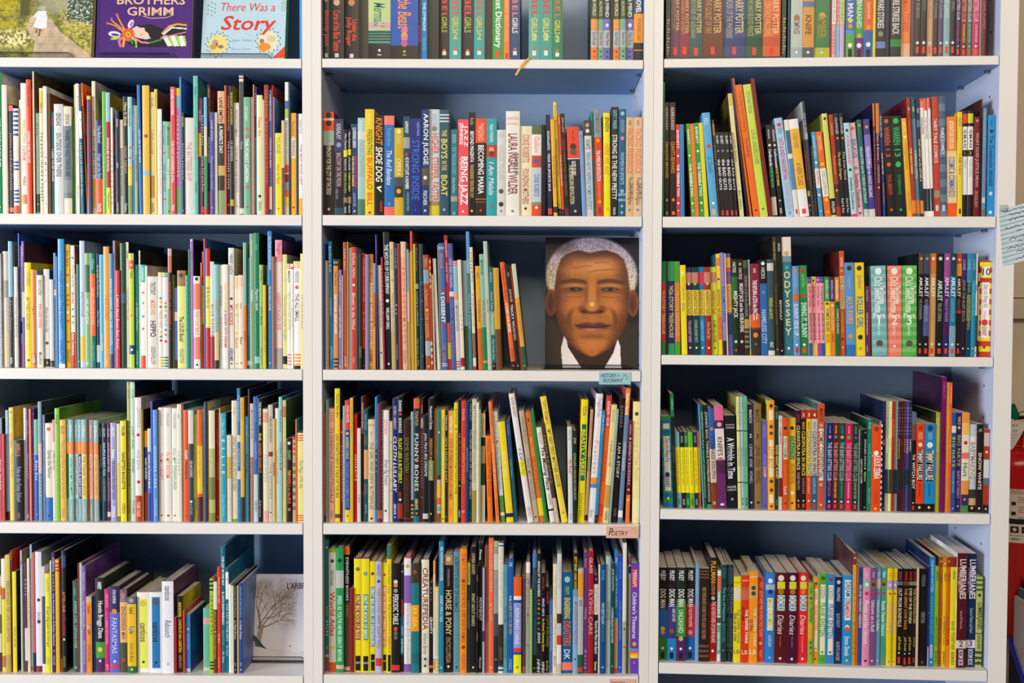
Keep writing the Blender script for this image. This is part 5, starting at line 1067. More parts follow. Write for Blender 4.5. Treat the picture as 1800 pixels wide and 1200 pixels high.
ROWS['R2'] = '''
@ 1155 400 4.9
36 290 1a8a50 L-8 | =22-86 d83c1c | =86-100 3a8a60 | 31-35 fd9 THE | B35-78 f4e0a8 13-STORY TREEHOUSE
78 290 3a3a30 L-8
95 290 38a868/5ac8a0 L-12 | =21-88 1f2c7c | 26-31 fe9 THE | B31-82 f4d890 26-STORY TREEHOUSE
155 290 5a9a30 L-15 | =23-86 e07a1c | 25-30 bb9850 THE | B32-80 c8b068 39-STORY TREEHOUSE
212 322 f4e020 L-25 | *9 eec | 13-40 ca3 Weird Old Maze Mystery | 42-52 886 APOLL
262 340 3a2458 L-25 | =7-8 d86 | =6-18 c8806c | *19 dcc058 | =26-55 e8c838 | 27-54 643 HAZARDOUS TALES | 61-86 c9c THE HARDEST WEIRD | *92 fe9
312 340 0e4034 L-25 | =6-18 c8806c | *19 a8b048 | =26-55 e8c838 | 27-54 643 HAZARDOUS TALES | 60-86 9b9 DONNER DINNER PARTY | *92 fe9
368 338 1a7cb8 L-25 | =6-20 d83850 | =26-55 e8c838 | 27-54 643 HAZARDOUS TALES | 60-85 8cf CANNON TO SUNSET | *92 fe9
420 338 a02a20 L-28 | =6-18 c8806c | *19 bbb878 | =26-55 e8c838 | 27-54 643 HAZARDOUS TALES | i62-82 eba One Dead Spy | *92 fe9
475 338 d0d830 L-28 | =6-18 c8806c | *19 dcc058 | =26-55 e8c838 | 27-54 643 HAZARDOUS TALES | 60-86 664 ALAMO ALL STARS | *92 665
530 225 f4d024/3a7090 L-35 | =4-12 e8842c | *25 332 | 35-62 553 SECONDHAND HEROES | =62-85 f08a28 | 63-84 b42 BROTHERS UNITE
570 215 8488d0 L-40 | 5-30 c7a KREIN TIM | B33-68 3a3a88 CALAMITY JACK | =72-86 8888b0 | =86-100 241c28
602 222 f0c0a8 L-35
615 222 5a5ca4 L-35 | =4-14 e8a040 | =15-18 e05028 | =22-28 8a5a78 | =30-58 e8b038 | 32-57 865 RAPUNZEL'S | =60-80 2a3468
655 272 14381f L-28 | 3-14 dec HATKE | =18-42 2a6a38 | B33-61 e8f0dc MIGHTY JACK | *86 ccc | *95 d65
708 272 3a1018 L-28 | *5 8a6 | 9-21 dcc HATKE | B25-76 eee MIGHTY JACK and the GOBLIN KING | *86 ccc
758 280 2a3024 L-28 | =0-8 4a5a30 | 16-60 998 LEGENDS of ZITA the SPACEGIRL | =62-72 c09838 | #74-95 4 7a7a50
800 275 cfdcc8 L-25 | =0-18 a4d0d4 | 5-14 677 HATKE | 20-44 bba THE RETURN | =48-58 887868 | =70-95 88a8b0 | =95-100 d8c048
@ 1315 400 4.9
20 310 8a2440 L-25 | 5-10 fec HATKE | 18-62 fff THE RETURN of ZITA the SPACEGIRL | =55-70 e06020 | =72-100 3a2c24 | *78 e83 | *88 386
112 275 16161a/2a2a2a L-28 | *4 eee | 8-20 ddc HICKS | =25-100 2868ac | *34 c0c8d0 | *34 5a88a8 | B52-88 bce NAMELESS CITY
175 272 33525c L-25 | =4-12 d0d4d0 | 40-62 c8d028 FRIENDS with BOYS | 86-92 dee FIRST | =95-100 e0dcd8
238 82 4a3c28/241c1c L-42 | 4-20 b8a070 Gareth Hinds | 40-74 8a6c44 THE DARK EDGAR | *95 eee
270 82 141414/14120f L-42 | 5-12 ccc HINDS | 53-70 d8ccb0 BEOWULF | *96 eee
312 80 2f7884/dcd0b8 L-38 | =0-16 ece0d0 | =16-21 7a94a4 | *14 c8b080 | 24-27 9cb THE | V28-84 f0dc98 ODYSSEY | *94 ede
392 330 6a9cd0/5a8ac0 L-25 | *6 e84 | 10-24 8bd Jennifer Holm | =31-39 c8743c | B42-78 eef SUNNY SIDE UP | *88 fff | ~91-97 d04030
450 325 2f9440/1f6a30 L-28 | *6 c33 | 10-24 7c7 Jennifer Holm | *34 c34 | =36-100 15803c | B41-80 dfe SWING IT, SUNNY | *88 fff | ~91-97 d85040
522 425 f4a0ac L-25 | =0-8 2a5098 | *4 d46 | 12-38 955 BABY SITTERS | 46-80 544 JENNIFER & MATTHEW HOLM | =84-100 2a58a8
558 422 f4a8b0 L-25 | =0-9 e8e044 | *5 345 | 12-38 955 BABYMOUSE | 46-80 544 JENNIFER & MATTHEW HOLM | =84-100 e8e06c
595 422 f4a0ac L-25 | =0-8 a83a84 | *4 ecc | 12-38 955 SKATER GIRL | 46-80 544 JENNIFER & MATTHEW HOLM | =84-100 a84090
628 422 f4a8b0 L-25 | =0-8 2a5098 | *4 d46 | 12-42 955 EXTREME BABYMOUSE | 46-80 544 JENNIFER & MATTHEW HOLM | =84-100 2a58a8
665 422 f0e028 L-22 | =0-31 1f9040 | 4-28 cec MONSTERS & COMICS | *34 442 | 40-70 336 COMICS SQUAD | 72-84 c43 RECESS
712 425 f0842c L-22 | =0-31 3c1c60 | 4-28 cac MONSTERS & COMICS | *36 fda | 38-68 fc8 COMICS SQUAD | 72-82 b32 LUNCH
755 425 0f7038 L-22 | =0-31 f0802c | 4-28 fec MONSTERS & COMICS | *34 233 | 40-72 e8d8b8 COMICS SQUAD
795 200 d8542c/5a1818 L-25 | 6-15 fca NUMAIR | *19 9ccc28 | =24-55 d8b880 | 25-54 a43 THE CREEPING | 58-78 bba828 GUSTAV SOARS | *84 642 | *92 fc6
@ 1465 420 5.333
120 220 5c98d4/4a80c0 L-32 | *6 432 | =88-100 2a78b8 | 14-28 9bd Victoria Jamieson | B36-66 f0b058 ALL'S FAIRE | d38-66 8ac in Middle School | *79 d94
210 220 f4d824/d8b818 L-28 | *6 333 | 14-28 a95 Jamieson | B36-70 2a70b4 ROLLER GIRL | *80 333 | *92 995
300 440 543078/8a3a50 L-10 | 5-22 caa Dan Jolley | 38-70 eda SCORN AND THE AMULETS | 84-94 caa HARPER
330 440 8a2824 L-10
362 250 74b4b4/4a8a90 L-28 | #0-100 11 8ac4c0 | *6 eff | 12-52 fff Chi's Sweet Home | u22-42 fff The Complete | h55 fff Part | h60 fff 1 | 65-77 dff Konami Kanata | *89 f0ece8 | *86 654
505 250 f08068 L-15 | #0-100 11 f49880 | *6 fed | 12-52 fed Chi's Sweet Home | u22-42 fed The Complete | h55 fed Part | h60 fed 2 | 65-77 fdc Konami Kanata | *89 f4e4dc
640 248 54b454/1a3a2a L-12 | #0-100 11 7ac468 | *6 efd | 12-52 efd Chi's Sweet Home | u22-42 efd The Complete | h55 efd Part | h60 efd 3 | 65-77 dfc Konami Kanata | *89 f0e4e0 | *86 654
780 135 241f1f/14201c | =0-20 5a4430 | *5 d8b070 | B23-42 eee AMULET | 44-64 987 THE STONEKEEPER | *88 edc | ~92-97 e04028
832 135 1a1a24 | =0-20 3a4468 | *5 a89878 | B23-42 eee AMULET | =50-80 4a5a98 | 44-66 99a THE STONEKEEPER'S CURSE | *88 edc | ~92-97 e04028
890 135 d08440 | =20-100 d8a060 | =0-14 e07a28 | *5 f0e0d0 | B23-42 fec AMULET | 44-66 c97 THE CLOUD SEARCHERS | *88 fec | ~92-97 e04028
950 135 12201c | *5 dcd8cc | B26-46 ded AMULET | 48-66 9a9 THE LAST COUNCIL | *88 ded | ~92-97 e84028
1022 135 4a1c58 | =0-28 a84890 | =80-100 2c2460 | *5 f0e0e8 | B23-42 fdf AMULET | 44-66 b8b PRINCE OF THE ELVES | *88 ecf | ~92-97 e84028
1080 135 1a7c9c | =0-22 0f3c4c | =70-100 78a8b8 | *5 dcd0d0 | B23-42 eff AMULET | 44-66 7bc ESCAPE FROM LUCIEN | *88 fff | ~92-97 e84038
1140 135 2a1a1c | =0-10 d84020 | =10-22 f09820 | *6 f0c898 | B24-42 fdc AMULET | 44-58 765 FIRELIGHT | =55-58 c03020 | *88 ec9 | ~92-97 d84028
1188 135 241c2c | =0-28 3c2c5c | 6-16 b9b LUNIE | 26-66 a87 DENIS THE RUST BOLTS | *92 eee
1236 135 1a3a50 | =0-28 2c88bc | =40-65 687848 | 6-16 8cd LUNIE | 26-74 9aa060 DENIS AND THE CAPERS | *92 cdd
1282 135 2090b8 | =0-28 187890 | 6-16 7bc LUNIE | 26-60 5cd DENIS AND THE SEA | *92 ecc
1322 135 e8d8c8/e8dcd0 | =30-36 8aa0b0 | =60-90 2a5a48 | ~95-97 d04030
1352 250 1c1616/2a2220 | %8-17 c8b090 | %23-82 d8b898 | i26-56 433 Diary of a Wimpy Kid | *52 ec4 | 66-76 643 KINNEY
1405 208 c83c1c L10 | #1-100 9 f0d828 | %6-16 f4ece4 | h11 443 10 | %22-80 f4ece8 | i24-48 543 Diary of a Wimpy Kid | i52-60 d33 Old School | *64 d33 | 68-78 854 KINNEY | *90 822
1522 .
'''
ROWS['R3'] = '''
@ 1150 645 4.365
72 375 1f70c0/2a8ac0 L-28 | #0-100 10 2a9a50 | %8-14 f0ece8 | %22-82 f0ece8 | i24-50 432 Diary of a Wimpy Kid | *64 147 | 66-78 654 KINNEY | *90 fe9
148 205 152420/141a1c L-38 | =0-20 1a7a48 | 4-14 9cb COMETLUV | 45-60 556 LAST HORIZON
178 498 78b4bc L-28 | =20-80 f4e418 | 24-70 aa962a Lunch Lady and the Cyborg | 88-96 344 KNOPF
212 498 1a181c L-25 | =20-80 f4e418 | 5-14 cb8 KROSOCZKA | 24-70 aa962a Lunch Lady and the League | 88-96 cc8 KNOPF
245 498 1f6a3c L-25 | =20-80 f4e418 | 5-14 8ca KROSOCZKA | 24-70 aa962a Lunch Lady and the Author | 88-96 9ca KNOPF
275 498 6ab030 L-25 | =20-80 f4e418 | 24-70 aa962a Lunch Lady and the Summer | 88-96 342 KNOPF
312 498 1f2c58 L-22 | =20-80 f4e418 | 5-14 8ac KROSOCZKA | 24-70 aa962a Lunch Lady and the Bake | 88-96 9bd KNOPF
342 498 f07c20 L-22 | =20-80 f4e418 | 24-70 aa962a Lunch Lady and the Field Trip | 88-96 a42 KNOPF
372 288 7aa8e0/2a5a88 L-45
380 290 0f5c40 L-42 | 7-22 bdc JOHNNY BOO | 22-66 8c9 JOHNNY BOO & THE HAPPY APPLES | 66-90 8c9 JAMES KOCHALKA
405 290 1c1c18 L-40 | 7-66 dcb JOHNNY BOO: TWINKLE POWER | 66-94 cca JAMES KOCHALKA | =96-100 3a9a50
440 320 8a3418/2a5a98 L-38 | =0-40 2a60a8 | *20 c86 | =40-74 d8c0a8 | 27-70 445 COMPASS SOUTH | =78-100 8a3a1c | ~93-96 c0a080
488 298 5c2058/b86088 L-40 | =0-14 e0688c | *18 cb9 | =22-52 e8dcd4 | =52-53 d07080 | 30-64 433 KNIFE'S EDGE | =66-100 6a2868 | ~95-97 ede
558 370 16171a/2a2a28 L-30 | h10 dcd MADELEINE | h13 dcd L'ENGLE | B24-68 f0f0f0 A Wrinkle in Time | d32-60 556 THE GRAPHIC NOVEL | h77 ccc HOPE | h80 ccc LARSON | *90 8ac
643 225 e8e090/b0a850 L-25 | 5-25 bb8 RAYMOND | 45-62 a98 GOLDIE VANCE | =30-31 333 | =76-77 333
668 225 a8c4d8 L-22 | 5-25 9ab RAYMOND | 45-62 78a GOLDIE VANCE | =30-31 447 | =76-77 447 | 90-97 567 BOOM
690 225 6ab880 L-20 | 5-25 5a7 RAYMOND | 45-62 487 GOLDIE VANCE | =30-31 343 | =76-77 343 | 90-97 353 BOOM
722 285 2f2c48/1a1a2c L-18 | 5-18 ddd MARCH | h30 eee 2 | 38-50 bbc LEWIS | 52-60 bbc AYDIN | 64-76 bbc POWELL | *94 eee
768 280 8a7440/4a4428 L-18 | 5-18 443 MARCH | h31 332 3 | 40-50 543 LEWIS | 52-60 543 AYDIN | 64-76 543 POWELL | *94 221
828 410 6a5cb0/3a3060 L-12 | 5-18 98c LARSON | 38-52 98d SECRET | =50-62 6a5cb0 | 52-64 fc4 CAMP | *96 334
@ 1340 670 4.8
45 160 f4a424/d8d050 L-15 | *5 333 | %9-18 f0e4c0 | *24 543 | *30 543 | %36-70 f0e4c0 | B42-62 e08a28 LINT BOY | *74 543 | *82 543 | %86-94 f0e4c0 | *97 432
105 215 1a3a34 L-10 | 5-12 6a8 AUSTIN | B37-70 e8dc38 GOOD NIGHT, PLANET | 90-96 698 TOON
135 290 e0d4cc/c8b8a8 L-8 | 3-8 c66 CHOE | 12-30 a66 CAMPION | =66-86 8a2018 | =86-100 dcc8b8
168 308 e0501c/2a7a50 L-10 | *11 222 | %20-45 e8dcb8 | 22-44 563 POLLY WAKEMIL | 50-74 f73 THE RUNAWAY PRINCESS | 74-80 fcb Kat | *82 bbb | *93 732
220 308 f0b424 L-10 | *11 222 | %20-45 16803c | 21-44 9c8 DRAGON | 50-72 a72 JACK AND THE BIG | *82 eec | *93 732
282 245 2a1620/1a1a24 L-12 | =0-12 1c1830 | 4-12 a33 MAIHACK | B15-60 f0dc90 CLEOPATRA IN SPACE | 62-80 b99 TARGET PRACTICE | *91 edd | ~94-98 e03a34
325 240 2a1410 L-10 | =0-9 b02c1c | h5 fed 2 | 12-20 ca6 MAIHACK | B21-66 f0d040 CLEOPATRA IN SPACE | 68-84 b87 THE THIEF AND THE SWORD | *91 edd | ~94-98 e03a34
368 240 f0c820 L-8 | =0-9 c0341c | h5 fed 3 | =66-100 d8481c | 12-20 a82 MAIHACK | B21-66 4a98b8 CLEOPATRA IN SPACE | 68-84 fb8 SECRET OF THE TIME TABLETS | *91 fed
412 240 c4ccc8 L-8 | =0-9 b02c1c | h5 fed 4 | =66-100 28648c | 12-20 988 MAIHACK | B21-66 802048 CLEOPATRA IN SPACE | 68-84 9bd GOLDEN LION | *91 fed | ~94-98 c03a44
462 192 d05430/4a7a78 L-8 | 4-16 622 MARCUS | *20 ca8 | %23-72 ece0c8 | B25-70 443 COMIC CONFIDENTIAL | *76 ca8 | *95 fc5
522 350 3a80c8
535 350 1a2460 | 3-12 89c RAINA TELGEMEIER | *16 e87080 | B22-66 c8ccdc THE BABY-SITTERS CLUB | 66-84 b57 KRISTY'S GREAT IDEA | *90 edd | ~93-98 e83038
588 350 701814 | 3-12 fc6 RAINA TELGEMEIER | *16 3898b8 | B22-66 d8a090 THE BABY-SITTERS CLUB | 67-86 fc6 THE TRUTH ABOUT STACEY | *90 edd | ~93-98 e83038
637 352 134c44 | 3-12 5a8 RAINA TELGEMEIER | *16 f0a838 | B22-66 a8c0b4 THE BABY-SITTERS CLUB | 67-86 5a8 MARY ANNE SAVES THE DAY | *90 edd | ~93-98 e83038
692 355 cc1458 | 3-12 fbc RAINA TELGEMEIER | *16 58b038 | B22-66 f098b0 THE BABY-SITTERS CLUB | 67-86 fbc CLAUDIA AND MEAN JANINE | *90 edd | ~93-98 e05030
752 358 0f3c2c | 3-12 6b8 GALE GALLIGAN | *16 8a4a70 | B22-66 8ab098 THE BABY-SITTERS CLUB | 67-86 9b7 DAWN AND THE THREE | *90 edd | ~93-98 e83038
805 410 d8d8e0
815 410 16201f/7a7a78 | 4-24 344 TILLIE | 36-66 ddd DART'S DIRTY HOME | 75-95 244 PEPPER
845 405 141416/4a4a48 | *4 b75 | 12-46 ccc SPINNED AWAY | *48 e8c838 | 52-64 cc8 MEAN | *96 ccc
875 322 11805e/1a6a50 | 3-10 adc ROSE | 26-56 5cb ARIANE ROYBOOK | 74-92 5cb AMES J MURRAY
@ 1520 640 4.2857
44 462 f04c14/e8e0d8 | =0-100 f04c14 | *4 a32 | 8-22 d64 GARY NORTHFIELD | *32 fff | B35-62 fff JULIUS ZEBRA | 76-92 c42 CANDLEWICK | *97 fc4
115 430 e8e0dc | #0-100 16 181414
125 278 2c2860/1a1c3c | 35-40 ddd ZEUS | =36-37 1a1c3c | *97 ccd
148 278 a8b48c | 5-30 897 OLYMPIANS | 34-47 fff ATHENA | =62-84 2a3434
172 278 f0e8a0 | 5-30 cc9 OLYMPIANS | 34-42 e97 HERA | =62-84 3a4444
195 280 b82c14 | 16-32 e86 OLYMPIANS | 34-44 c53 HADES | =62-84 3a2a24
217 280 82acac | 5-30 9cc OLYMPIANS | 34-50 8ac83c POSEIDON | =62-84 24383c
240 280 471430 | 5-30 a79 OLYMPIANS | 34-52 e8c020 APHRODITE | =62-82 242c34
262 280 541418 | 5-30 a77 OLYMPIANS | 34-40 b22 ARES | =62-82 202428
282 280 3c3038 | 5-30 988 OLYMPIANS | 34-46 e8b848 APOLLO | =62-82 202c30
302 280 4c4090 | 5-30 aad OLYMPIANS | 34-47 fc9 ARTEMIS | =62-76 2a2c44
325 280 2c2838/8a8890 | 5-30 99a OLYMPIANS | 34-45 fee HERMES | =64-76 242830
345 362 1c1418/8a9498 | =0-28 7a4448 | =0-12 5a6c7c | 42-48 ddd THE | B50-77 f0e8e4 WITCH BOY | *91 edd | ~94-98 e03038
380 445 ec4414/c8c0b8 | =91-100 151214 | *5 a32 | 10-18 fb9 PASTIS | *24 f0ece0 | %30-65 1c1816 | B30-64 f0e8dc TIMMY FAILURE | 68-82 a33 MISTAKES WERE MADE | *95 fc5
440 448 1c8cc8/c8c0b8 | =91-100 151214 | *5 147 | 10-18 abd PASTIS | *24 f0ece0 | %30-65 1c1816 | B30-64 f0e8dc TIMMY FAILURE | 68-82 147 NOW LOOK WHAT YOU DID | *95 fc5
525 362 b0a838/2c3020 | 5-40 cc7 AND BARNACLE | 42-65 c98 PITAYA ZOMBIES
558 95 7c0f5c/3c1838 | 4-16 b4a ISMAILOV | 36-60 513 STRONG RAIN MAKER
602 138 f4c440 | =60-100 f0b830
622 138 ee5c30 | 2-16 fda LUKE PEARSON | 40-62 fc7 HILDA AND THE TROLL | *97 fdd
645 365 185c98/1a4a7c | =0-12 185898 | *16 ca8 | =13-20 e0dcd0 | B24-54 c8c828 BIG NATE | 58-80 9bd WHAT COULD POSSIBLY GO WRONG | *96 c9a
678 365 3c2874 | 4-12 ec5 PEIRCE | *15 cda | B22-54 b8b040 BIG NATE | 58-86 c9c SILENT BUT DEADLY | *94 e8c028
720 365 e8e0c8/f08a40 | =0-10 f09840 | =10-22 f0c060 | *30 a43 | =40-46 e87080 | B50-64 2a8a5c Hurt | =68-82 e89838 | =82-100 3a2c60 | *87 e86 | =93-100 4a8a40
778 450 c0ccd4/8a9ca8 | =14-60 e8e4e0 | B20-62 888 BABYMAKING | =74-84 3a3830 | =84-92 c8a878 | =92-100 161418 | *95 fc5
832 450 1e1c1c/6a2c1c | *7 888 | 32-74 e4dcd4 SNOW WHITE | =8-9 555 | *95 ddd
888 490 a83018/6a3018 | =4-20 c8b0a8 | *27 ec4 | =36-60 d0ccc4 | =58-66 5a6878 | =90-100 161214 | *95 fc5
935 .
'''
ROWS['R4'] = '''
@ 1150 920 4.4444
30 342 171a18/1a201c | =45-76 2868b0 | =76-100 2c8434 | h8 eee PILKEY | 3-14 eee PILKEY | B23-44 f4f0ec DOG MAN | *66 ec3 | *70 e93 | *87 eee | ~91-98 18201c
98 342 1c1824/1a1c22 | =40-76 40347c | =76-100 1c84c0 | 3-14 eee PILKEY | B23-42 f4f0ec DOG MAN | u44-58 ddd AND CAT KID | *68 854 | *87 eee | ~91-98 181c24
170 342 1a2c1c/18201c | =34-74 3c8c34 | =76-100 58205c | 3-14 eee PILKEY | B23-42 f4f0ec DOG MAN | 45-70 dec UNLEASHED | *76 ca7 | *87 eee | ~91-98 201824
242 342 1a1a1e/16181c | =40-74 c02c34 | =74-100 1860ac | 3-14 eee PILKEY | B23-42 f4f0ec DOG MAN | 42-64 fcc A TALE OF TWO KITTIES | *70 d88 | *87 eee | ~91-98 181c24
314 318 7aa4d0/4a6a88 | 5-28 9bd EDITH MULLIGAN | 42-66 e66 THE INCREDIBLES | 80-90 9bd WALKER
345 350 2a1c14/6a2020 | #2-12 3 6a4c34 | 20-76 a8805c MISS PEREGRINE'S HOME FOR PECULIAR CHILDREN | #82-98 3 6a4c34
425 265 a8141c/181410 | =0-44 1c1a18 | B3-24 f0a820 PULLMAN | 24-36 c85 ILLUSTRATED | *39 c8b088 | 42-82 fbb THE ADVENTURES OF JOHN BLAKE | *90 eee
485 365 e8e0d8 | =6-22 ec6c3c | =22-50 7ab098 | 24-48 fff DINOSAURS | =52-58 3a5a50 | =60-92 6aa890 | 68-88 dfe NERD POWER
515 320 12403c/8a8c88 | 3-14 377 RIORDAN | 23-58 6ab0a8 The Son of Neptune | 60-80 488 HEROES OF OLYMPUS | *88 588
560 320 14262c | 3-20 567 RIORDAN | 23-50 788 The Throne of Fire | 55-85 577 KANE CHRONICLES | *88 a83
582 320 1c2a30/a8aca8 | 3-20 567 RIORDAN | 23-50 788 The Red Pyramid | 55-85 577 KANE CHRONICLES | *88 a83
612 412 f0dc14/c8c0a8 | h7 875 GEOFF | *16 eee | =13-28 e4d8b8 | u38-78 875 THE TAPPER TWINS | d42-76 443 TEAR UP NEW YORK | h88 876 LB
670 402 e03818/8ab040 | h6 fca GEOFF | *16 443 | =14-28 d86848 | u39-78 fff THE TAPPER TWINS | d36-52 511 GO TO WAR | h88 fca LB
735 372 f4981c/e8a040 | h6 fec GEOFF | =15-30 d8a858 | *18 443 | *24 443 | u40-82 f4ecc8 THE TAPPER TWINS | d52-66 743 GO VIRAL | h88 fec LB
803 418 ec442c/6a3030 | 6-12 fba FOX | 16-70 fca BOYS AND THE SCHOOL FULL GUIDE | *78 fcb | 86-94 fa9 PENGUIN
850 378 2474c0 | 2-5 fff
@ 1340 930 4.615
8 350 2f80cc/1f5a90 | *9 eef | =13-19 a8b8d0 | *21 238 | %28-64 f0e8dc | B29-63 cccc28 MAX CRUMBLY | 69-82 cdf LOCKER HERO | *94 9bd
95 350 5a1418/6a1c20 | *6 edc | %10-18 dcd82c | *21 a72 | %25-42 eae4dc | B26-42 2a7c90 DORK | i46-68 f0e4dc Diaries | i70-82 c99 Tales from a not so Fabulous Life | *95 fdd
192 350 4a1030/6a2048 | *6 edc | %10-18 dcd82c | *21 a72 | %25-42 eae4dc | B26-42 2a7c90 DORK | i46-68 f0e4dc Diaries | i70-82 c9a Tales from a not so Popular Girl | *95 fdd
282 350 e4242c/d83030 | *6 edc | %10-18 dcd82c | *21 e72 | %25-42 eae4dc | B26-42 2a7c90 DORK | i46-68 f4e4d0 Diaries | i70-88 fbb Tales from a not so Perfect Pet Sitter | *95 fdd
365 432 84b838/c0c840 | 6-14 475 Cat Blake | *19 744 | *25 b73 | 30-48 563 The Candy | =50-70 c8b030 | *74 755 | *80 755 | *87 755
408 390 f0981c/d8c8a0 | *7 257 | %13-86 f0e4d0 | B32-62 f08828 FRANK EINSTEIN | 16-26 998 SCIESZKA | *83 e93 | *95 732
450 358 4cac34/b0b8a8 | *5 363 | %12-90 f0e8d4 | B32-70 44a438 FRANK EINSTEIN | 14-28 998 SCIESZKA | *87 6a5 | *95 678
515 365 2488d4/a0b0c0 | *6 a34 | %12-90 f0e8d4 | B33-72 2474b8 FRANK EINSTEIN | 14-28 998 SCIESZKA | *87 37a | *95 c45
580 385 16284c/1a2440 | *6 ccc | 12-28 ccd SWALLOWDALE | B42-58 9ab BLACK BEAUTY | i74-96 bbd NORTH SHORE
640 372 2490cc/1f7cb8 | %5-50 ece8e4 | 7-34 2468a0 DREAM ON, | 30-48 ec5058 AMBER | *58 eee | *60 e54 | 68-90 def Emma Shevah | *95 dc4
722 195 c8982c/5a3434 | =0-10 8a3020 | *4 ec9 | =10-60 d8a830 | 30-90 875 GRAPHIC TALES
752 305 ec5824
770 305 1c508c | 18-62 eec PIX ONE WEIRDEST WEEKEND | 3-10 123 HARPER
@ 1510 920 4.3636
18 338 e88cb4/c8c0bc L3 | 4-10 fce Simpson | =12-22 9ab898 | *17 eee | *26 e03058 | B33-78 fce4ec Phoebe and Her Unicorn | *95 422
75 338 7c5080 L3 | 4-10 cac Simpson | =12-22 7a5a60 | *17 432 | *26 d83058 | B33-65 ede Unicorn on a Roll | *95 fcb
120 338 68a0c4 L3 | 4-10 cdf Simpson | =11-21 d8b8b8 | *26 d83058 | B33-65 dff Unicorn vs. Goblins | *95 ecc
155 338 489880 L3 | 4-10 cfe Simpson | =12-22 6a8a58 | *17 432 | *26 e03058 | B34-70 cfe Razzle Dazzle Unicorn | *95 e55
202 342 f0d414 L3 | 4-10 e93 Simpson | =12-22 b8a0c0 | *17 ede | *26 e05058 | B34-66 f0b0a8 Unicorn Crossing | *96 e66
245 342 f0d414 L3 | 4-10 e93 Simpson | =12-22 b8a0c0 | *17 ede | *26 e05058 | B34-66 f0b0a8 Unicorn Crossing | *96 e66
282 345 1a1414 L3 | 3-12 d83028 BONE | =13-17 3a7a80 | B20-60 dcd4c8 OUT FROM BONEVILLE | i70-84 ec5 Jeff Smith | *87 ddd | ~91-98 d83824
325 345 1a1414 L3 | 3-12 d83028 BONE | =13-17 8a3020 | B20-62 f09030 THE GREAT COW RACE | i70-84 ec5 Jeff Smith | *87 ddd | ~91-98 d83824
365 345 1a1618 L3 | 3-12 d83028 BONE | =13-17 8a8a80 | B20-56 d8e4b8 EYES OF THE STORM | i70-84 ec5 Jeff Smith | *87 ddd | ~91-98 d83824
402 345 1a1614 L3 | 3-12 a83028 BONE | =13-17 8a8430 | B20-56 d0a820 THE DRAGONSLAYER | i70-80 aa4 Jeff Smith | ~91-96 a83824
430 338 d8bca8 | 
450 345 161616/2a2a28 | 6-18 777 STEVENSON | 44-56 888 NIMONA | *96 555
515 330 24246c | *46 d9d | *60 d9d | =80-100 c8a0d8
530 255 1f84b8/16305c | 3-32 9cf SHANNON WATTERS | 36-70 3ab4b0 DREAM TEAM | 80-92 eef BOOM BOX | *96 eee
572 330 8cb818/aa6020 | 4-14 553 LUMBERJANES | 50-80 563 BEWARE THE KITTEN HOLY | 84-98 463 BOOM BOX
602 255 b05818 | =0-9 8a4418 | *4 e8a830 | 16-24 853 LUMBERJANES | 56-80 742 FRIENDSHIP TO THE MAX | 86-98 742 BOOM BOX
630 255 f0c418 | =0-9 c87820 | *6 eda | 14-22 853 LUMBERJANES | 54-80 863 A TERRIBLE PLAN | 86-98 753 BOOM BOX
660 255 dc6418 | =0-9 9a3418 | *4 e8a830 | 14-22 853 LUMBERJANES | 54-80 a32 OUT OF TIME | =80-100 e88a28
690 255 e8dc20 | =0-9 8a2418 | 12-20 884 LUMBERJANES | 58-84 884 BAND TOGETHER | 86-98 674 BOOM BOX
738 225 561420/e8e4e8 | B5-40 eee0dc LUMBERJANES | d12-34 daa TO THE MAX EDITION | 50-66 b88 Stevenson Ellis Watters Allen | =76-83 e0d0c4 | h79 443 2 | 84-98 ede BOOM BOX
815 228 142a50/c8c0c4 | B5-40 e8e8ec LUMBERJANES | d12-34 aac TO THE MAX EDITION | 48-70 9ab Stevenson Watters Leyh Pietsch | =76-83 e0d8d8 | h79 345 3 | 84-98 dde BOOM BOX
888 408 b0b860/a8ac58 | #2-18 3 4a6030 | *20 342 | B28-58 343a28 LUMBERJANES | =62-63 233 | 64-80 453 UNICORN POWER! | #82-100 3 3a5030 | *94 342
938 .
'''
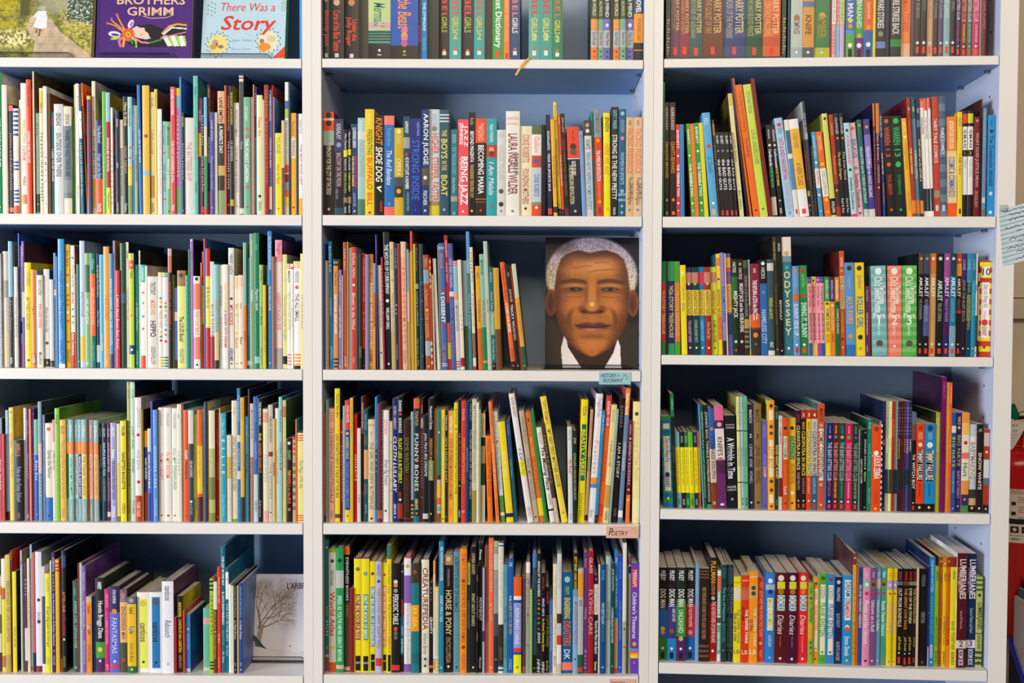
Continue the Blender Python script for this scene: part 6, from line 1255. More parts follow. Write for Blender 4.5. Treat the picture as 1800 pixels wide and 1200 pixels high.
# ------------------------------------------------------------------ books
import colorsys
def colname(hx):
    h, s, v = colorsys.rgb_to_hsv(*hexrgb(hx)); h *= 360
    if v < 0.17 or (v < 0.26 and s < 0.4): return 'black'
    if s < 0.12: return 'white' if v > 0.88 else 'silver' if v > 0.68 else 'grey' if v > 0.42 else 'charcoal'
    if h < 12 or h > 345: return 'maroon' if v < 0.55 else 'pink' if s < 0.5 else 'coral' if s < 0.7 and v > 0.85 else 'red'
    if h < 26: return 'brown' if v < 0.55 else 'peach' if s < 0.45 and v > 0.75 else 'rust' if v < 0.8 else 'coral' if s < 0.7 else 'orange'
    if h < 42: return 'brown' if v < 0.55 else ('cream' if v > 0.85 and s < 0.25 else 'peach' if v > 0.88 and s < 0.5 else 'tan') if s < 0.5 else 'ochre' if v < 0.75 else 'orange'
    if h < 68: return 'olive' if v < 0.6 else 'cream' if s < 0.48 and v > 0.8 else 'tan' if s < 0.4 else 'mustard' if v < 0.86 else 'yellow'
    if h < 95: return 'olive' if v < 0.5 else 'sage' if s < 0.45 else 'lime'
    if h < 165: return 'sage' if s < 0.35 else 'green'
    if h < 196: return 'aqua' if s < 0.38 and v > 0.55 else 'turquoise' if v > 0.62 else 'teal'
    if h < 228: return 'navy' if v < 0.42 else 'slate' if s < 0.45 and v < 0.6 else 'azure' if s < 0.62 and v > 0.6 else 'blue'
    if h < 255: return 'navy' if v < 0.48 else 'lilac' if s < 0.45 else 'blue'
    if h < 292: return 'lilac' if s < 0.38 and v > 0.55 else 'purple'
    return 'plum' if v < 0.5 else 'pink' if s < 0.5 else 'magenta'

rng = random.Random(7)
KINDS_ = {'L': ('picture_book', 'picture book', 'picture book'), 'M': ('hardcover_book', 'book', 'hardcover book'), 'R': ('comic_book', 'comic book', 'comic book'), 'P': ('paperback_book', 'paperback', 'paperback book')}
KIND = {k + str(i): KINDS_['P' if k == 'R' and i in (0, 4) else k] for k in 'LMR' for i in range(5)}
SHELF = {'L1': 'shelf under display covers', 'L2': 'second shelf under displays', 'L3': 'third shelf under displays', 'L4': 'shelf with tree cover',
         'M0': 'shelf with yellow ribbon', 'M1': 'shelf under yellow ribbon', 'M2': 'shelf with portrait cover', 'M3': 'poetry shelf', 'M4': 'shelf under poetry label',
         'R0': 'shelf holding boxed set', 'R1': 'shelf under boxed set', 'R2': 'shelf beside lined note', 'R3': 'shelf beside red extinguisher', 'R4': 'shelf beside blue bin'}
END = {'L': 'inner post', 'M': 'labelled end', 'R': 'outer post'}
ORD = ['first', 'second', 'third', 'fourth', 'fifth', 'sixth', 'seventh', 'eighth', 'ninth', 'tenth', 'eleventh', 'twelfth', 'thirteenth', 'fourteenth', 'fifteenth', 'sixteenth', 'seventeenth', 'eighteenth']
BOOKS = []

def spine_bend(t, bulge):
    return lambda x: -bulge * max(0.0, 1 - (2 * (x - t / 2) / t) ** 2)

def book_parts(root, t, h, d, spine, side, elems, hard, bulge):
    """cover (spine and two boards), page block, spine print and lettering of one book; origin at its front lower corner"""
    bt = min(0.0022 if hard else 0.0006, t * 0.16)
    bend = spine_bend(t, bulge)
    n = 6
    xs = [t * k / n for k in range(n + 1)]
    outer = [(0, d)] + [(x, bend(x)) for x in xs] + [(t, d)]
    inner = [(bt, d)] + [(min(max(x, bt), t - bt), bend(x) + bt) for x in xs] + [(t - bt, d)]
    N = len(outer)
    v = []; c = []; f = []; mi = []
    # spine strip and boards get their own vertices so their colours meet in a clean edge
    def quadstrip(pts, rgb, m, flip=False):
        n0 = len(v)
        for z in (0, h):
            for p in pts: v.append((p[0], p[1], z)); c.append(rgb)
        k = len(pts)
        for i in range(k - 1):
            q = (n0 + i, n0 + i + 1, n0 + k + i + 1, n0 + k + i)
            f.append(tuple(reversed(q)) if flip else q); mi.append(m)
    quadstrip(outer[:2], side, 1); quadstrip(outer[1:-1], spine, 0); quadstrip(outer[-2:], side, 1)
    quadstrip(inner, tuple(min(1, 0.6 + 0.3 * x) for x in side), 0, True)
    n0 = len(v)
    for z in (0, h):
        for p in outer: v.append((p[0], p[1], z)); c.append(side)
        for p in inner: v.append((p[0], p[1], z)); c.append(side)
    for j, z in enumerate((0, 1)):
        o0 = n0 + j * 2 * N
        for i in range(N - 1):
            q = (o0 + i, o0 + i + 1, o0 + N + i + 1, o0 + N + i)
            f.append(q if z else tuple(reversed(q))); mi.append(0)
    for i in (0, N - 1):
        q = (n0 + i, n0 + N + i, n0 + 3 * N + i, n0 + 2 * N + i); f.append(q); mi.append(0)
    mesh_obj('cover', v, f, [M['cover'], M['art']], root, colors=np.array(c, np.float32), midx=mi)
    g = 0.003 if hard else 0.0004
    MB().box((bt + 0.0001, bt + 0.0004, g), (t - bt - 0.0001, d - g, h - g)).build('page_block', M['pages'], root)
    band = Print(bend); lines = []
    lift = 0.00012
    for e in elems:
        e = e.strip()
        if not e: continue
        k = e[0]; p = e.split()
        lift += 0.00004
        if k == '=':
            a, b = map(float, p[0][1:].split('-'))
            band.rect(0.0, t, h * (1 - b / 100), h * (1 - a / 100), hexlin(p[1]), lift, 6)
        elif k == '~':      # publisher's mark, a small upright block
            a, b = map(float, p[0][1:].split('-'))
            wm = min(t * 0.46, 0.0075)
            band.rect((t - wm) / 2, (t + wm) / 2, h * (1 - b / 100), h * (1 - a / 100), hexlin(p[1]), lift, 3)
        elif k == '%':      # title plate narrower than the spine
            a, b = map(float, p[0][1:].split('-'))
            band.rect(t * 0.2, t * 0.84, h * (1 - b / 100), h * (1 - a / 100), hexlin(p[1]), lift, 4)
        elif k == '#':
            a, b = map(float, p[0][1:].split('-')); m = int(p[1])
            for i in range(m):
                u = a + (b - a) * i / m; w_ = (b - a) / m * 0.5
                band.rect(0.0, t, h * (1 - (u + w_) / 100), h * (1 - u / 100), hexlin(p[2]), lift, 6)
        elif k == '*':
            a = float(p[0][1:]); r = min(t * 0.17, 0.0026) if a > 86 else min(t * 0.26, 0.0065)
            band.disc(t / 2, h * (1 - a / 100), r, r * 1.05, hexlin(p[1]), lift)
        else:
            bold = True; ital = False; mode = 'c'; q = p[0]; hf = 0.5
            if q[0].isalpha():
                st = q[0]; q = q[1:]
                if st == 'B': hf = 0.62
                elif st == 'i': ital = True; bold = False
                elif st == 'I': ital = True; hf = 0.66
                elif st in 'udhV': mode = st
            if len(p) < 3: continue
            rgb = hexlin(p[1]); s = ' '.join(p[2:]); let = Print(bend); lines.append(let)
            if mode == 'h':
                zc = h * (1 - float(q) / 100); out, W = layout(s, True); hh = min(0.62 * t, t * 0.8 / W)
                let.text(s, t / 2, zc - hh / 2, hh, rgb, lift, center=True, bold=True)
                continue
            a, b = map(float, q.split('-')); L = h * (b - a) / 100; z0 = h * (1 - a / 100)
            if mode == 'V':
                for i, ch in enumerate(s):
                    out, W = layout(ch, True); hh = L / len(s) * 0.72; sx = min(hh, t * 0.74 / W)
                    for vv, tr, _ in out:
                        let.add([(t / 2 + (x - W / 2) * sx, z0 - L * (i + 0.86) / len(s) + y * hh) for x, y in vv], tr, rgb, lift)
                continue
            ch = hf * t; xc = t / 2
            if mode in 'ud': ch = 0.34 * t; xc = t * (0.72 if mode == 'u' else 0.28)
            out, W = layout(s, bold, ital)
            lo = min(vv[:, 1].min() for vv, _, _ in out); hi = max(vv[:, 1].max() for vv, _, _ in out)
            ch = min(ch, (0.45 if mode in 'ud' else 0.88) * t / (hi - lo)); ym = (lo + hi) / 2
            sx = L / W
            if sx < 0.42 * ch: ch = sx / 0.42
            ls = 0.0
            if sx > 1.5 * ch:
                ls = (L - W * 1.5 * ch) / max(1, len(s) - 1); sx = 1.5 * ch
            for gi, (vv, tr, gx) in enumerate(out):
                off = gi * ls * (len(s) - 1) / max(1, len(out) - 1)
                let.add([(xc + (y - ym) * ch, z0 - x * sx - off) for x, y in vv], tr, rgb, lift)
    bo = band.build('spine_print', root)
    if bo: bo['kind'] = 'stuff'
    for let in lines: let.build('lettering', root)

def parse_row(key, text):
    bay = BAY[key[0]]; fr = bay['fr']; si = int(key[1]); zb = bay['z'][si]; pyb = bay['sh'][si][0]
    ceil_z = (bay['zb'][si - 1] if si else zb + 0.30) - 0.004
    rows = []; win = None
    for ln in text.strip().split('\n'):
        if ln.startswith('@'):
            win = tuple(map(float, ln.split()[1:])); continue
        parts = ln.split('|'); hd = parts[0].split()
        px = win[0] + float(hd[0]) / win[2]
        if hd[1] == '.': rows.append((px, None)); continue
        top = win[1] + float(hd[1]) / win[2]; c = hd[2].split('/'); L = 0.0; raise_ = 0.0
        for x in hd[3:]:
            if x[0] == 'L': L = float(x[1:]) / win[2]
            elif x[0] == 'Z': raise_ = float(x[1:]) / 1000
        rows.append((px, (top, c[0], c[1] if len(c) > 1 else c[0], L, raise_, parts[1:])))
    recs = []; here = []
    for i, (px, spec) in enumerate(rows):
        if spec is None: continue
        nx = rows[i + 1][0] if i + 1 < len(rows) else px + 5
        top, spine, side, L, up, elems = spec
        sb = 0.013 + 0.007 * rng.random()
        base = zb + up + 0.0002
        xl = max(fr.pix(px, pyb, sb)[0], bay['x0'] + 0.0016); xr = fr.pix(nx, pyb, sb)[0]
        h = fr.pix(px, top, sb)[1] - base
        h = max(0.06, min(h, ceil_z - base - 0.002))
        if recs: xl = max(xl, recs[-1]['xl'] + recs[-1]['t'] + 0.0003)
        t = max(xr - xl - 0.0002, 0.0024)
        recs.append(dict(px=px, xl=xl, t=t, h=h, tan=L / max(30.0, pyb - top), sb=sb, base=base, spine=spine, side=side, elems=elems))
    # neighbours may touch but not cut into each other: upright against the sides, leaning ones against the next
    xmax = bay['x1'] - 0.0016
    over = recs[-1]['xl'] + recs[-1]['t'] - xmax
    if over > 0:
        k = len(recs) - 1
        while over > 0 and k >= 0:
            recs[k]['xl'] = min(recs[k]['xl'], xmax - recs[k]['t']); nxt = recs[k]['xl'] - 0.0003
            k -= 1
            if k < 0: break
            over = recs[k]['xl'] + recs[k]['t'] - nxt; xmax_k = nxt
            if over > 0:
                cut = min(over, max(0.0, recs[k]['t'] - 0.003)); recs[k]['t'] -= cut; over -= cut; xmax = nxt
    xmax = bay['x1'] - 0.0016
    for b in recs: b['t0'] = b['t']
    for j, b in enumerate(recs):
        for p in recs[max(0, j - 7):j][::-1] + [dict(xl=bay['x0'] + 0.0012, t=0.0, h=9.0, tan=0.0)]:
            zm = min(b['h'], p['h']); short = (p['xl'] + p['t'] + p['tan'] * zm + 0.0002) - (b['xl'] + b['tan'] * zm)
            if short > 0 and b['tan'] < 0 and j and p is recs[j - 1]:       # books stand apart at the foot and touch higher up
                cut = min(short, 0.38 * p['t0'] - (p['t0'] - p['t'])); cut = max(0.0, min(cut, p['t'] - 0.0026)); p['t'] -= cut; short -= cut
            if short > 0 and b['tan'] < 0: b['tan'] = min(0.0, b['tan'] + short / zm)
    for i in range(len(recs) - 1, -1, -1):
        a = recs[i]
        for p in recs[i + 1:i + 8] + [dict(xl=xmax + 0.0008, h=9.0, tan=0.0)]:
            zm = min(a['h'], p['h']); short = (a['xl'] + a['t'] + a['tan'] * zm + 0.0002) - (p['xl'] + p['tan'] * zm)
            if short > 0 and a['tan'] > 0.004 and i + 1 < len(recs) and p is recs[i + 1]:
                cut = max(0.0, min(short, 0.38 * a['t0'] - (a['t0'] - a['t']), a['t'] - 0.0026)); a['t'] -= cut; short -= cut
            if short > 0: a['tan'] -= short / zm
    for b in recs:
        b['tan'] = max(b['tan'], min(0.0, (bay['x0'] + 0.0012 - b['xl']) / b['h']))
        h, t, xl, tanl, sb, base = b['h'], b['t'], b['xl'], b['tan'], b['sb'], b['base']
        hard = key[0] != 'R' and h > 0.16 or rng.random() < 0.2
        dmax = DEPTH - sb - 0.004
        d = min(dmax, max(0.10, h * (0.70 + 0.15 * rng.random())))
        ang = math.atan(tanl); t2 = t * math.cos(ang)
        bulge = min(0.0009, 0.07 * t2) if hard else min(0.0004, 0.04 * t2)
        root = empty(KIND[key][0])
        book_parts(root, t2, h / math.cos(ang) - abs(math.sin(ang)) * t2 * 0.5, d, hexlin(b['spine']), hexlin(b['side']), b['elems'], hard, bulge)
        # lean about the lower corner that stays on the shelf
        if ang <= 0: corner = Vector((0, 0, 0)); xo = xl
        else: corner = Vector((t2, 0, 0)); xo = xl + t
        rot = Matrix.Rotation(ang, 3, 'Y')
        zr = Matrix.Rotation(-fr.phi, 3, 'Z')
        root.location = fr.world(xo, sb, base) - zr @ (rot @ corner)
        root.rotation_euler = (zr @ rot).to_euler()
        tc = None
        for e in b['elems']:
            e = e.split()
            if len(e) >= 3 and e[0][0] not in '=#*~%': tc = colname(e[1]); break
        here.append(dict(o=root, t=t2, h=h, c=colname(b['spine']), tc=tc, key=key, px=b['px'], lean=tanl))
    for i, bk in enumerate(here):
        th = 'slim' if bk['t'] < 0.0085 else 'thick' if bk['t'] > 0.019 else ''
        bk['th'] = th
        bk['l'] = here[i - 1]['c'] if i else None; bk['r'] = here[i + 1]['c'] if i + 1 < len(here) else None
    BOOKS.extend(here)

def label_books():
    def base(b, wd):
        return ' '.join(x for x in (b['th'], b['c'], wd) if x)
    labs = {}
    for b in BOOKS:
        wd = KIND[b['key']][1]
        lt = f", {b['tc']} lettering" if b['tc'] else ', plain spine'
        nb = ''
        if b['l'] and b['r']:
            nb = f", between two {b['l']} books" if b['l'] == b['r'] else f", between {b['l']} and {b['r']} books"
        elif b['l'] or b['r']: nb = f", at row end beside {b['l'] or b['r']} book"
        b['lab'] = base(b, wd) + lt + nb + ', ' + SHELF[b['key']]
        labs.setdefault(b['lab'], []).append(b)
    for lab, bs in labs.items():
        if len(bs) == 1: continue
        for b in bs:
            same = [x for x in BOOKS if x['key'] == b['key'] and x['c'] == b['c'] and x['th'] == b['th'] and x['tc'] == b['tc']]
            same.sort(key=lambda x: -x['px'])
            k = same.index(b)
            lt = f"{b['tc']}-lettered " if b['tc'] else 'plain '
            b['lab'] = f"{ORD[min(k, len(ORD) - 1)]} {lt}{base(b, KIND[b['key']][1])} from {END[b['key'][0]]}, {SHELF[b['key']]}"
    for b in BOOKS:
        k = b['key']
        tag(b['o'], b['lab'], KIND[k][2], 'books on the ' + SHELF[k])

for key, text in ROWS.items(): parse_row(key, text)
label_books()
# ------------------------------------------------------------------ covers shown face out
nrng = np.random.default_rng(3)
def vnoise(X, Y, cell, seed=0):
    g = np.random.default_rng(seed).random((64, 64))
    x = X / cell; y = Y / cell; xi = np.floor(x).astype(int); yi = np.floor(y).astype(int); fx = x - xi; fy = y - yi
    fx = fx * fx * (3 - 2 * fx); fy = fy * fy * (3 - 2 * fy)
    G = lambda a, b: g[a % 64, b % 64]
    return (G(xi, yi) * (1 - fx) + G(xi + 1, yi) * fx) * (1 - fy) + (G(xi, yi + 1) * (1 - fx) + G(xi + 1, yi + 1) * fx) * fy
def C(h): return np.array(hexrgb(h))
def mixc(img, m, c):
    m = np.clip(m, 0, 1)[..., None]; img *= (1 - m); img += m * (c if getattr(c, 'ndim', 1) == 3 else np.array(c))
def sstep(a, b, x):
    t = np.clip((x - a) / (b - a), 0, 1); return t * t * (3 - 2 * t)
def ell(X, Y, cx, cy, rx, ry, soft=0.15, ang=0.0):
    dx, dy = X - cx, Y - cy
    if ang: ca, sa = math.cos(ang), math.sin(ang); dx, dy = dx * ca + dy * sa, -dx * sa + dy * ca
    return 1 - sstep(1 - soft, 1 + soft, np.sqrt((dx / rx) ** 2 + (dy / ry) ** 2))
def inpoly(X, Y, pts):
    r = np.zeros(X.shape, bool); n = len(pts)
    for i in range(n):
        (x0, y0), (x1, y1) = pts[i], pts[(i + 1) % n]
        if y0 == y1: continue
        c = ((y0 > Y) != (y1 > Y)) & (X < (x1 - x0) * (Y - y0) / (y1 - y0) + x0)
        r ^= c
    return r.astype(float)

def face_book(name, fr, pxl, pxr, pyb, pyt, sb, tilt, t, spine, zbase, paint, nx, nz, label, edge='e4dccb', group=None, cat='picture book', vmin=0.0):
    x0, _ = fr.pix(pxl, pyb, sb); x1, _ = fr.pix(pxr, pyb, sb); W = x1 - x0
    zt = fr.pix(pxl, pyt, sb)[1]; z0 = fr.pix(pxl, pyb, sb)[1] if zbase is None else zbase
    H = (zt - z0) / math.cos(tilt)
    for _ in range(4): H = (fr.pix(pxl, pyt, sb + H * math.sin(tilt))[1] - z0) / math.cos(tilt)
    root = empty(name)
    root.location = fr.world(x0, sb, z0)
    root.rotation_euler = (Matrix.Rotation(-fr.phi, 3, 'Z') @ Matrix.Rotation(-tilt, 3, 'X')).to_euler()
    tag(root, label, cat, group)
    cm = mat('cover_board_' + name, hexlin(spine), 0.4)
    MB().box((0, 0, 0), (W, 0.0022, H)).build('front_board', cm, root, bevel=0.0005)
    MB().box((0, t - 0.0022, 0), (W, t, H)).build('back_board', cm, root, bevel=0.0005)
    MB().box((0, 0.0022, 0), (0.0022, t - 0.0022, H)).build('spine', cm, root)
    MB().box((0.0026, 0.0024, 0.003), (W - 0.004, t - 0.0024, H - 0.003)).build('page_block', M['pages'], root)
    us = np.linspace(0, 1, nx + 1); vs_ = np.linspace(vmin, 1, nz + 1)       # v runs from the top edge down
    U, V = np.meshgrid(us, vs_)
    img = paint(pxl + U * (pxr - pxl), pyt + V * (pyb - pyt))
    lin_ = np.where(img <= 0.04045, img / 12.92, ((np.clip(img, 0, 1) + 0.055) / 1.055) ** 2.4)
    vv = np.stack([U * W, np.full(U.shape, -0.00015), (1 - V) * H], -1).reshape(-1, 3)
    ff = [(j * (nx + 1) + i, (j + 1) * (nx + 1) + i, (j + 1) * (nx + 1) + i + 1, j * (nx + 1) + i + 1) for j in range(nz) for i in range(nx)]
    mesh_obj('cover_print', vv, ff, M['print'], root, colors=lin_.reshape(-1, 3))
    def P(px, py): return ((px - pxl) / (pxr - pxl) * W, (pyb - py) / (pyb - pyt) * H)
    return root, P, W / (pxr - pxl)

def stand(fr, pxl, pxr, pyb_lip, lip_h, sb, z, label, ledge=0.02):
    """clear acrylic easel: foot plate, upturned lip and sloping back"""
    x0 = fr.pix(pxl, pyb_lip, sb)[0]; x1 = fr.pix(pxr, pyb_lip, sb)[0]; W = x1 - x0
    r = empty('book_stand'); fr.place(r, x0, sb, z + 0.0003); tag(r, label, 'book stand', 'clear easels holding covers face out')
    MB().box((0, 0, 0), (W, 0.15, 0.0015)).build('foot_plate', M['acrylic'], r)
    MB().prism([(0, 0.0016), (W, 0.0016), (W - 0.012, lip_h), (0, lip_h)], 0, 0.0015).build('lip', M['acrylic'], r)
    MB().tube([(0, 0.0007, lip_h + 0.0007), (W - 0.012, 0.0007, lip_h + 0.0007), (W, 0.0007, 0.003)], 0.0009, 6).build('lip_refraction_line', M['black'], r)  # black tube drawn for the dark refraction along the clear lip
    return r

zL0 = BAY['L']['z'][0]; zM2 = BAY['M']['z'][2]; zL4 = BAY['L']['z'][4]

def garden(X, Y):
    n1 = vnoise(X + 200, Y + 200, 9, 1); n2 = vnoise(X + 200, Y + 200, 3, 2); n3 = vnoise(X + 200, Y + 200, 1.6, 5)
    img = C('6a6a34') * (1 - n1[..., None]) + C('b4a648') * n1[..., None]
    img = img * (0.75 + 0.5 * n2[..., None])
    mixc(img, ell(X, Y, 95, 5, 30, 18, 0.5) * 0.7, C('b8b4a0'))
    mixc(img, inpoly(X, Y, [(31, -60), (47, -60), (49, 28), (32, 28)]) * 0.9, C('5a5428'))
    for cx, cy, rx, ry in ((10, 6, 20, 12), (8, 24, 22, 4), (10, 43, 20, 6), (15, -20, 30, 14)): mixc(img, ell(X, Y, cx, cy, rx, ry, 0.25), C('b8a820') * (0.8 + 0.35 * n2[..., None]))
    path = inpoly(X, Y, [(50, 30), (88, 34), (104, 56), (160, 96), (160, 104), (56, 104), (60, 74), (46, 52)])
    brick = ((np.mod(Y * 0.22, 1) < 0.09) | (np.mod(X * 0.05 + Y * 0.03, 1) < 0.04)).astype(float)
    pc = C('cdb493') * (0.88 + 0.2 * n1[..., None]) - 0.12 * brick[..., None]
    mixc(img, path, pc)
    dark = inpoly(X, Y, [(116, -60), (170, -60), (170, 40), (116, 34)]); mixc(img, dark * 0.85, C('2a4a38') * (0.7 + 0.6 * n2[..., None]))
    mixc(img, (dark + inpoly(X, Y, [(112, 20), (168, 20), (168, 46), (108, 42)])) * sstep(0.62, 0.75, n3), C('e8e0cc'))
    gr = inpoly(X, Y, [(100, 44), (168, 40), (168, 84), (150, 88)]); mixc(img, gr * sstep(0.45, 0.7, vnoise(X * 1.0 + Y * 2.2, Y - X * 0.3, 3, 9)), C('d8c85c'))
    mixc(img, ell(X, Y, 22, 68, 34, 15, 0.4) * sstep(0.4, 0.6, n2), C('efe4a4'))
    mixc(img, inpoly(X, Y, [(63, 19), (78, 19), (80, 32), (80, 49), (70, 51), (56, 47), (61, 32)]), C('eef0f0'))
    mixc(img, inpoly(X, Y, [(63, 20), (54, 30), (56, 32), (65, 27)]), C('e4e6e6')); mixc(img, inpoly(X, Y, [(77, 20), (82, 33), (79, 33), (75, 26)]), C('e4e6e6'))
    mixc(img, ell(X, Y, 73, 14.5, 3.4, 4), C('e0b498')); mixc(img, ell(X, Y, 68.5, 14, 4.5, 4), C('94c0b0'))
    mixc(img, inpoly(X, Y, [(61, 50), (64, 51), (63, 58), (60, 58)]), C('8a5a2c')); mixc(img, inpoly(X, Y, [(67, 51), (71, 51), (68, 64), (65, 64)]), C('8a5a2c'))
    return np.clip(img, 0, 1)
face_book('picture_book', FM, -45, 160, 100.5, -130, 0.020, R(6), 0.014, 'b8a878', zL0 + 0.0050, garden, 150, 120,
          'garden path cover with white-coated child, face out on display shelf', group='covers shown face out', vmin=0.5)

def grimm(X, Y):
    n = vnoise(X + 50, Y + 300, 1.5, 4)
    img = np.broadcast_to(C('4b1e78'), X.shape + (3,)).copy() * (0.92 + 0.16 * n[..., None])
    mixc(img, inpoly(X, Y, [(172, -200), (176, -200), (174, 110), (168, 110)]) * 0.35, C('2a0f48'))
    mixc(img, inpoly(X, Y, [(236, 46), (262, 42), (290, 52), (300, 46), (326, 40), (326, 82), (240, 82), (222, 76), (236, 66)]), C('191016'))
    mixc(img, inpoly(X, Y, [(231, 50), (238, 46), (246, 49), (252, 49), (254, 55), (258, 57), (261, 62), (262, 66), (266, 66), (256, 69), (240, 66), (232, 62)]), C('f0d0bc'))
    mixc(img, ell(X, Y, 247, 61, 3, 3, 0.5) * 0.6, C('f0a090'))
    for k in range(9):
        a = k * 0.698; mixc(img, ell(X, Y, 224 + 7 * math.cos(a), 61 + 7 * math.sin(a), 4.6, 4.6, 0.1), C('f0601c'))
    mixc(img, ell(X, Y, 224, 60.5, 4.2, 4.2, 0.1), C('f4c020')); mixc(img, ell(X, Y, 224, 60.5, 1.6, 1.6, 0.2), C('2a1a18'))
    def ribbon(pts, wd, c):
        for i in range(len(pts) - 1):
            (x0, y0), (x1, y1) = pts[i], pts[i + 1]; L = math.hypot(x1 - x0, y1 - y0) or 1
            s = np.clip(((X - x0) * (x1 - x0) + (Y - y0) * (y1 - y0)) / L ** 2, 0, 1)
            dd = np.hypot(X - x0 - s * (x1 - x0), Y - y0 - s * (y1 - y0)); mixc(img, 1 - sstep(wd * 0.4, wd * 0.6, dd), C(c))
    ribbon([(216, 53), (204, 44), (194, 36)], 2.4, 'f4a028'); ribbon([(217, 51), (210, 40), (203, 27)], 2.4, 'f4a028'); ribbon([(214, 55), (200, 45), (188, 41)], 2.0, 'f4a028')
    for cx, cy, c in ((193, 33, '8a5ac8'), (203, 26, 'f0583c'), (187, 41, 'f0583c')): mixc(img, ell(X, Y, cx, cy, 2.4, 2.4, 0.2), C(c))
    mixc(img, ell(X, Y, 228, 42, 8, 4.5, 0.2, -1.1), C('f0f0f4')); mixc(img, ell(X, Y, 229, 42, 5, 2, 0.2, -1.1), C('c85aa8'))
    mixc(img, ell(X, Y, 200, 60, 11, 5, 0.15, 0.1), C('f0f0f4')); mixc(img, ell(X, Y, 201, 61, 7, 2.2, 0.2, 0.1), C('4b1e78'))
    mixc(img, ell(X, Y, 202, 67, 9, 2.6, 0.2, -0.2), C('b8d83c'))
    ribbon([(214, 66), (208, 72), (211, 81)], 4, 'f070a8'); ribbon([(217, 68), (216, 81)], 4, 'f4b020'); ribbon([(228, 66), (232, 76)], 3, '2a9a58'); ribbon([(230, 66), (238, 72), (239, 82)], 3, 'a8d838')
    ribbon([(232, 65), (248, 74), (262, 75)], 3.2, 'f080b0'); ribbon([(262, 75), (280, 70), (292, 62)], 3, '3a8a50')
    ribbon([(284, 58), (296, 46), (310, 42), (327, 44)], 3.2, 'f4a83c'); ribbon([(286, 60), (300, 48), (327, 50)], 2.6, 'f4f0f0')
    for k in range(3):
        mixc(img, inpoly(X, Y, [(284 + 14 * k, 63), (291 + 14 * k, 62), (302 + 12 * k, 80), (294 + 12 * k, 81)]), C('f2f4ee')); mixc(img, inpoly(X, Y, [(291 + 14 * k, 62), (298 + 13 * k, 62), (310 + 9 * k, 80), (302 + 12 * k, 80)]), C('a0d840'))
    mixc(img, inpoly(X, Y, [(328, -200), (345, -200), (345, 110), (326, 110)]), C('4b1e78'))
    ribbon([(282, 66), (300, 62), (325, 56)], 2.2, 'f070a8')
    return np.clip(img, 0, 1)
g, P, k = face_book('picture_book', FM, 168, 335, 101, -130, 0.020, R(6), 0.022, '4b1e78', zL0 + 0.0050, grimm, 150, 120,
                    'purple fairy tale cover with ribbons and flower, face out on display shelf', group='covers shown face out', vmin=0.5)
pr = Print(); cr = hexlin('ecc49c')
pr.text('BROTHERS', *P(201, 7.5), 15 * k, cr, 0.0003, width=122 * k, bold=True); pr.text('GRIMM', *P(220, 27), 14.5 * k, cr, 0.0003, width=84 * k, bold=True)
pr.stroke([P(249, 28), P(262, 32), P(290, 31), P(303, 26)], 0.0012, cr, 0.0003)
pr.build('lettering', g)

def story(X, Y):
    n = vnoise(X, Y + 300, 2, 8)
    img = np.broadcast_to(C('bfdbe8'), X.shape + (3,)).copy() * (0.98 + 0.04 * n[..., None])
    for cx, cy, r, c in ((382, 74, 17, 'ecdc88'), (470, 68, 18, 'ece4c4')):
        mixc(img, ell(X, Y, cx, cy, r, r, 0.1), C(c))
        for i in range(26):
            a = i * 6.283 / 26; mixc(img, ell(X, Y, cx + (r + 3.5 * (i % 2) + 1) * math.cos(a), cy + (r + 3.5 * (i % 2) + 1) * math.sin(a), 2.0, 0.8, 0.3, a + 0.6), C('2f6a5c'))
    for cx, cy, rx, ry, c in ((377, 70, 5, 4, 'c89a88'), (387, 78, 5, 3, '907868'), (374, 78, 6, 5, 'c8a050'), (380, 74, 2, 3, 'b04a38'), (464, 78, 11, 7, 'f09020'), (459, 68, 4, 4, 'b07850'), (476, 64, 8, 6, 'd8cc9c')): mixc(img, ell(X, Y, cx, cy, rx, ry, 0.2), C(c))
    for i in range(10): mixc(img, ell(X, Y, 368 + 7 * math.sin(i * 2.1), 3 + i * 2.4, 1.1, 1.6, 0.4), C('7a9a60')); mixc(img, ell(X, Y, 496 + 4 * math.sin(i * 2.1), 0 + i * 1.7, 1.1, 1.4, 0.4), C('7a9a60'))
    mixc(img, inpoly(X, Y, [(500, 76), (501, 97), (478, 97)]), C('e84420'))
    return np.clip(img, 0, 1)
s3, P, k = face_book('picture_book', FM, 353, 500, 98, -125, 0.030, R(9), 0.02, '2a7a4a', zL0 + 0.0066, story, 150, 120,
                     'pale blue story cover with red script title, face out on display shelf', group='covers shown face out', vmin=0.5)
pr = Print(); rd = hexlin('e4352c')
pr.text('There Was a', *P(382, 17), 15 * k, rd, 0.0003, width=98 * k, italic=True); pr.text('Story', *P(384, 49), 25 * k, rd, 0.0003, width=94 * k, italic=True, bold=True)
pr.text('Jane Yolen', *P(406, 69), 5 * k, hexlin('7aaad0'), 0.0003, width=36 * k, italic=True); pr.text('Jane Dyer', *P(406, 84), 5 * k, hexlin('7aaad0'), 0.0003, width=34 * k, italic=True)
pr.build('lettering', s3)
stand(FM, -40, 130, 100, 0.013, 0.016, zL0, 'clear easel lip under the garden path cover')
stand(FM, 172, 309, 101, 0.013, 0.016, zL0, 'clear easel lip under the purple fairy tale cover')
stand(FM, 346, 480, 101, 0.014, 0.024, zL0, 'clear easel lip under the pale blue story cover')
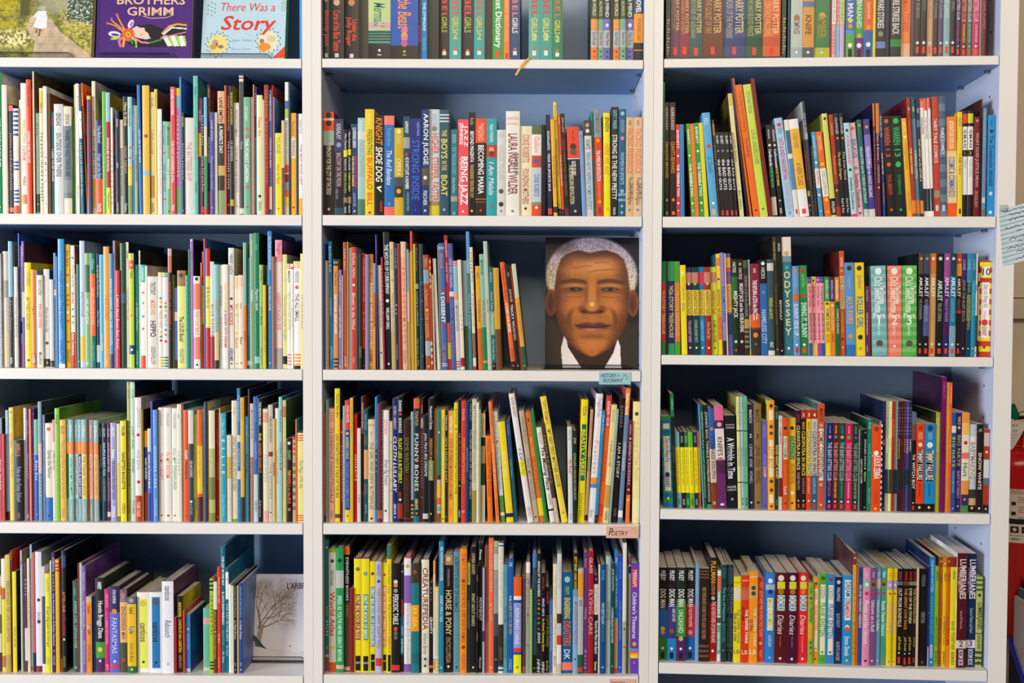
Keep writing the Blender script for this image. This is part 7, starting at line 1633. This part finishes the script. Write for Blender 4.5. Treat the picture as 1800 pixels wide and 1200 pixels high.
# blue spine pushed against the post at the end of the display shelf
root = empty('picture_book'); x0 = FM.pix(522, 90, 0.02)[0]
book_parts(root, 0.0075, 0.29, 0.2, hexlin('3f9ad0'), hexlin('3f9ad0'), [], True, 0.0004)
root.location = (XLM0 - 0.0098, 0.02, zL0 + 0.0002); tag(root, 'slim blue book upright against the post beside the story cover', 'picture book')

# the portrait, a dignified old man in a dark suit
def portrait(X, Y):
    X = 130 + (X - 958) / (1123 - 958) * 700; Y = 70 + (Y - 417) / (643 - 417) * 975
    n = vnoise(X, Y, 14, 11); n2 = vnoise(X, Y, 6, 12)
    img = np.broadcast_to(C('120d0c'), X.shape + (3,)).copy()
    mixc(img, sstep(620, 760, Y + 0.0 * X), C('3a2c20') * (0.85 + 0.3 * n2[..., None]))
    mixc(img, inpoly(X, Y, [(140, 620), (250, 820), (265, 1045), (130, 1045)]) * 0.6, C('463828'))
    hair = ell(X, Y, 475, 360, 345, 295, 0.05) * (Y < 560)
    hc = C('b8a8b0') * (1 - sstep(180, 420, Y))[..., None] + C('d8c8b0') * sstep(180, 420, Y)[..., None]
    mixc(img, hair, hc * (0.72 + 0.5 * n2[..., None]))
    mixc(img, ell(X, Y, 240, 130, 110, 70, 0.6) * hair * 0.6, C('4a3a3c'))
    for cx in (172, 785):
        mixc(img, ell(X, Y, cx, 560, 44, 100, 0.1), C('8a4c20')); mixc(img, ell(X, Y, cx, 565, 22, 66, 0.4) * 0.7, C('4a2410'))
    mixc(img, inpoly(X, Y, [(330, 800), (640, 800), (660, 880), (580, 1045), (390, 1045), (300, 880)]), C('3c2012'))
    mixc(img, inpoly(X, Y, [(270, 810), (288, 815), (300, 890), (402, 1045), (262, 1045), (248, 900)]), C('ece4dc'))
    mixc(img, inpoly(X, Y, [(672, 828), (690, 880), (698, 1045), (572, 1045), (640, 930)]), C('ece4dc'))
    wy = np.interp(Y, [150, 165, 190, 230, 320, 480, 640, 720, 800, 860, 905, 935, 952, 960], [0, 110, 185, 235, 265, 284, 272, 252, 215, 172, 124, 75, 32, 0])
    e = np.abs(X - 480) / np.maximum(wy, 1)
    face = (1 - sstep(0.97, 1.03, e)) * (wy > 5)
    sk = C('b9722f') * (1 - 0.0 * e[..., None])
    sh = sstep(0.45, 1.0, e); skin = C('b4702e') * (1 - sh[..., None]) + C('6a3414') * sh[..., None]
    skin = skin * (0.94 + 0.12 * n[..., None])
    mixc(img, face, skin)
    def on(m, c, k=1.0): mixc(img, m * face * k, C(c))
    on(1 - sstep(185, 290, Y + 0.16 * np.abs(X - 470)), '4a1a12', 0.9)
    mixc(img, (ell(X, Y, 470, 110, 240, 62, 0.1) + ell(X, Y, 465, 150, 60, 34, 0.3)) * face, C('b4a6b0') * (0.72 + 0.5 * n2[..., None]))
    on(ell(X, Y, 520, 290, 130, 55, 0.9), 'e0a060', 0.7); on(ell(X, Y, 300, 320, 70, 40, 0.9), 'd89450', 0.4)
    for x0, y0, x1, y1 in ((330, 300, 480, 285), (450, 330, 640, 310), (500, 262, 600, 258)):
        s = np.clip((X - x0) / (x1 - x0), 0, 1); on((1 - sstep(2, 8, np.abs(Y - (y0 + s * (y1 - y0) - 6 * np.sin(s * 3.14))))) * ((X > x0) & (X < x1)), '7a3c16', 0.4)
    for cx, sg in ((338, -1), (620, 1)):
        yb = 405 - 22 * np.cos((X - cx) / 105 * 1.5) + 0.05 * sg * (X - cx) + 12
        on((1 - sstep(10, 24, np.abs(Y - yb))) * (1 - sstep(85, 118, np.abs(X - cx))), '4a2414', 0.75)
        on(ell(X, Y, cx, 470, 108, 52, 0.5), '8a4a20', 0.7)
        on(ell(X, Y, cx, 432, 90, 20, 0.6), 'd09048', 0.6)
        on(ell(X, Y, cx + 10 * sg * -1, 457, 64, 15, 0.4), '2c150e', 0.9); on(ell(X, Y, cx - 34, 459, 15, 6, 0.6), 'a08878', 0.7); on(ell(X, Y, cx + 26, 459, 14, 6, 0.6), 'a08878', 0.7); on(ell(X, Y, cx - 6, 456, 12, 10, 0.4), '120806', 0.9)
        on(ell(X, Y, cx, 508, 80, 22, 0.6), 'c88440', 0.6); on((1 - sstep(3, 9, np.abs(Y - (498 + 0.0016 * (X - cx) ** 2 * -1 + 20)))) * (np.abs(X - cx) < 70), '7a3e18', 0.5)
        on(ell(X, Y, cx + 12 * sg, 590, 78, 62, 0.8), 'd8853c', 0.65)
        on((1 - sstep(6, 22, np.abs(np.hypot((X - 480) / 175, (Y - 690) / 150) - 1) * 150)) * sstep(70, 120, (X - 480) * sg) * sstep(570, 640, Y) * (1 - sstep(700, 800, Y)), '6a3212', 0.6)
        on(ell(X, Y, 480 + sg * 62, 608, 44, 30, 0.5), '7c4018', 0.8); on(ell(X, Y, 480 + sg * 52, 622, 30, 13, 0.4), '2a120c', 0.9)
    on(ell(X, Y, 480, 500, 30, 110, 0.7), 'd08a44', 0.8); on(ell(X, Y, 437, 500, 14, 90, 0.8), '8a4a20', 0.6); on(ell(X, Y, 525, 500, 14, 90, 0.8), '8a4a20', 0.5)
    on(ell(X, Y, 480, 588, 48, 44, 0.6), 'd08a44', 0.8); on(ell(X, Y, 480, 570, 14, 14, 0.8), 'f4d098', 0.9); on(ell(X, Y, 480, 632, 60, 10, 0.6), '5a2a12', 0.8)
    on(ell(X, Y, 485, 734, 124, 30, 0.35), '5c2a20', 0.95); on(ell(X, Y, 485, 760, 84, 22, 0.45), 'b8664c', 0.9); on(ell(X, Y, 470, 760, 40, 8, 0.7), 'd88a70', 0.7)
    on((1 - sstep(2, 8, np.abs(Y - (742 - 0.0011 * (X - 485) ** 2)))) * (1 - sstep(105, 150, np.abs(X - 485))), '2c120e', 0.9)
    on(ell(X, Y, 485, 700, 30, 20, 0.8), 'cc8440', 0.5); on(ell(X, Y, 485, 812, 90, 18, 0.7), '7c4018', 0.6); on(ell(X, Y, 480, 868, 90, 40, 0.8), 'd8843a', 0.7)
    img = np.clip(img, 0, 1); img = img * (0.82 + 0.2 * img)
    return np.clip(img, 0, 1)
face_book('hardcover_book', FM, 958, 1123, 643, 417, 0.055, R(4), 0.016, '17120f', zM2 + 0.0025, portrait, 190, 250,
          'portrait cover of a white-haired man in dark suit, face out beside leaning books', group='covers shown face out', cat='hardcover book')
stand(FM, 955, 1112, 648, 0.008, 0.050, zM2, 'clear easel lip under the portrait cover')

# the white tree cover on the lowest shelf
def snow(X, Y):
    s = sstep(1010, 1160, Y)[..., None]
    return C('d5d2dc') * (1 - s) + C('ebe4dc') * s + 0.02 * (vnoise(X, Y, 3, 21)[..., None] - 0.5)
tr, P, k = face_book('picture_book', FM, 436, 548, 1159, 1009, 0.085, R(10), 0.012, 'e6e2e4', zL4 + 0.0025, snow, 30, 30,
                     'white cover with bare winter tree drawing, half hidden behind the post', group='covers shown face out')
pr = Print(); trn = random.Random(5)
def branch(x, y, a, L, wd, n):
    pts = [(x, y)]; ws = [wd]
    for i in range(4):
        a += trn.uniform(-0.22, 0.22); x += math.cos(a) * L / 4; y -= math.sin(a) * L / 4; pts.append((x, y)); ws.append(wd * (1 - 0.11 * (i + 1)))
        if n > 0 and i > 0 and trn.random() < 0.85: branch(x, y, a + trn.choice((-1, 1)) * trn.uniform(0.35, 0.9), L * 0.62, ws[-1] * 0.62, n - 1)
    q = [p for p in pts if 437 <= p[0] <= 520 and 1015 <= p[1] <= 1156]
    if len(q) == len(pts): pr.stroke([P(*p) for p in pts], [w_ * k for w_ in ws], hexlin(trn.choice(('a89870', '9a8a60', '8f8468', 'b8a878'))), 0.0003)
    if n > 0: branch(x, y, a + trn.uniform(0.1, 0.5), L * 0.75, wd * 0.55, n - 1); branch(x, y, a - trn.uniform(0.1, 0.5), L * 0.75, wd * 0.55, n - 1)
for a, L in ((1.5, 40), (1.2, 42), (0.85, 44), (0.45, 40), (1.75, 34)): branch(455 + trn.uniform(-4, 3), 1103 + trn.uniform(-4, 4), a, L, 2.8, 4)
pr.stroke([P(452, 1136), P(453, 1122), P(456, 1108), P(460, 1097)], [13 * k, 9 * k, 8 * k, 5 * k], hexlin('a89c78'), 0.00032)
for i in range(14): x = 437 + i * 1.4; pr.stroke([P(x, 1106 + i * 1.6), P(x + 7, 1122 + i), P(x + 12, 1134 + 0.4 * i)], 0.0011, hexlin('28382c' if i % 3 else '7a8a78'), 0.00036)
pr.stroke([P(457, 1134), P(475, 1141), P(500, 1143), P(536, 1150), P(546, 1153)], 0.0005, hexlin('b8b0a0'), 0.0003)
pr.disc(*P(509, 1134), 0.0018, 0.0018, hexlin('a89a48'), 0.0003)
pr.build('tree_drawing', tr)['kind'] = 'stuff'
pr = Print(); pr.text("L'ARBRA", *P(499, 1034), 10 * k, hexlin('2a2424'), 0.0003, width=40 * k, bold=True); pr.text('a tree', *P(528, 1146), 2.5 * k, hexlin('666666'), 0.0003)
pr.build('lettering', tr)
stand(FM, 436, 540, 1172, 0.012, 0.075, zL4, 'clear easel lip under the white tree cover')

# ------------------------------------------------------------------ slipcase round the boxed set
zR0 = BAY['R']['z'][0]
xa = FR.pix(1170, 100, 0.012)[0]; xb = FR.pix(1178.0, 100, 0.012)[0] - 0.0006; xc = FR.pix(1373, 100, 0.012)[0] + 0.0006; xd = FR.pix(1380.5, 100, 0.012)[0]
sm = mat('dark_green_slipcase', hexlin('1c3c2c'), 0.4, noise=0.1, nscale=50)
r = empty('slipcase'); FR.place(r, 0, 0, zR0 + 0.0002); tag(r, 'dark green slipcase round seven thick spines on the top shelf', 'slipcase')
HS = 0.205
MB().box((xa, 0.008, 0), (xd, 0.196, 0.0045)).build('floor_panel', sm, r)
MB().box((xa, 0.008, 0.0045), (xb, 0.196, HS)).build('side_panel', sm, r)
MB().box((xc, 0.008, 0.0045), (xd, 0.196, HS)).build('side_panel', sm, r)
MB().box((xb, 0.194, 0.0045), (xc, 0.196, HS)).build('rear_panel', sm, r)
MB().box((xa, 0.008, HS), (xd, 0.196, HS + 0.003)).build('top_panel', sm, r)
pr = Print()
for x0, x1 in ((xa, xb), (xc, xd)):
    pr.rect(x0 + 0.001, x1 - 0.001, 0.006, 0.085, hexlin('3a4a38'), 0.0002)
    for i in range(12): pr.rect(x0 + 0.002, x0 + 0.004 + 0.0035 * ((i * 7) % 3) / 2, 0.010 + i * 0.006, 0.013 + i * 0.006, hexlin('b0a070'), 0.0003)
o = pr.build('side_print', r); o.location.y = 0.008; o['kind'] = 'stuff'

# ------------------------------------------------------------------ ribbon marker hanging off the shelf
bk = min((b for b in BOOKS if b['key'] == 'M0'), key=lambda b: abs(b['px'] - (840 + 535 / 6)))
pts = []
for px, py, y in ((936, 104.5, 0.004), (931, 104.2, -0.0008), (927, 105.2, -0.0022), (922, 108.5, -0.003), (917, 115, -0.0035), (912, 123, -0.004), (906.5, 132, -0.005)):
    x, z = FM.pix(px, py, y); pts.append((x, y, z))
pts[0] = (pts[0][0], pts[0][1], BAY['M']['z'][0] + 0.0006); pts[1] = (pts[1][0], pts[1][1], BAY['M']['z'][0] + 0.0007)
v = []; f = []
def rib(dy):
    for i, (x, y, z) in enumerate(pts):
        a_, b_ = pts[max(0, i - 1)], pts[min(len(pts) - 1, i + 1)]
        tx, tz = b_[0] - a_[0], b_[2] - a_[2]; L_ = math.hypot(tx, tz); nx_, nz_ = -tz / L_ * 0.0022, tx / L_ * 0.0022
        if i < 1: v.extend([(x - 0.001, y - 0.002, z + dy), (x + 0.001, y + 0.002, z + dy)])
        else: v.extend([(x - nx_, y + dy, z - nz_ + (0.0022 if i < 2 else 0)), (x + nx_, y + dy, z + nz_ + (0.0022 if i < 2 else 0))])
rib(0.0); rib(0.0004)
n = len(pts) * 2
for i in range(len(pts) - 1): f += [(2 * i, 2 * i + 1, 2 * i + 3, 2 * i + 2), (n + 2 * i, n + 2 * i + 2, n + 2 * i + 3, n + 2 * i + 1)]
loc = bk['o'].location
o = mesh_obj('ribbon_marker', [(a - loc[0], b - loc[1], c - loc[2]) for a, b, c in v], f, M['ribbon'], bk['o'])
o['label'] = 'yellow ribbon marker curling over the shelf edge'

# ------------------------------------------------------------------ handwritten shelf labels
def shelf_card(px0, px1, py0, py1, m, lines, mark, label, y=-0.0004):
    x0, z1 = FM.pix(px0, py0, y); x1, z0 = FM.pix(px1, py1, y)
    r = empty('shelf_label'); r.location = (x0, y, z0); tag(r, label, 'label', 'handwritten shelf labels')
    W, H = x1 - x0, z1 - z0
    MB().box((0, -0.0004, 0), (W, 0, H)).build('card', m, r)
    pr = Print()
    for i in range(4): pr.rect(0, W, H * (0.12 + 0.25 * i), H * (0.12 + 0.25 * i) + 0.0003, hexlin('8a9aa0' if m is M['bluecard'] else 'c89a90'), 0.0005)
    for (s, x, z, h, wd) in lines: pr.text(s, x * W, z * H, h * H, hexlin('1c2024'), 0.0006, width=wd * W, italic=True)
    pr.build('handwriting', r)
    pr = Print(); mx, mz, c1 = mark
    pr.disc(mx * W, mz * H, 0.0028, 0.0026, hexlin(c1), 0.0007); pr.disc((mx + 0.06) * W, (mz - 0.28) * H, 0.0026, 0.0016, hexlin(c1), 0.0007)
    for a in range(5): pr.disc(mx * W + 0.005 * math.cos(a * 1.25), mz * H - 0.002 + 0.004 * math.sin(a * 1.25), 0.0007, 0.0007, hexlin('4a4038'), 0.0008, 6)
    pr.build('sticker_print', r)['kind'] = 'stuff'
shelf_card(1053, 1108.5, 653.5, 675.5, M['bluecard'], [('HISTORY +', 0.05, 0.56, 0.3, 0.58), ('BIOGRAPHY', 0.12, 0.17, 0.3, 0.62)], (0.82, 0.72, '8cc060'), 'pale blue card lettered HISTORY + BIOGRAPHY on the shelf edge')
shelf_card(1065.5, 1122, 924, 945.5, M['pinkcard'], [('P', 0.06, 0.22, 0.6, 0.13), ('OETRY', 0.14, 0.2, 0.38, 0.52)], (0.86, 0.74, 'f0c83c'), 'pink card lettered POETRY on the shelf edge')
shelf_card(1071, 1117, 1193, 1206, M['pinkcard'], [('Poetry Extras', 0.06, 0.4, 0.32, 0.56)], (0.86, 0.6, 'f0d078'), 'pink card on the lowest shelf edge below the thesaurus')

# ------------------------------------------------------------------ lined note taped to the outer post
q = [(1756, 369), (1842, 346), (1846, 446), (1762.5, 468)]
nx_, nz_ = 8, 8; v = []
def note_pt(u, t_, dy=0.0):
    px = (q[0][0] * (1 - u) + q[1][0] * u) * (1 - t_) + (q[3][0] * (1 - u) + q[2][0] * u) * t_
    py = (q[0][1] * (1 - u) + q[1][1] * u) * (1 - t_) + (q[3][1] * (1 - u) + q[2][1] * u) * t_
    y = -0.0006 - 0.016 * u * u - dy
    x, z = FR.pix(px, py, y); return (x, y, z)
r = empty('lined_note'); FR.place(r, 0, 0, 0); tag(r, 'pale blue lined note with handwriting taped to the outer post', 'note')
v = [note_pt(i / nx_, j / nz_, 0) for j in range(nz_ + 1) for i in range(nx_ + 1)]
f = [(j * 9 + i, (j + 1) * 9 + i, (j + 1) * 9 + i + 1, j * 9 + i + 1) for j in range(nz_) for i in range(nx_)]
o = mesh_obj('sheet', v, f, M['greycard'], r); sm_ = o.modifiers.new('thickness', 'SOLIDIFY'); sm_.thickness = 0.0003; sm_.offset = -1
pr = Print(); nr = random.Random(9); nrgb = hexlin('4a6a88'); ink = hexlin('24405c')
for i in range(11):
    t_ = 0.13 + 0.08 * i
    for s in range(6): pr.add([(s / 6, t_ - 0.004), ((s + 1) / 6, t_ - 0.004), ((s + 1) / 6, t_ + 0.004), (s / 6, t_ + 0.004)], [(0, 1, 2, 3)], nrgb, 0.0004)
for t_, u0, u1 in ((0.06, 0.06, 0.55), (0.14, 0.2, 0.8), (0.22, 0.16, 0.7), (0.36, 0.1, 0.5), (0.45, 0.34, 0.45), (0.56, 0.16, 0.78), (0.64, 0.34, 0.46), (0.72, 0.12, 0.6), (0.8, 0.3, 0.55), (0.92, 0.28, 0.5)):
    u = u0; pts = []
    while u < u1: pts.append((u, t_ + nr.uniform(-0.022, 0.022))); u += nr.uniform(0.012, 0.03)
    pr.stroke(pts, 0.010, ink, 0.0005)
def nwrap(x, y, z):
    return note_pt(x, z, -y)
o = pr.build('handwriting', r, wrap=nwrap)
MB().box((FR.pix(1757, 362, -0.001)[0], -0.0016, FR.pix(1757, 372, -0.001)[1]), (FR.pix(1772, 362, -0.001)[0], -0.0012, FR.pix(1757, 360, -0.001)[1])).build('tape', M['acrylic'], r)

# ------------------------------------------------------------------ fire extinguisher on the wall
EYD = 0.185; RE = 0.064
ex, _ = FM.pix(1784, 880, EYD)
def ez(py): return FM.pix(1784, py, EYD)[1]
r = empty('fire_extinguisher'); r.location = (ex, EYD, 0); tag(r, 'red fire extinguisher with instruction label hanging beside the bookcase', 'fire extinguisher')
zt = ez(783); zb_ = ez(1110)
prof = [(0.001, zb_), (RE - 0.01, zb_), (RE, zb_ + 0.01)] + [(RE, zt - 0.045)] + [(0.014 + (RE - 0.014) * math.cos(a), zt - 0.045 + 0.045 * math.sin(a)) for a in [k * math.pi / 2 / 12 for k in range(1, 13)]] + [(0.014, zt + 0.004)]
MB().lathe(prof, 64).build('cylinder', M['red'], r, smooth=True)
MB().lathe([(0.001, zt + 0.002), (0.014, zt + 0.002), (0.0165, zt + 0.008), (0.0165, zt + 0.026), (0.012, zt + 0.034), (0.001, zt + 0.036)], 32).build('neck_collar', M['red'], r, smooth=True)
MB().box((-0.012, -0.018, zt + 0.034), (0.045, 0.018, zt + 0.052)).build('valve_body', M['brass'], r, bevel=0.003)
MB().tube([(0.0, -0.02, zt + 0.04), (0.02, -0.035, zt + 0.03), (0.045, -0.045, zt + 0.004), (0.06, -0.05, zt - 0.05)], 0.007, 10).build('hose', M['black'], r, smooth=True)
MB().tube([(-0.006, 0, zt + 0.06), (0.03, -0.004, zt + 0.064), (0.09, -0.006, zt + 0.075)], 0.004, 8).build('carry_handle', M['black'], r, smooth=True)
gx = (1776 - 1784) * S * 1.09 - 0.013
MB().prism([(gx - 0.004, ez(733)), (gx + 0.012, ez(735)), (gx + 0.0165, ez(727)), (gx + 0.005, ez(707)), (gx - 0.004, ez(708))], -0.03, -0.024).build('safety_tag', M['green'], r, bevel=0.001)
MB().tube([(gx + 0.012, -0.027, ez(724)), (gx + 0.03, -0.03, ez(719)), (gx + 0.05, -0.03, ez(718))], 0.0012, 6).build('seal_wire', M['green'], r)
MB().prism([(gx - 0.012, ez(736)), (gx + 0.030, ez(738)), (gx - 0.001, ez(783)), (gx - 0.014, ez(790))], -0.0405, -0.04).build('inspection_tag', M['paper'], r)
pr = Print()
pr.text('RK 24', gx - 0.006, ez(745), 0.0035, hexlin('2a2624'), 0.0409, italic=True, bold=True); pr.text('9618', gx - 0.004, ez(754), 0.003, hexlin('2a2624'), 0.0409, italic=True, bold=True)
for i in range(3): pr.rect(gx - 0.008, gx + 0.008 - i * 0.003, ez(760 + 5 * i), ez(759.6 + 5 * i), hexlin('8a7a6a'), 0.0409)
pr.build('tag_writing', r)
def wrapc(x, y, z):
    rr = RE - y; a = x / RE; return (rr * math.sin(a), -rr * math.cos(a), z)
pr = Print()
pr.rect(-0.085, 0.085, ez(943), ez(850), hexlin('dcd0c6'), 0.0004, 24)
lab = pr.build('instruction_label', r, wrap=wrapc)
pr = Print(); x0 = -0.0365; rdl = hexlin('c83a2c'); bk_ = hexlin('1c1a1c')
pr.text('INSTRUCTIONS', x0, ez(857), 0.0042, rdl, 0.0007, width=0.05, bold=True)
pr.rect(-0.085, 0.085, ez(851.5), ez(850), rdl, 0.0006, 20); pr.rect(-0.085, 0.085, ez(858.8), ez(858.2), bk_, 0.0006, 20)
for y0 in (873, 890): pr.rect(x0 + 0.002, x0 + 0.0105, ez(y0 + 6), ez(y0), bk_, 0.0007, 3)
for i, (t1, c1) in enumerate((('PULL PIN', bk_), ('HOLD UPRIGHT', bk_), ('FULL AIM', rdl), ('START BACK', bk_), ('AIM AT BASE', bk_), ('SPRAY', rdl), ('SQUEEZE', bk_))):
    pr.text(t1, x0 + 0.015, ez(866 + 4.2 * i + (4 if i > 2 else 0) + (6 if i > 5 else 0)), 0.0026, c1, 0.0007, width=0.03, bold=True)
pr.rect(-0.085, 0.085, ez(911), ez(902), bk_, 0.0006, 20)
for i in range(3):
    pr.rect(x0 + 0.001 + i * 0.0215, x0 + 0.017 + i * 0.0215, ez(926), ez(915), bk_, 0.0006, 3); pr.disc(x0 + 0.009 + i * 0.0215, ez(920.5), 0.004, 0.004, hexlin('dcd0c6'), 0.0008)
pr.rect(-0.085, 0.085, ez(931), ez(930.4), bk_, 0.0006, 20); pr.text('AMEREX', x0 + 0.002, ez(938), 0.0036, bk_, 0.0007, width=0.018, bold=True)
pr.build('label_print', lab, wrap=wrapc)['kind'] = 'stuff'
MB().box((-0.02, RE + 0.002, zb_ + 0.05), (0.02, 0.27 - EYD + 0.0055, zb_ + 0.30)).build('wall_bracket', M['steel'], r)

# ------------------------------------------------------------------ magazines in a blue file beside the last bookcase
hx = FM.pix(1771, 1128, 0.12)[0] + 0.006; zrim = FM.pix(1771, 1126, 0.12)[1]; zf = zrim - 0.27
wx2 = FR.world(XR2, 0.25, 0).x
hx = max(hx, wx2 + 0.012)
T = dict(x0=hx, x1=hx + 0.10)
r = empty('magazine_file'); r.location = (hx, 0.0, zf); tag(r, 'bright blue slanted magazine file standing beside the bookcase', 'magazine file')
yb1, yf1 = 0.125, -0.105; hb, hf_ = 0.275, 0.07
side_poly = [(yb1, 0.0), (yb1, hb), (yf1 + 0.02, hf_), (yf1, hf_), (yf1, 0.0)]
def side(x, name, m, t=0.002):
    k = len(side_poly)
    v = [(x, y, z) for y, z in side_poly] + [(x + t, y, z) for y, z in side_poly]
    f = [tuple(range(k)), tuple(reversed(range(k, 2 * k)))] + [(i, k + i, k + (i + 1) % k, (i + 1) % k) for i in range(k)]
    return mesh_obj(name, v, f, m, r)
side(0.0, 'side_panel', M['navy']); side(0.098, 'side_panel', M['navy'])
for x in (-0.0012, 0.0968):
    a, b_ = Vector((x, yb1, hb)), Vector((x, yf1 + 0.02, hf_)); dn = Vector((0, 0, -0.016))
    v = [a, b_, b_ + dn, a + dn]; v2 = [p + Vector((0.0044, 0, 0)) for p in v]
    mesh_obj('rim', v + v2, [(0, 1, 2, 3), (7, 6, 5, 4), (0, 4, 5, 1), (1, 5, 6, 2), (2, 6, 7, 3), (3, 7, 4, 0)], M['blue'], r)
MB().box((0.002, yb1 - 0.002, 0), (0.098, yb1, hb)).build('rear_panel', M['blue'], r)
MB().box((0.002, yf1, 0), (0.098, yf1 + 0.002, hf_)).build('front_panel', M['blue'], r)
MB().box((0.002, yf1 + 0.002, 0), (0.098, yb1 - 0.002, 0.002)).build('floor_panel', M['blue'], r)
mg = [('e8e2e4', 0.006, 0.366, 'white-backed magazine outermost in the blue file'), ('3f86a8', 0.014, 0.384, 'teal magazine second in the blue file'), ('22282c', 0.021, 0.402, 'dark-covered magazine third in the blue file'), ('c8c4bc', 0.028, 0.39, 'grey magazine innermost in the blue file')]
for c, x, hh, lb in mg:
    r2 = empty('magazine'); r2.location = (hx + x, 0.0, zf + 0.0025); tag(r2, lb, 'magazine', 'magazines in the blue file')
    cmx = mat('magazine_cover', hexlin(c), 0.3, noise=0.12, nscale=15)
    MB().box((0, yf1 + 0.012, 0), (0.0004, yb1 - 0.006, hh)).build('front_cover', cmx, r2)
    MB().box((0.0004, yf1 + 0.013, 0.0004), (0.0042, yb1 - 0.007, hh - 0.001)).build('page_block', M['pages'], r2)
    MB().box((0.0042, yf1 + 0.012, 0), (0.0046, yb1 - 0.006, hh)).build('back_cover', cmx, r2)
# small table that carries the file
r = empty('side_table'); r.location = (hx - 0.01, 0, 0); tag(r, 'small white side table under the blue magazine file', 'table')
MB().box((0, -0.16, zf - 0.022), (0.40, 0.17, zf - 0.0003)).build('table_top', M['white'], r, bevel=0.002)
for x in (0.01, 0.36):
    for y in (-0.15, 0.13): MB().box((x, y, 0), (x + 0.03, y + 0.03, zf - 0.022)).build('leg', M['white'], r, bevel=0.001)
